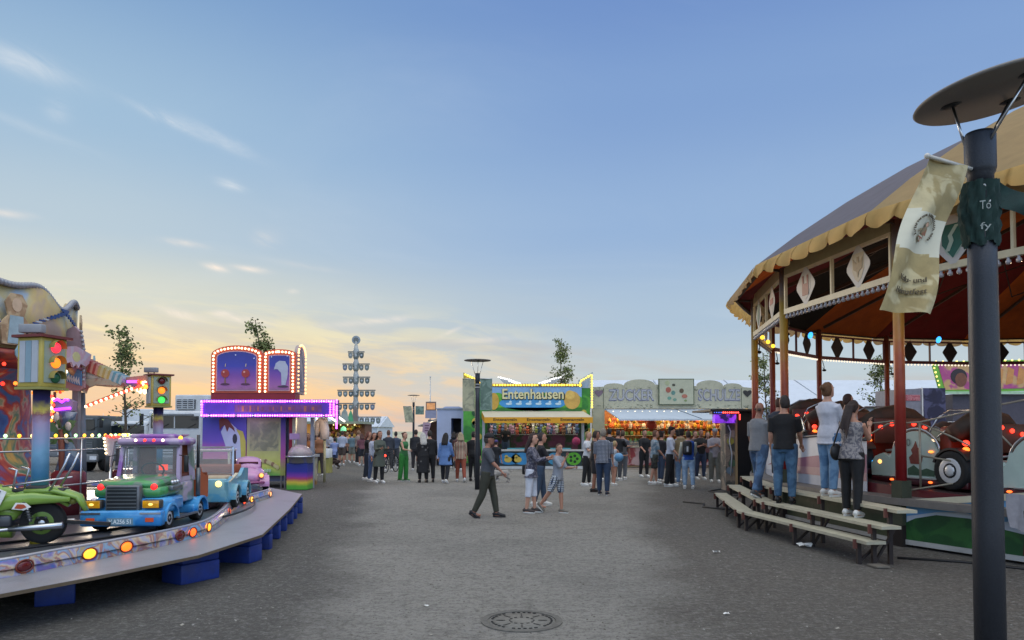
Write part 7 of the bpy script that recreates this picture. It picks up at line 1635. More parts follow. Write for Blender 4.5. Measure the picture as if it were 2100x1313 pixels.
# ---- ride cars
def ride_car(label):
    t = thing('ride_car', label, 'ride car', (0, 0, -60), 0, 'cars of the hilly roundabout')
    MG = pm('#a8bab0', .3, 0, .1, 4, .05, coat=.4); CHS = pm('#3c0c14', .4, 0, .2, 5); HD = pm('#4a2c1c', .7, 0, .3, 4, .3, pat='blotch', col2='#3a2a1c', ps=3)
    # local: +Y forward, -X = outer side (towards the spectators)
    w = .62
    b = MB()
    for s in (-1, 1):
        b.X = Matrix.Translation((s * w, 0, 0)) @ Matrix.Rotation(R(90), 4, 'Z')    # outline in (y, z)
        o = [(-.45, .14), (.92, .14), (.93, .34), (.84, .46), (.66, .52), (.52, .42), (.46, .62)] + [(.02 + .42 * math.cos(a), .50 + .38 * math.sin(a)) for a in [R(20 + 140 * i / 10) for i in range(11)]] + [(-.45, .52)]
        b.prism(o, -.03, .03, MG); b.X = None
    b.box(-w, w, .80, .92, .14, .40, MG, .03); b.box(-w, w, .5, .86, .34, .50, MG, .05); b.box(-w + .04, w - .04, -.9, .5, .14, .2, CHS); b.build('body', t)
    b = MB(); b.box(-w - .05, w + .05, -.92, .92, .02, .13, CHS, .02); b.box(-w - .06, w + .06, -.4, .4, .13, .15, STEEL); b.build('chassis', t)
    for s in (-1, 1): wheel(s * (w + .02), -.68, .29, .29, .17, t, hub='#c9ccce', hr=.6)
    wheel(-(w - .06), .62, .22, .20, .12, t, hub='#c9ccce', hr=.6)
    for s in (-1, 1):
        b = MB(); b.tube([(s * (w + .01), -.3 + .0, .55)] + [(s * (w + .01), .02 + .46 * math.cos(a), .50 + .42 * math.sin(a)) for a in [R(170 - 160 * i / 12) for i in range(13)]] + [(s * (w + .01), .62, .56)], .018, STEEL, 8); b.build('chrome_arch', t)
        fender(t, s * (w - .1), s * (w + .09), -.68, .29, .31, pm('#2a2624', .5), a0=20, a1=150)
    # seat back and folded dark hood with chrome bows
    b = MB(); b.box(-w + .05, w - .05, -.55, -.35, .2, .95, pm('#7c2a10', .5, 0, .2, 5), .05); b.box(-w + .05, w - .05, -.35, .3, .2, .42, pm('#7c2a10', .5, 0, .2, 5), .04); b.build('seat', t)
    b = MB(); b.tube([(-w + .0, -.62, .82), (-.3, -.68, 1.0), (0, -.7, 1.06), (.3, -.68, 1.0), (w, -.62, .82)], [(.10, .13), (.14, .16), (.15, .17), (.14, .16), (.10, .13)], HD, 12); b.build('folded_hood', t)
    for q, (y, z) in enumerate(((-.62, 1.12), (-.3, 1.2))):
        b = MB(); b.tube([(-w, y * .6, .78), (-w * .85, y, z - .12), (-.3, y, z), (.3, y, z), (w * .85, y, z - .12), (w, y * .6, .78)], .014, STEEL, 7); b.build('hood_bow', t)
    b = MB(); b.X = None; b.box(-w * .8, w * .8, -.90, -.86, .55, .98, pm('#5c2a18', .5, 0, .25, 4), .015); b.build('rear_panel', t)
    b = MB()
    for i in range(5): b.sph((-.4 + .2 * i, -.92, .93 - .05 * abs(i - 2)), (.045, .02, .035), RB, 8, 5)
    b.build('red_light_row', t)
    b = MB()
    for i, c_ in enumerate((RB, em('#ff7a2a', 2.5), RB)): b.sph((-w * .88, -.80, .50 + i * .10), (.05, .05, .045), c_, 10, 6)
    b.build('tail_light', t)
    b = MB(); b.sph((-w * .98, .90, .36), (.04, .05, .035), em('#3ab0ff', 2.5), 8, 5); b.build('blue_marker_lamp', t)
    b = MB(); b.sph((-w * 1.0, .74, .37), (.05, .06, .05), em('#ffb060', 2.2), 8, 5); b.build('headlight', t)
    b = MB()
    for y in (-.3, .45): b.sph((-w - .07, y, .09), (.02, .04, .02), em('#ff6a2a', 2.5), 6, 4)
    b.sph((-w - .05, -.30, .56), (.02, .05, .02), em('#ff8a3a', 2.5), 6, 4)
    b.build('side_marker', t)
    # painted motif on the outer side
    b = MB(); b.X = Matrix.Translation((-w - .031, 0, 0)) @ Matrix.Rotation(R(-90), 4, 'Z')
    b.prism([(-.1, .36), (.1, .36), (.13, .48), (.07, .50), (.10, .60), (.04, .62), (0, .72), (-.04, .64), (-.09, .58), (-.06, .52), (-.13, .46)], -.006, 0, pm('#7a3a2c', .5, 0, .25, 12)); b.prism([(-.16, .18), (.34, .18), (.36, .26), (.2, .30), (.08, .26), (-.04, .34), (-.16, .28)], -.006, 0, pm('#3a5440', .5, 0, .3, 12)); b.text('20', -.18, .70, .12, pm('#6a7470', .5), y=-.008, d=.004); b.build('painted_motif', t)
    return t
car_labels = {3.62: 'mint ride car with a pine motif between red column and nearest lamp', 3.42: 'mint ride car whose rear wheel shows beside the dark haired woman'}
angs = [3.615 + .197 * i for i in range(-6, 4)] + [2.5 - .2 * i for i in range(1, 11)]
base = None
for i, a in enumerate(angs):
    if i == 6: lab = 'mint ride car with pine motif directly right of the thick red column'
    elif i == 5: lab = 'mint ride car with white wheel just left of the thick red column'
    elif i == 7: lab = 'mint ride car with green lamp right of the nearest lamp pole'
    elif i in (8, 9): lab = 'mint ride car cut by the right edge of the photo'
    elif i < 5: lab = 'ride car hidden partly behind the people on the steps'
    else: lab = 'distant ride car on the far side of the roundabout'
    if base is None: c = base = ride_car(lab)
    else: c = dup(base, (0, 0, 0), label=lab)
    p = bp(a, 9.2); e = .05; slope = math.atan2(hz(a + e) - hz(a - e), 2 * e * 9.2)
    # heading along increasing angle ; outer side is local -X when moving counter-clockwise means right side => mirror via direction
    c.location = (p.x, p.y, hz(a) + .0)
    c.rotation_euler = (-slope, 0, a + PI / 2 + PI)  if False else (0, 0, a - PI)
# ---- board steps
def steps():
    t = thing('wooden_steps', 'three tiers of pale plank steps on short iron legs around the big ride', 'steps'); PK = pm('#a9a590', .7, 0, .15, 9, .3, dirt=.25); IR = pm('#2c2422', .7, .2, .3, 9)
    tiers = [(.32, [(4.50, 9.02), (3.98, 12.5), (4.62, 16.2)]), (.52, [(4.66, 8.96), (4.26, 12.3), (4.86, 16.0)]), (.72, [(4.88, 9.0), (4.62, 12.9), (5.12, 15.9)])]
    for z, pts in tiers:
        for (x0, y0), (x1, y1) in zip(pts[:-1], pts[1:]):
            d = Vector((x1 - x0, y1 - y0, 0)).normalized(); n_ = Vector((d.y, -d.x, 0))   # towards ride (+x)
            b = MB(); a = Vector((x0, y0, z)); c = Vector((x1, y1, z)); w = .27
            vs = [a, c, c + n_ * w, a + n_ * w]; vs = vs + [v - Vector((0, 0, .04)) for v in vs]
            b.add(vs, [(0, 3, 2, 1), (4, 5, 6, 7), (0, 1, 5, 4), (1, 2, 6, 5), (2, 3, 7, 6), (3, 0, 4, 7)], PK); b.build('plank', t)
            L_ = (c - a).length; k = 3
            for i in range(k):
                s = .22 + (L_ - .44) * i / (k - 1); p = a + d * s
                b = MB(); b.bar(p + n_ * .04 - Vector((0, 0, .04)), Vector((p.x, p.y, 0)) + n_ * .04, .05, .05, IR); b.bar(p - n_ * .012 + Vector((0, 0, .0)), p - n_ * .012 - Vector((0, 0, .12)), .05, .025, pm('#5a3028', .6))
                if z < .7: b.bar(Vector((p.x, p.y, .04)) + n_ * .06, Vector((p.x, p.y, z - .05)) + n_ * .34, .03, .03, IR)
                b.build('leg', t)
    b = MB(); b.bar((4.55, 9.0, .02), (4.73, 9.02, .02), .2, .02, pm('#6a655c', .8)); b.build('foot_board', t)
steps()
def cables():
    t = thing('ground_cable', 'black cables lying on the gravel left of the lowest step', 'cable'); b = MB(); b.tube([(4.15, 17.2, .02), (4.5, 16.6, .03), (4.3, 16.0, .02), (4.8, 15.4, .02), (5.2, 14.6, .02)], .018, BLACK, 6); b.tube([(6.2, 21, .02), (5.6, 20.2, .02), (5.9, 19.0, .02), (6.3, 18, .02)], .018, BLACK, 6); b.build('cable', t)
    b = MB(); b.tube([(5.2, 9.6, .015), (5.9, 9.3, .015), (6.6, 8.6, .015), (7.4, 7.9, .015)], .02, BLACK, 6); b.build('cable', t)
cables()
def black_fan_fence():
    t = thing('black_fan_barrier', 'black fan shaped bar barrier seen between the man in black and the white shirted woman', 'barrier', (at(1640, 885, 17.5).x, 17.5, 0)); k = 17.5 / F; z = lambda py: CH + (885 - py) * k
    for i, (x0, x1) in enumerate(((-30, -45), (-12, -20), (2, -4), (14, 8), (26, 14), (40, 18), (52, 20))): b = MB(); b.tube([(x1 * k, 0, z(905)), (x0 * k, 0, z(832))], .018, BLACK, 6); b.build('bar', t)
    b = MB(); b.bar((-40 * k, 0, z(832)), (56 * k, 0, z(829)), .03, .04, BLACK); b.build('top_rail', t)
    b = MB(); bulbs(b, [(2 * k, .3, z(866)), (54 * k, .3, z(866))], .12, .03, OB, (0, 0, 0)); b.box(0, 56 * k, .31, .36, z(868), z(863), pm('#5a2a1c', .6)); b.build('orange_light_strip', t)
    b = MB(); 
    for x in (-45, 8): b.bar((x * k, 0, .7), (x * k, 0, z(905)), .03, .03, BLACK)
    b.build('post', t)
black_fan_fence()
# ================================================================ PEOPLE
SK1 = '#a87a64'; SK2 = '#8f6350'; SK3 = '#b68a74'
_tmp = []
def remesh_all(jobs):
    # jobs: (MB, voxel, [material]) -> meshes, one depsgraph pass
    obs = []
    for mb, vox, mats, sm in jobs:
        o = bpy.data.objects.new('tmp', mb.mesh('tmp')); COL.objects.link(o)
        r = o.modifiers.new('r', 'REMESH'); r.mode = 'VOXEL'; r.voxel_size = vox; r.use_smooth_shade = True
        s_ = o.modifiers.new('s', 'SMOOTH'); s_.factor = .5; s_.iterations = sm; obs.append(o)
    dg = bpy.context.evaluated_depsgraph_get(); out = []
    for o in obs: out.append(bpy.data.meshes.new_from_object(o.evaluated_get(dg)))
    for o in obs: m = o.data; bpy.data.objects.remove(o); bpy.data.meshes.remove(m)
    return out
PEOPLE = []
def rot_fwd(a, side=0.0):   # unit vector hanging down, swung forward by a and outwards by side
    return Vector((math.sin(side), math.sin(a) * math.cos(side), -math.cos(a) * math.cos(side)))
def person(px, py, H_, face, label, z0=0.0, top='shirt', tc='#2a2c30', tp=None, bot='trousers', bc='#1d2430', bp_=None, shoe='#d0d0cc', hair='short', hc='#2a1d14', skin=SK1, sleeve=.5, legs=((4, 6), (-4, 4)), arms=((6, 8, 12), (4, 8, 12)), lean=2, bulk=1.0, fem=False, spread=5, near=False, hem=.90, look=0, cap=None, tilt=0, d=None, group=None, crossed=False):
    q = gr(px, py, z0) if d is None else Vector((at(px, 885, d).x, d, z0))
    S_ = H_ / 1.75; t = thing('person', label, 'person', q, R(face) + PI, group); t.scale = (S_,) * 3
    rnd = random.Random(hash((px, py)) & 0xffff)
    # --- skeleton in a 1.75 m body, facing +Y; local -X is the person's left? x>0 = right
    hipz = .93; LL = []
    lz = []
    for s, (a, k) in zip((-1, 1), legs):
        hip = Vector((s * .088 * bulk, 0, 0)); kn = hip + rot_fwd(R(a), s * R(spread) * .35) * .43; an = kn + rot_fwd(R(a - k), s * R(spread) * .15) * .415; LL.append([hip, kn, an]); lz.append(an.z)
    hipz = .085 - min(lz); base_y = -(LL[0][2].y + LL[1][2].y) / 2
    for l in LL:
        for v in l: v.z += hipz; v.y += base_y
    P0 = Vector((0, base_y, hipz)); le = R(lean)
    def T(x, y, z):   # torso point, z measured above hip
        return P0 + Vector((x, y * math.cos(le) + z * math.sin(le), z * math.cos(le) - y * math.sin(le)))
    sw = (.165 if fem else .188) * (.7 + .3 * bulk); hw = (.165 if fem else .155) * bulk; ww = (.122 if fem else .145) * bulk; bel = .105 * bulk
    tors = [(-.10, hw * .86, .105 * bulk, 0), (0, hw, .115 * bulk, -.01), (.08, hw * .96, bel * 1.05, 0), (.17, ww, bel * (1.06 if bulk > 1.05 else .93), .01), (.27, ww * 1.04, .10 * bulk, .01), (.36, sw * .90, .112 * (bulk * .5 + .5) + (.012 if fem else 0), .012), (.44, sw * .96, .095, .0), (.49, sw * .80, .075, -.01), (.525, .085, .062, -.01), (.55, .058, .058, 0), (.62, .052, .056, .012)]
    AA = []
    for s, (a, ab, el) in zip((-1, 1), arms):
        sh = T(s * sw * .93, 0, .465); up = rot_fwd(R(a) + le * .3, s * R(ab)); elb = sh + up * .285
        inn = -s * (.9 if crossed else .25 if el > 60 else .06) * (1 if el > 20 else .3)
        fw = rot_fwd(R(a + el), s * R(ab) * .4) + Vector((inn, 0, 0)); fw.normalize(); wr = elb + fw * .245; AA.append([sh, elb, wr, fw])
    hd = T(0, .03, .70); hx = Matrix.Rotation(R(-look), 3, 'Z') @ Matrix.Rotation(R(-tilt), 3, 'X')
    def Hh(x, y, z): return hd + hx @ Vector((x, y, z))
    def torso(b, m, i0, i1, inf, flare=0.0, z0_=None):
        rs = []
        sl = [r for r in tors if i0 <= r[0] <= i1]
        if z0_ is not None and z0_ < sl[0][0]: f0 = sl[0]; sl = [(z0_, f0[1] * (1 + flare), f0[2] * (1 + flare), f0[3])] + sl
        vs = []; n = 18
        for z, rx, ry, oy in sl:
            for j in range(n):
                an = 2 * PI * j / n; cx = math.cos(an); sy = math.sin(an); cx = math.copysign(abs(cx) ** .85, cx); vs.append(T((rx + inf) * cx, oy + (ry + inf) * sy, z))
        k = len(sl); fs = [(i * n + j, i * n + (j + 1) % n, (i + 1) * n + (j + 1) % n, (i + 1) * n + j) for i in range(k - 1) for j in range(n)] + [tuple(range(n - 1, -1, -1)), tuple((k - 1) * n + j for j in range(n))]
        b.add(vs, fs, m, True)
    def leg(b, m, l, u, inf, cuff=1.0):    # u: 0 hip..2 ankle
        hip, kn, an = l; pts = [hip + Vector((0, 0, .03)), hip.lerp(kn, .35), hip.lerp(kn, .75), kn, kn.lerp(an, .28), kn.lerp(an, .6), an]; rd = [.088, .086, .064, .055, .054, .044, .037]; pu = [0, .35, .75, 1, 1.28, 1.6, 2]
        o = []; r = []
        for i in range(7):
            if pu[i] <= u: o.append(pts[i]); r.append(rd[i] * (bulk * .55 + .45) + inf * (1 + (cuff - 1) * pu[i] / 2))
        if pu[len(o) - 1] < u and len(o) < 7: i = len(o); f = (u - pu[i - 1]) / (pu[i] - pu[i - 1]); o.append(pts[i - 1].lerp(pts[i], f)); r.append(rd[i - 1] * (1 - f) + rd[i] * f + inf * (1 + (cuff - 1) * u / 2))
        b.tube(o, r, m, 12)
    def arm(b, m, A_, u, inf):
        sh, elb, wr, fw = A_; pts = [sh + Vector((0, 0, -.005)), sh.lerp(elb, .35), sh.lerp(elb, .8), elb, elb.lerp(wr, .3), elb.lerp(wr, .75), wr]; rd = [.052, .047, .041, .039, .038, .028, .024]; pu = [0, .35, .8, 1, 1.3, 1.75, 2]; o = []; r = []
        for i in range(7):
            if pu[i] <= u: o.append(pts[i]); r.append(rd[i] * (bulk * .4 + .6) * (.9 if fem else 1) + inf)
        if len(o) < 7 and pu[len(o) - 1] < u: i = len(o); f = (u - pu[i - 1]) / (pu[i] - pu[i - 1]); o.append(pts[i - 1].lerp(pts[i], f)); r.append(r[-1] + .002)
        b.tube(o, r, m, 10)
    sk = pm(skin, .55, 0, .07, 9, .05); vox = .014 if near else .022
    body = MB(); torso(body, sk, -.10, .62, 0)
    for l in LL: leg(body, sk, l, 2, 0); an = l[2]; body.tube([an + Vector((0, -.04, -.035)), an + Vector((0, .06, -.045)), an + Vector((0, .15, -.058))], [.035, .036, .028], sk, 8)
    for A_ in AA: arm(body, sk, A_, 2, 0)
    # head
    vs = []; n = 16; rs = [(-.118, .030, .040, .030), (-.10, .048, .062, .022), (-.07, .060, .080, .010), (-.03, .070, .090, 0), (.02, .075, .097, -.004), (.07, .070, .090, -.006), (.105, .045, .062, -.006), (.118, .015, .02, -.006)]
    for z, rx, ry, oy in rs:
        for j in range(n): an = 2 * PI * j / n; vs.append(Hh(rx * math.cos(an), oy + ry * math.sin(an), z))
    body.add(vs, [(i * n + j, i * n + (j + 1) % n, (i + 1) * n + (j + 1) % n, (i + 1) * n + j) for i in range(7) for j in range(n)] + [tuple(range(n - 1, -1, -1)), tuple(7 * n + j for j in range(n))], sk, True)
    body.tube([Hh(0, .085, .015), Hh(0, .105, -.025), Hh(0, .085, -.04)], [.010, .017, .010], sk, 8)
    for s in (-1, 1): body.sph(tuple(Hh(s * .074, -.008, -.005)), (.013, .02, .032), sk, 8, 6)
    # clothes
    jobs = [(body, vox * .9, None, 1)]; names = ['body']
    e_ = .013; b = MB(); TM = pm(tc, .8, 0, .16, 9, 1.0, pat=tp[0] if tp else None, col2=tp[1] if tp else None, ps=tp[2] if tp else 8.0); BM = pm(bc, .8, 0, .18, 9, 1.0, pat=bp_[0] if bp_ else None, col2=bp_[1] if bp_ else None, ps=bp_[2] if bp_ else 8.0)
    TMs = [TM]; names_m = {}
    if top:
        zl = hem - .93; i0 = max(zl, -.10)
        torso(b, TM, i0, .525 if top != 'tank' else .49, e_ + .004, .10 if fem else .04, zl)
        if sleeve > 0:
            for A_ in AA: arm(b, TM, A_, sleeve * 2, e_ + (.007 if sleeve < .9 else .003))
        if top == 'hood': 
            for s in (-1, 0, 1): b.sph(tuple(T(s * .06, -.06, .52)), (.07, .06, .055), TM, 10, 7)
        jobs.append((b, vox, TM, 2)); names.append({'shirt': 'shirt', 'tank': 'top', 'hood': 'hooded_jacket', 'coat': 'coat', 'dress': 'dress', 'blouse': 'blouse', 'jacket': 'jacket'}[top])
    b = MB(); u = {'trousers': 1.93, 'shorts': .95, 'capri': 1.35, 'hot': .45, 'wide': 2.0, 'skirt': 0}[bot]
    torso(b, BM, -.10, .10 if bulk < 1.1 else .08, e_ - .003)
    if bot == 'skirt' or top in ('coat', 'dress') and hem < .75:
        pass
    if u:
        for l in LL: leg(b, BM, l, u, e_ + (.004 if bot != 'wide' else .007), {'shorts': 2.6, 'hot': 1.5, 'wide': 2.0}.get(bot, 1.2))
        jobs.append((b, vox, BM, 1)); names.append('trousers' if u > 1 else 'shorts')
    if top in ('coat', 'dress', 'blouse') and hem < .86:
        b2 = jobs[1][0]; zt = .0; vs = []; n = 18; zz = [P0.z + .02, P0.z - .12, (P0.z + hem) / 2 - .05, hem]; cy = P0.y
        mk = (LL[0][1] + LL[1][1]) / 2; ma = (LL[0][2] + LL[1][2]) / 2
        for i, z in enumerate(sorted(zz, reverse=True)):
            f = i / 3; c = P0.lerp(mk if z > mk.z else ma, .5 * f) ; 
            for j in range(n): an = 2 * PI * j / n; wv = 1 + .04 * math.sin(an * 5 + px) * f; vs.append(Vector((c.x + (hw + .018 + .035 * f * (1.3 if fem else .8)) * wv * math.cos(an), c.y + (.13 + .035 * f) * wv * bulk * math.sin(an), z)))
        b2.add(vs, [(i * n + j, (i + 1) * n + j, (i + 1) * n + (j + 1) % n, i * n + (j + 1) % n) for i in range(3) for j in range(n)] + [tuple(range(n)), tuple(3 * n + j for j in range(n - 1, -1, -1))], TM, True)
    hb = None
    if hair:
        HM = pm(hc, .75, 0, .3, 30, .6); hb = MB(); vs = []; n = 18; back = hair != 'bald'
        if hair == 'bald':
            for s in (-1, 1): hb.sph(tuple(Hh(s * .070, -.03, .0)), (.012, .045, .03), pm(hc, .8, 0, .2, 40, .2), 8, 6)
            hb.sph(tuple(Hh(0, -.085, -.01)), (.06, .022, .035), pm(hc, .8, 0, .2, 40, .2), 10, 6)
        else:
            for z in (-.085, -.04, .0, .045, .085, .115, .128):
                f = max(0, 1 - (z / .136) ** 2) ** .5
                for j in range(n):
                    an = 2 * PI * j / n; fr = math.sin(an); r = 1.0
                    rx, ry = .084 * f, .106 * f
                    if fr > .15 and z < .06: rx *= .80; ry *= .74
                    if z < -.03 and fr > -.2: rx *= .75
                    k_ = 1 + rnd.uniform(-.03, .05); vs.append(Hh(rx * math.cos(an) * k_, -.012 + ry * fr * k_, z + rnd.uniform(-.004, .004)))
            hb.add(vs, [(i * n + j, i * n + (j + 1) % n, (i + 1) * n + (j + 1) % n, (i + 1) * n + j) for i in range(6) for j in range(n)] + [tuple(range(n - 1, -1, -1)), tuple(6 * n + j for j in range(n))], HM, True)
            if hair == 'curly':
                for i in range(26): a = rnd.random() * 6.28; hb.sph(tuple(Hh(.07 * math.cos(a), -.02 + .085 * math.sin(a) * (.8 if math.sin(a) > 0 else 1), .085 + rnd.uniform(-.03, .045))), rnd.uniform(.022, .034), HM, 7, 5)
            if hair in ('long', 'mid', 'windy'):
                ln = {'long': .34, 'mid': .17, 'windy': .3}[hair]; wd = (-.15 if hair == 'windy' else 0)
                for i in range(7):
                    x = -.07 + .14 * i / 6; sgn = 1 if abs(x) > .05 else 0
                    p = [Hh(x, -.05 + .03 * sgn, .05), Hh(x * 1.2, -.10 + .04 * sgn, -.05), T(x * 1.35, -.13 + .03 * sgn + wd * .45, .60 - ln * .45), T(x * 1.2 + rnd.uniform(-.02, .02), -.135 + wd, .60 - ln * (.85 if wd else 1) + .12)]
                    hb.tube(p if not wd else [Hh(x * .7, -.05, .04), Hh(x * .6, -.12, -.02), T(x * .5, -.20 + rnd.uniform(-.02, .02), .56 - .02 * i), T(x * .8, -.25 + rnd.uniform(-.04, .03), .40 - .03 * i)], [.03, .034, .03, .012] if not wd else [.028, .028, .022, .008], HM, 8)
            if hair == 'bun': hb.sph(tuple(Hh(0, -.12, .065)), (.045, .042, .045), HM, 10, 8)
            if hair == 'topbun': hb.sph(tuple(Hh(0, -.02, .15)), (.03, .03, .03), HM, 9, 7)
            if hair == 'pony': hb.tube([Hh(0, -.10, .05), Hh(0, -.15, .0), Hh(0, -.14, -.12)], [.03, .03, .012], HM, 8)
        jobs.append((hb, .012 if near else .018, HM, 1)); names.append('hair')
    if cap:
        cb = MB(); CM_ = pm(cap, .8, 0, .1, 20, .3); vs = []; n = 18
        for z, k_ in ((.03, 1.0), (.06, 1.0), (.10, .82), (.125, .5), (.137, .1)):
            for j in range(n): an = 2 * PI * j / n; vs.append(Hh(.088 * k_ * math.cos(an), -.008 + .108 * k_ * math.sin(an), z))
        cb.add(vs, [(i * n + j, i * n + (j + 1) % n, (i + 1) * n + (j + 1) % n, (i + 1) * n + j) for i in range(4) for j in range(n)] + [tuple(range(n - 1, -1, -1)), tuple(4 * n + j for j in range(n))], CM_, True)
        vs = [Hh(.075 * math.cos(a), .075 + .10 * max(0, math.sin(a)) , .038 - .012 * math.sin(a)) for a in [PI * i / 10 for i in range(11)]]; cb.add(vs + [v + Vector((0, 0, .008)) for v in vs], [tuple(range(10, -1, -1)), tuple(range(11, 22))] + [(i, i + 1, i + 12, i + 11) for i in range(10)], CM_)
    # direct parts: shoes, hands, face
    direct = []
    for l in LL:
        an = l[2]; sb = MB(); f = (l[2] - l[1]).normalized(); pt = max(0, min(.9, -f.y * 1.2)) if an.z > .10 else 0
        Mx = Matrix.Translation(an) @ Matrix.Rotation(-pt, 4, 'X'); sb.X = Mx; SM_ = pm(shoe, .6, 0, .12, 14, .3); so_ = pm('#c9c9c4' if shoe != '#17171a' else '#202022', .7, 0, .1, 14)
        sb.tube([(0, -.075, -.035), (0, -.04, -.015), (0, .03, -.018), (0, .11, -.035), (0, .17, -.045), (0, .185, -.05)], [(.032, .035), (.040, .048), (.041, .045), (.044, .034), (.036, .026), (.02, .016)], SM_, 12)
        ol = [(.036 * math.sin(a) * (1.15 if math.cos(a) > 0 else .95), .055 + .135 * math.cos(a)) for a in [2 * PI * i / 16 for i in range(16)]]
        sb.add([(x, y, -.083) for x, y in ol] + [(x * 1.05, y, -.055) for x, y in ol], [tuple(range(16)), tuple(range(31, 15, -1))] + [(i, i + 16, (i + 1) % 16 + 16, (i + 1) % 16) for i in range(16)], so_)
        direct.append(('shoe', sb))
    if cap: direct.append(('cap', cb))
    ex = MB()
    for s, (sh, elb, wr, fw) in zip((-1, 1), AA):
        sd = Vector((1, 0, 0)) if abs(fw.x) < .8 else Vector((0, 0, 1)); pl = fw.cross(sd).normalized(); sd = pl.cross(fw).normalized()
        if pl.x * s > 0 : pl = -pl
        # palm faces the thigh: width axis is forward
        wdv = fw.cross(Vector((s, 0, 0))).normalized() if abs(fw.x) < .8 else Vector((0, 0, 1)); nrm = fw.cross(wdv).normalized()
        ex.tube([wr - fw * .01, wr + fw * .03, wr + fw * .07, wr + fw * .092], [.022, (.034, .016), (.038, .015), (.034, .012)], sk, 10)
        for i, ln in enumerate((.066, .076, .070, .054)):
            o = wr + fw * .088 + wdv * (.027 - .018 * i); cu = nrm * (.012 + .006 * i) * (-s); ex.tube([o, o + fw * ln * .45 + cu * .25, o + fw * ln * .8 + cu * .9, o + fw * ln * .95 + cu * 1.7], [.0088, .0082, .0074, .0055], sk, 6)
        o = wr + fw * .03 + wdv * .026; ex.tube([o, o + fw * .025 + wdv * .022, o + fw * .055 + wdv * .03 - nrm * .006 * s], [.011, .0095, .007], sk, 6)
    for s in (-1, 1):
        ex.sph(tuple(Hh(s * .030, .083, .006)), (.013, .008, .007), pm('#c9c4bc', .3), 8, 6); ex.sph(tuple(Hh(s * .030, .089, .006)), (.006, .004, .0065), pm('#1c1410', .3), 6, 5); ex.tube([Hh(s * .014, .091, .027), Hh(s * .032, .090, .032), Hh(s * .050, .078, .026)], .0045, pm(hc, .8), 5)
    ex.tube([Hh(-.024, .078, -.066), Hh(0, .090, -.066), Hh(.024, .078, -.066)], [.003, .007, .003], pm('#7c4038', .5), 6)
    PEOPLE.append((t, jobs, names, direct, ex, sk)); t['_j'] = 0; del t['_j']
    t_info = dict(t=t, AA=AA, T=T, Hh=Hh, P0=P0, S=S_); return t_info
def flush_people():
    alljobs = [j for P in PEOPLE for j in P[1]]; ms = remesh_all(alljobs); i = 0
    for t, jobs, names, direct, ex, sk in PEOPLE:
        for (mb, vox, M_, sm), nm in zip(jobs, names):
            me = ms[i]; i += 1; me.name = nm
            if not len(me.materials): me.materials.append(mb.mats[0])
            if nm == 'body':
                # merge hands and face details into the one body mesh
                bm = bmesh.new(); bm.from_mesh(me); n0 = len(me.materials); xm = ex.mesh('x'); mi = {}
                for a, m in enumerate(xm.materials):
                    if m.name not in [q.name for q in me.materials]: me.materials.append(m)
                    mi[a] = [q.name for q in me.materials].index(m.name)
                vs = [bm.verts.new(v.co) for v in xm.vertices]
                for p in xm.polygons:
                    try: f = bm.faces.new([vs[k] for k in p.vertices]); f.material_index = mi[p.material_index]; f.smooth = True
                    except ValueError: pass
                bm.to_mesh(me); bm.free(); bpy.data.meshes.remove(xm)
            o = bpy.data.objects.new(nm, me); COL.objects.link(o); o.parent = t
        for nm, mb in direct: mb.build(nm, t)
def carried(info, name, label, cat, mb, loc):   # bag or other thing carried by a person, top level
    t = info['t']; M_ = Matrix.Translation(t.location) @ Matrix.Rotation(t.rotation_euler.z, 4, 'Z') @ Matrix.Diagonal((info['S'],) * 3 + (1,))
    o = mb.build(name, label=label, cat=cat); o.matrix_world = M_ @ Matrix.Translation(loc); return o

G1 = 'people standing on the board steps'; G2 = 'young people waiting before the candy stall'; G3 = 'people in the centre of the square'; G4 = 'queue at the stalls left of centre'
JN = '#3a5270'; JL = '#6c88a8'; BK = '#17181b'; DS = '#17171a'
# --- on the steps
person(1553, 1020, 1.74, 118, 'bald man in grey t-shirt and blue jeans standing on the middle step at left', .52, tc='#75777a', bc=JN, bp_=('blotch', '#4f6d8e', 5), shoe='#4a4c4e', hair='bald', hc='#4a3c34', skin=SK2, sleeve=.48, bulk=1.12, legs=((10, 2), (-14, 6)), arms=((4, 8, 14), (26, 6, 22)), near=True, look=-35, hem=.86, group=G1, lean=0)
p = person(1610, 1033, 1.80, 150, 'man in black t-shirt and blue jeans with striped black sneakers on the middle step', .52, tc='#101013', bc='#33526f', bp_=('blotch', '#466884', 5), shoe=DS, hair='short', hc='#2a2320', skin=SK1, sleeve=.42, bulk=1.10, legs=((3, 2), (-3, 2)), arms=((2, 6, 12), (20, 8, 24)), near=True, look=-30, hem=.88, group=G1, lean=-1)
p = person(1700, 1018, 1.76, 118, 'tall woman in loose white shirt and jeans with hair bun on the top step', .72, top='blouse', tc='#b9bbc4', bc='#4f7396', bp_=('blotch', '#6688a8', 5), hair='bun', hc='#5c3d24', skin=SK3, sleeve=.97, fem=True, legs=((3, 3), (-3, 3)), arms=((24, 4, 70), (30, 4, 80)), near=True, hem=.80, group=G1, tilt=-12, lean=-3)
p = person(1747, 1060, 1.64, 128, 'dark haired woman in patterned sleeveless top and black trousers looking down on the middle step', .52, top='tank', tc='#8c8684', tp=('blotch', '#5c5a60', 22), bc='#0f1013', hair='windy', hc='#251714', skin=SK1, sleeve=0, fem=True, legs=((4, 3), (-3, 3)), arms=((30, 4, 105), (34, 4, 112)), near=True, hem=.86, group=G1, tilt=26, lean=4)
hx_ = MB(); hx_.sph((0, 0, 0), (.034, .034, .034), pm('#251714', .8, 0, .3, 30, .6), 9, 7)
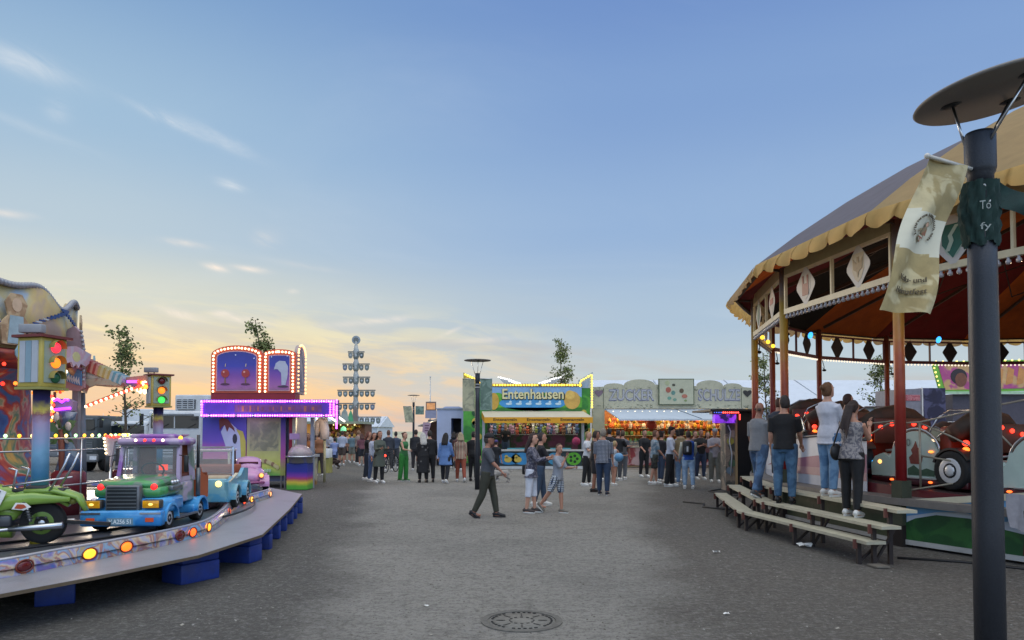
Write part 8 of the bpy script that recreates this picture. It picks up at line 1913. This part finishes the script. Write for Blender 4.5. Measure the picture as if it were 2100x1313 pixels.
bag = MB(); bag.sph((0, 0, 0), (.06, .15, .13), BLACK, 12, 9); bag.tube([(0, -.1, .06), (.05, -.05, .3), (.12, 0, .52)], .012, BLACK, 6)
carried(p, 'shoulder_bag', 'black shoulder bag hanging at the hip of the dark haired woman on the steps', 'bag', bag, p['P0'] + Vector((-.20, -.07, .04)))
ph = MB(); ph.box(-.035, .035, -.005, .005, -.07, .07, BLACK, .004); carried(p, 'mobile_phone', 'dark mobile phone held up by the dark haired woman on the steps', 'phone', ph, (p['AA'][0][2] + p['AA'][1][2]) / 2 + Vector((0, .09, .03)))
rb = MB(); rb.box(-.05, .05, -.12, .12, -.14, .1, pm('#5c1418', .5, 0, .15, 9, .2), .03); rb.tube([(0, -.1, .1), (.03, -.06, .35), (.03, 0, .58)], .01, pm('#5c1418', .5), 6)
person(1597, 985, 1.68, 150, 'man half hidden behind the man in the black t-shirt', .74, d=14.6, tc='#3a3f4a', bc='#22262c', hc='#4a3024', sleeve=.95, group=G1)
person(1733, 1000, 1.66, 110, 'person half hidden between the two women on the steps', .73, d=12.6, tc='#a9a4a4', bc='#3a3f46', hc='#3a241c', sleeve=.5, fem=True, group=G1)
# --- centre walkers
person(995, 1062, 1.70, 80, 'man in black cap, grey polo and olive trousers walking to the right', tc='#44484f', bc='#33342a', shoe=DS, hair='short', hc='#3a342e', cap='#141518', skin=SK2, sleeve=.5, bulk=1.12, legs=((14, 5), (-11, 15)), arms=((-8, 10, 6), (32, 10, 14)), near=True, hem=.88, group=G3, lean=1)
p = person(1088, 1052, 1.68, 75, 'woman in dark patterned blouse and white capri trousers with long dark hair', top='blouse', tc='#3a3a4a', tp=('blotch', '#6c6a74', 20), bot='capri', bc='#c4c8d2', hair='long', hc='#2a1a16', skin=SK3, sleeve=.95, fem=True, legs=((5, 3), (-4, 3)), arms=((28, 4, 70), (30, 4, 78)), near=True, hem=.78, group=G3, shoe='#3a3230')
bag = MB(); bag.box(-.05, .05, -.13, .13, -.1, .12, BLACK, .03); bag.tube([(0, .1, .1), (.04, .02, .3), (.1, 0, .5)], .01, BLACK, 6); carried(p, 'hand_bag', 'small dark bag at the back of the woman with white trousers', 'bag', bag, p['P0'] + Vector((-.19, -.12, .0)))
person(1106, 1038, 1.70, 95, 'person in black top and jeans standing behind the woman with white trousers', tc='#17161c', bc='#34465c', hc='#2c2320', skin=SK1, sleeve=.45, legs=((10, 4), (-8, 6)), arms=((22, 4, 80), (30, 6, 60)), near=True, group=G3)
person(1130, 1052, 1.46, 60, 'boy in grey t-shirt and checked shorts eating', tc='#8a8f98', bot='shorts', bc='#c0c6cc', bp_=('plaid', '#1f3a5c', 7), hc='#4a3424', skin=SK1, sleeve=.5, legs=((6, 4), (-24, 14)), arms=((24, 4, 70), (38, 4, 118)), near=True, group=G3, shoe='#6a665c', hem=.86, look=30)
cup = MB(); cup.box(-.05, .05, -.03, .03, -.02, .02, WHITE, .01); o = cup.build('paper_tray', label='white paper tray of food held by the boy in checked shorts', cat='food tray'); o.location = at(1110, 942, 15.1)
# --- group left of the candy stall
GP = 'group of people standing before the gap between the two stalls'
person(1202, 997, 1.72, 60, 'blond woman in white top and black trousers behind the plaid shirted man', tc='#b9bcc0', bc=BK, hair='short', hc='#8a7350', skin=SK3, sleeve=.35, fem=True, arms=((20, 4, 95), (20, 4, 95)), crossed=True, group=GP)
person(1217, 1009, 1.74, 100, 'man in black t-shirt and dark shorts beside the plaid shirted man', tc='#131317', bot='shorts', bc='#1d1c20', hc='#2c221c', shoe=DS, skin=SK2, bulk=1.05, group=GP)
person(1237, 1016, 1.80, 160, 'grey haired man in blue plaid shirt and jeans seen from behind', tc='#9aa0ac', tp=('plaid', '#232d48', 9), bc='#26374f', hc='#7a7268', shoe='#1c2230', skin=SK1, bulk=1.15, sleeve=.55, legs=((6, 3), (-5, 4)), near=True, hem=.84, group=GP)
p = person(1258, 996, 1.42, 120, 'blond girl in white tank top and denim shorts with bare legs', top='tank', tc='#a9acb0', bot='hot', bc='#7c8ea0', hair='pony', hc='#9c8660', skin=SK1, sleeve=0, fem=True, arms=((10, 6, 30), (34, 4, 60)), group=GP)
o = MB().sph((0, 0, 0), (.14, .12, .13), pm('#5a8fb8', .5, 0, .15, 8, .2), 14, 10).build('light_blue_bag', label='light blue bag carried by the blond girl', cat='bag'); o.location = at(1269, 938, 20.8)
person(1266, 986, 1.78, 140, 'tall man in black t-shirt raising his phone behind the blond girl', tc='#15161a', bc='#3a3d42', hc='#2c1e18', bulk=1.12, arms=((4, 6, 12), (40, 6, 50)), group=GP)
person(1276, 984, 1.76, 150, 'man in grey shirt and grey trousers right of the blond girl', tc='#55575c', bc='#5c5f64', hc='#4a3a2c', bulk=1.1, group=GP)
person(1228, 985, 1.74, 190, 'dark haired person mostly hidden behind the plaid shirted man', d=24.5, tc='#3c3234', bc='#22242a', hc='#241a16', group=GP)
person(1250, 978, 1.84, 175, 'tall dark haired man at the back left of the group', d=26, tc='#1a1c20', bc='#22242a', hc='#161210', group=GP)
# --- young people
person(1293, 948, 1.74, 350, 'man in beige shirt facing the square in front of the sweets', tc='#8c8670', bc='#202226', hc='#8a6a44', skin=SK1, sleeve=.7, bulk=1.1, legs=((16, 6), (-10, 4)), arms=((14, 10, 40), (10, 10, 50)), group=G2)
person(1320, 979, 1.78, 20, 'man in black t-shirt and black trousers at the left of the waiting crowd', tc='#101114', bc='#18191d', hc='#2c1f18', skin=SK1, group=G2, arms=((8, 8, 20), (20, 6, 40)))
person(1340, 994, 1.76, 95, 'man in blue patterned shirt and camouflage shorts', tc='#5c7280', tp=('blotch', '#8a9298', 12), bot='shorts', bc='#33342c', bp_=('blotch', '#17181a', 10), hc='#5a3c2c', skin=SK1, group=G2, legs=((8, 4), (-8, 6)), arms=((4, 6, 14), (12, 6, 30)), hem=.84)
person(1354, 988, 1.72, 120, 'person in dark top and jeans between patterned shirt and white t-shirt', tc='#1a1a20', bc='#2c3c54', hair='curly', hc='#241612', group=G2, d=24.0)
person(1373, 998, 1.84, 70, 'curly haired youth in white t-shirt and wide black trousers, hand in pocket', tc='#a9aebb', bot='wide', bc='#0f1013', hair='curly', hc='#1c1210', skin=SK1, sleeve=.6, legs=((4, 2), (-5, 3)), arms=((0, 10, 22), (14, 8, 30)), near=True, hem=.82, group=G2, tilt=12)
person(1388, 992, 1.76, 110, 'youth in light grey blue shirt behind the white t-shirt', d=24.4, tc='#6a7c90', bc='#5a6c80', hair='curly', hc='#1c1412', group=G2)
person(1397, 997, 1.80, 150, 'youth in beige hooded jacket and light blue jeans', top='hood', tc='#8f7c5c', bc=JL, hair='curly', hc='#1f1512', sleeve=.97, group=G2, bp_=('blotch', '#7d98b4', 6))
p = person(1413, 1003, 1.74, 175, 'youth in blue varsity jacket with white sleeves and light jeans', top='jacket', tc='#1f4a9a', bc='#7f98b2', bp_=('blotch', '#96acc0', 6), hc='#3c2a22', sleeve=.0, near=True, hem=.87, group=G2, legs=((5, 3), (-6, 3)), arms=((8, 10, 20), (14, 8, 50)))
sv = MB()
for A_ in p['AA']: sv.tube([A_[0], A_[0].lerp(A_[1], .5), A_[1], A_[1].lerp(A_[2], .5), A_[2]], [.065, .062, .058, .05, .04], pm('#a9a99c', .7, 0, .1, 12, .4), 12)
sv.build('white_sleeves', p['t'])
bag = MB(); bag.box(-.14, .14, -.16, .0, -.2, .22, BLACK, .06); bag.box(-.10, .10, -.20, -.15, -.16, .02, pm('#1f2024', .6), .03); bag.box(-.03, .02, -.205, -.2, -.10, .06, pm('#b9bcc0', .5)); carried(p, 'backpack', 'black backpack worn over the blue varsity jacket', 'backpack', bag, p['P0'] + Vector((-.07, -.08, .30)))
person(1436, 984, 1.80, 10, 'man in black t-shirt with crossed arms right of the varsity jacket', tc='#101114', bc='#22304a', hc='#1f1714', skin=SK2, arms=((18, 4, 95), (18, 4, 95)), crossed=True, group=G2, bulk=1.05)
person(1466, 989, 1.82, 355, 'youth in white t-shirt and grey trousers with arms crossed wearing a cap', tc='#8f8c94', bc='#62645e', hc='#2c2420', cap='#7a8088', skin=SK1, bot='wide', arms=((18, 6, 92), (18, 6, 92)), crossed=True, group=G2, hem=.80)
person(1480, 980, 1.78, 350, 'person in dark jacket behind the youth in grey trousers', d=26.5, tc='#252a3a', bc='#1a1c20', hc='#2c2018', sleeve=.97, group=G2)
person(1422, 975, 1.74, 30, 'face between varsity jacket and black t-shirt at the back', d=27.5, tc='#4a3c3c', bc='#22242a', hc='#3a2a20', group=G2)
person(1450, 972, 1.70, 0, 'smiling face in dark clothes behind the crossed arms men', d=28.5, tc='#5c3a3c', bc='#22242a', hc='#4a3424', group=G2, fem=True, hair='mid')
person(1495, 955, 1.74, 200, 'dark clothed person beside the tall black game machine', tc='#15161a', bc='#15161a', hc='#1c1614', shoe=DS, group=G2)
# --- stall keeper
person(1037, 945, 1.78, 0, 'stall keeper in black hooded sweater standing behind the duck counter', .3, d=33.8, top='hood', tc='#0f1012', bc='#3a4450', hc='#17120f', sleeve=.97, arms=((20, 6, 80), (20, 6, 80)))
# --- left of centre
person(970, 987, 1.72, 170, 'person in black standing behind the walking man at the lamp', tc='#101114', bc='#101114', shoe=DS, hc='#17120f', sleeve=.97, group=G3)
person(1016, 985, 1.42, 160, 'child with purple cap and dark clothes behind the walking man', tc='#15171c', bc='#1c1f26', hc='#2c2018', cap='#3c3468', shoe='#4a4c50', group=G3)
person(912, 991, 1.68, 165, 'woman in loose light blue blouse and dark leggings walking away', top='blouse', tc='#5878a8', bc='#17191f', hair='long', hc='#17110f', sleeve=.97, fem=True, bulk=1.12, hem=.62, group=G3, legs=((8, 4), (-10, 8)), arms=((-8, 12, 10), (10, 12, 20)))
person(945, 989, 1.70, 190, 'grey blond woman in striped blouse and rust orange trousers walking away', top='blouse', tc='#a9a28c', tp=('stripe', '#7c3a2c', 6), bc='#8c4430', hair='mid', hc='#8f8064', sleeve=.9, fem=True, legs=((12, 4), (-12, 14)), group=G3, hem=.84)
person(868, 990, 1.68, 200, 'woman with long white hair in black floral dress', top='dress', tc='#131316', tp=('dots', '#5c5a58', 7), bot='trousers', bc='#0f0f12', hair='long', hc='#b0aca4', sleeve=.9, fem=True, hem=.34, shoe=DS, group=G3, bulk=1.08)
person(881, 989, 1.76, 190, 'man in black suit beside the white haired woman', top='jacket', tc='#131417', bc='#101114', hc='#2c241e', sleeve=.97, shoe=DS, hem=.80, group=G3, bulk=1.1)
person(852, 966, 1.80, 175, 'dark clothed man left of the white haired woman further back', tc='#1f2024', bc='#2c2a2c', hc='#2c2018', sleeve=.9, group=G3, bulk=1.15)
person(826, 987, 1.70, 60, 'woman in green top and wide green trousers', top='tank', tc='#2f6a3a', bot='wide', bc='#2a7a30', hair='bun', hc='#4a2c20', skin=SK3, sleeve=0, fem=True, arms=((-6, 8, 10), (24, 6, 60)), group=G3, shoe='#3a6a3c')
person(776, 991, 1.74, 40, 'woman in grey green long cardigan and black trousers with white sneakers', top='coat', tc='#4c5248', bc=BK, hair='mid', hc='#2c1c18', sleeve=.97, fem=True, hem=.55, group=G3, arms=((16, 6, 85), (16, 6, 85)), near=True)
person(763, 988, 1.68, 60, 'brown haired woman in light top and blue jeans behind the long cardigan', tc='#9aa0b0', bc='#46587a', hair='long', hc='#4a2a20', sleeve=.9, fem=True, group=G3)
person(751, 985, 1.72, 95, 'woman in black t-shirt and dark jeans reaching out an arm', tc='#101114', bc='#222a38', hair='mid', hc='#5a3024', fem=True, sleeve=.45, arms=((20, 30, 20), (30, 6, 60)), group=G3)
b1 = person(797, 967, 1.78, 200, 'man in dark grey jacket standing behind the bicycle', top='jacket', tc='#2c3038', bc='#3a3a3c', hc='#5a4034', sleeve=.97, group=G3, bulk=1.1)
person(811, 962, 1.72, 180, 'man in checked shirt holding the bicycle', tc='#4a5468', tp=('check', '#2f3848', 8), bc='#3a3c40', hc='#2a2420', sleeve=.8, group=G3, arms=((20, 6, 20), (20, 6, 20)))
# --- queue by the ice booth
person(644, 966, 1.68, 135, 'woman in black dress with dark hair at the white counter', top='dress', tc='#11131a', bot='hot', bc='#11131a', hair='mid', hc='#2a1a16', sleeve=.4, fem=True, hem=.55, group=G4, arms=((20, 8, 60), (20, 8, 60)), shoe='#8a857c')
person(686, 958, 1.42, 200, 'child in large light blue t-shirt and shorts at the counter', tc='#7f8cb4', bot='shorts', bc='#22304c', hc='#241814', hem=.72, group=G4, shoe='#b9b9b4', arms=((20, 10, 40), (50, 10, 20)))
person(701, 955, 1.76, 180, 'man in white t-shirt and brown shorts in the queue', tc='#a4aab8', bot='shorts', bc='#4a3f38', hc='#3a2a20', group=G4)
person(712, 948, 1.68, 190, 'person in peach top and dark shorts in the queue', tc='#b98a6c', bot='shorts', bc='#1c1a1e', hc='#8a6a44', group=G4, fem=True)
for i, (x, y, tc_, bc_, hc_, lb) in enumerate(((664, 957, '#9a9498', '#3a2c2c', '#4a3020', 'pale topped woman beside the unicorn head'), (722, 950, '#5c7076', '#6a6a60', '#3c2c22', 'person in teal top in the back of the queue'), (733, 953, '#8c7a70', '#2c2c30', '#7a5a3c', 'blond person in beige top at the right of the queue'), (742, 956, '#6a4048', '#22242a', '#4a2c24', 'person in dark red top at the end of the queue'), (675, 949, '#b0aeb0', '#2c3038', '#2c1c18', 'pale shirted person behind the white counter'), (692, 948, '#4c5c4a', '#2a2c30', '#5a3c28', 'person in green top behind the light blue child'), (752, 935, '#3c3a40', '#202226', '#3a2a20', 'dark clothed man standing at the far end of the queue'), (771, 932, '#4a3c40', '#2a2a30', '#2c1e18', 'distant person whose head shows above the grey cardigan'), (656, 930, '#8a5a3c', '#3a3030', '#4a3020', 'person in warm light behind the ice booth counter'), (632, 925, '#a86a3c', '#3a3030', '#3a2418', 'stall worker in orange light inside the ice booth'))):
    person(x, y, d={930: 27.0, 925: 25.0}.get(y), H_=(1.72, 1.66, 1.78, 1.62)[i % 4], face=(170, 200, 150, 215, 10)[i % 5], label=lb, tc=tc_, bc=bc_, hc=hc_, bot=('trousers', 'shorts')[i % 2], fem=i % 2 == 0, hair=('short', 'mid')[i % 3 == 0], group=G4, arms=((6, 8, 20), (12, 8, 60)))
person(930, 962, 1.70, 170, 'dark haired woman in dark jacket before the white trailer door', tc='#222026', bc='#1c1c20', hair='mid', hc='#1a1210', sleeve=.97, fem=True, group=G3)
person(940, 955, 1.66, 200, 'person in brown top before the white trailer door', d=31, tc='#4a2c28', bc='#22242a', hc='#2a1a16', group=G3)
flush_people()
# ---------------------------------------------------------------- dogs
def dog(px, py, yaw, col, label, L_=.7, ht=.5):
    q = gr(px, py); t = thing('dog', label, 'dog', q, yaw); b = MB(); m = pm(col, .9, 0, .25, 25, .5)
    b.tube([(-.34 * L_ / .7, 0, ht * .84), (-.2, 0, ht * .80), (0, 0, ht * .76), (.18, 0, ht * .74), (.30, 0, ht * .82)], [(.06, .07), (.085, .095), (.085, .09), (.10, .13), (.07, .09)], m, 12)
    b.tube([(.26, 0, ht * .86), (.36, 0, ht * 1.02), (.40, 0, ht * 1.12)], [.075, .06, .065], m, 10); b.tube([(.38, 0, ht * 1.14), (.46, 0, ht * 1.10), (.56, 0, ht * 1.04)], [.07, .05, .028], m, 10)
    for s in (-1, 1):
        b.tube([(.38, s * .05, ht * 1.2), (.36, s * .075, ht * 1.12), (.37, s * .075, ht * 1.0)], [.02, .028, .012], m, 7)
        b.tube([(.22, s * .07, ht * .75), (.20, s * .07, ht * .42), (.22, s * .07, ht * .2), (.22, s * .07, .03), (.26, s * .07, .02)], [.05, .035, .025, .022, .022], m, 8)
        b.tube([(-.26, s * .07, ht * .78), (-.18, s * .075, ht * .5), (-.32, s * .075, ht * .3), (-.28, s * .075, .03), (-.24, s * .075, .02)], [.075, .05, .025, .022, .022], m, 8)
    b.tube([(-.36, 0, ht * .86), (-.46, 0, ht * .95), (-.52, 0, ht * 1.1)], [.025, .018, .008], m, 7)
    me = remesh_all([(b, .016, None, 1)])[0]; me.name = 'body'
    if not len(me.materials): me.materials.append(m)
    o = bpy.data.objects.new('body', me); COL.objects.link(o); o.parent = t
    b = MB(); b.sph((.565, 0, ht * 1.05), .016, BLACK, 7, 5)
    for s in (-1, 1): b.sph((.44, s * .042, ht * 1.16), .01, BLACK, 6, 4)
    b.build('nose_and_eyes', t)
dog(662, 968, R(15), '#241612', 'dark brown dog standing behind the woman in black', .75, .5)
dog(682, 962, R(170), '#2c1c16', 'second dark dog facing left next to the light blue child', .7, .42)
dog(1026, 990, R(200), '#8f8a84', 'pale dog behind the walking man', .6, .42)
# ---------------------------------------------------------------- bicycle
def bicycle():
    q = gr(801, 969); t = thing('bicycle', 'dark bicycle with lit red rear lamp between the two men', 'bicycle', q, R(75)); D = pm('#1c1d20', .4, .4, .1, 9)
    for y in (-.5, .52):
        b = MB(); b.tube([(y + .33 * math.cos(a), 0, .34 + .33 * math.sin(a)) for a in [2 * PI * i / 28 for i in range(28)]], .02, RUBBER, 7, closed=True)
        o = b.build('wheel', t); b = MB()
        for i in range(14): a = 2 * PI * i / 14; b.tube([(y, 0, .34), (y + .32 * math.cos(a), 0, .34 + .32 * math.sin(a))], .003, STEEL, 4)
        b.build('spokes', o)
    b = MB()
    for p_, r_ in (((-.5, .34), (-.05, .32)), ((-.05, .32), (-.18, .82)), ((-.5, .34), (-.15, .72)), ((-.05, .32), (.36, .72)), ((-.16, .76), (.34, .84)), ((.36, .92), (.52, .34))): b.tube([(p_[0], 0, p_[1]), (r_[0], 0, r_[1])], .017, D, 8)
    b.build('frame', t)
    b = MB(); b.tube([(.28, -.28, 1.02), (.36, -.1, .98), (.36, .1, .98), (.28, .28, 1.02)], .014, BLACK, 7); b.build('handlebar', t)
    b = MB(); b.tube([(-.32, 0, .88), (-.18, 0, .88), (-.06, 0, .87)], [(.07, .025), (.06, .022), (.02, .015)], BLACK, 10); b.build('saddle', t)
    b = MB(); b.sph((-.56, 0, .72), (.03, .06, .05), em('#ff3a2a', 5), 8, 6); b.build('rear_lamp', t)
bicycle()
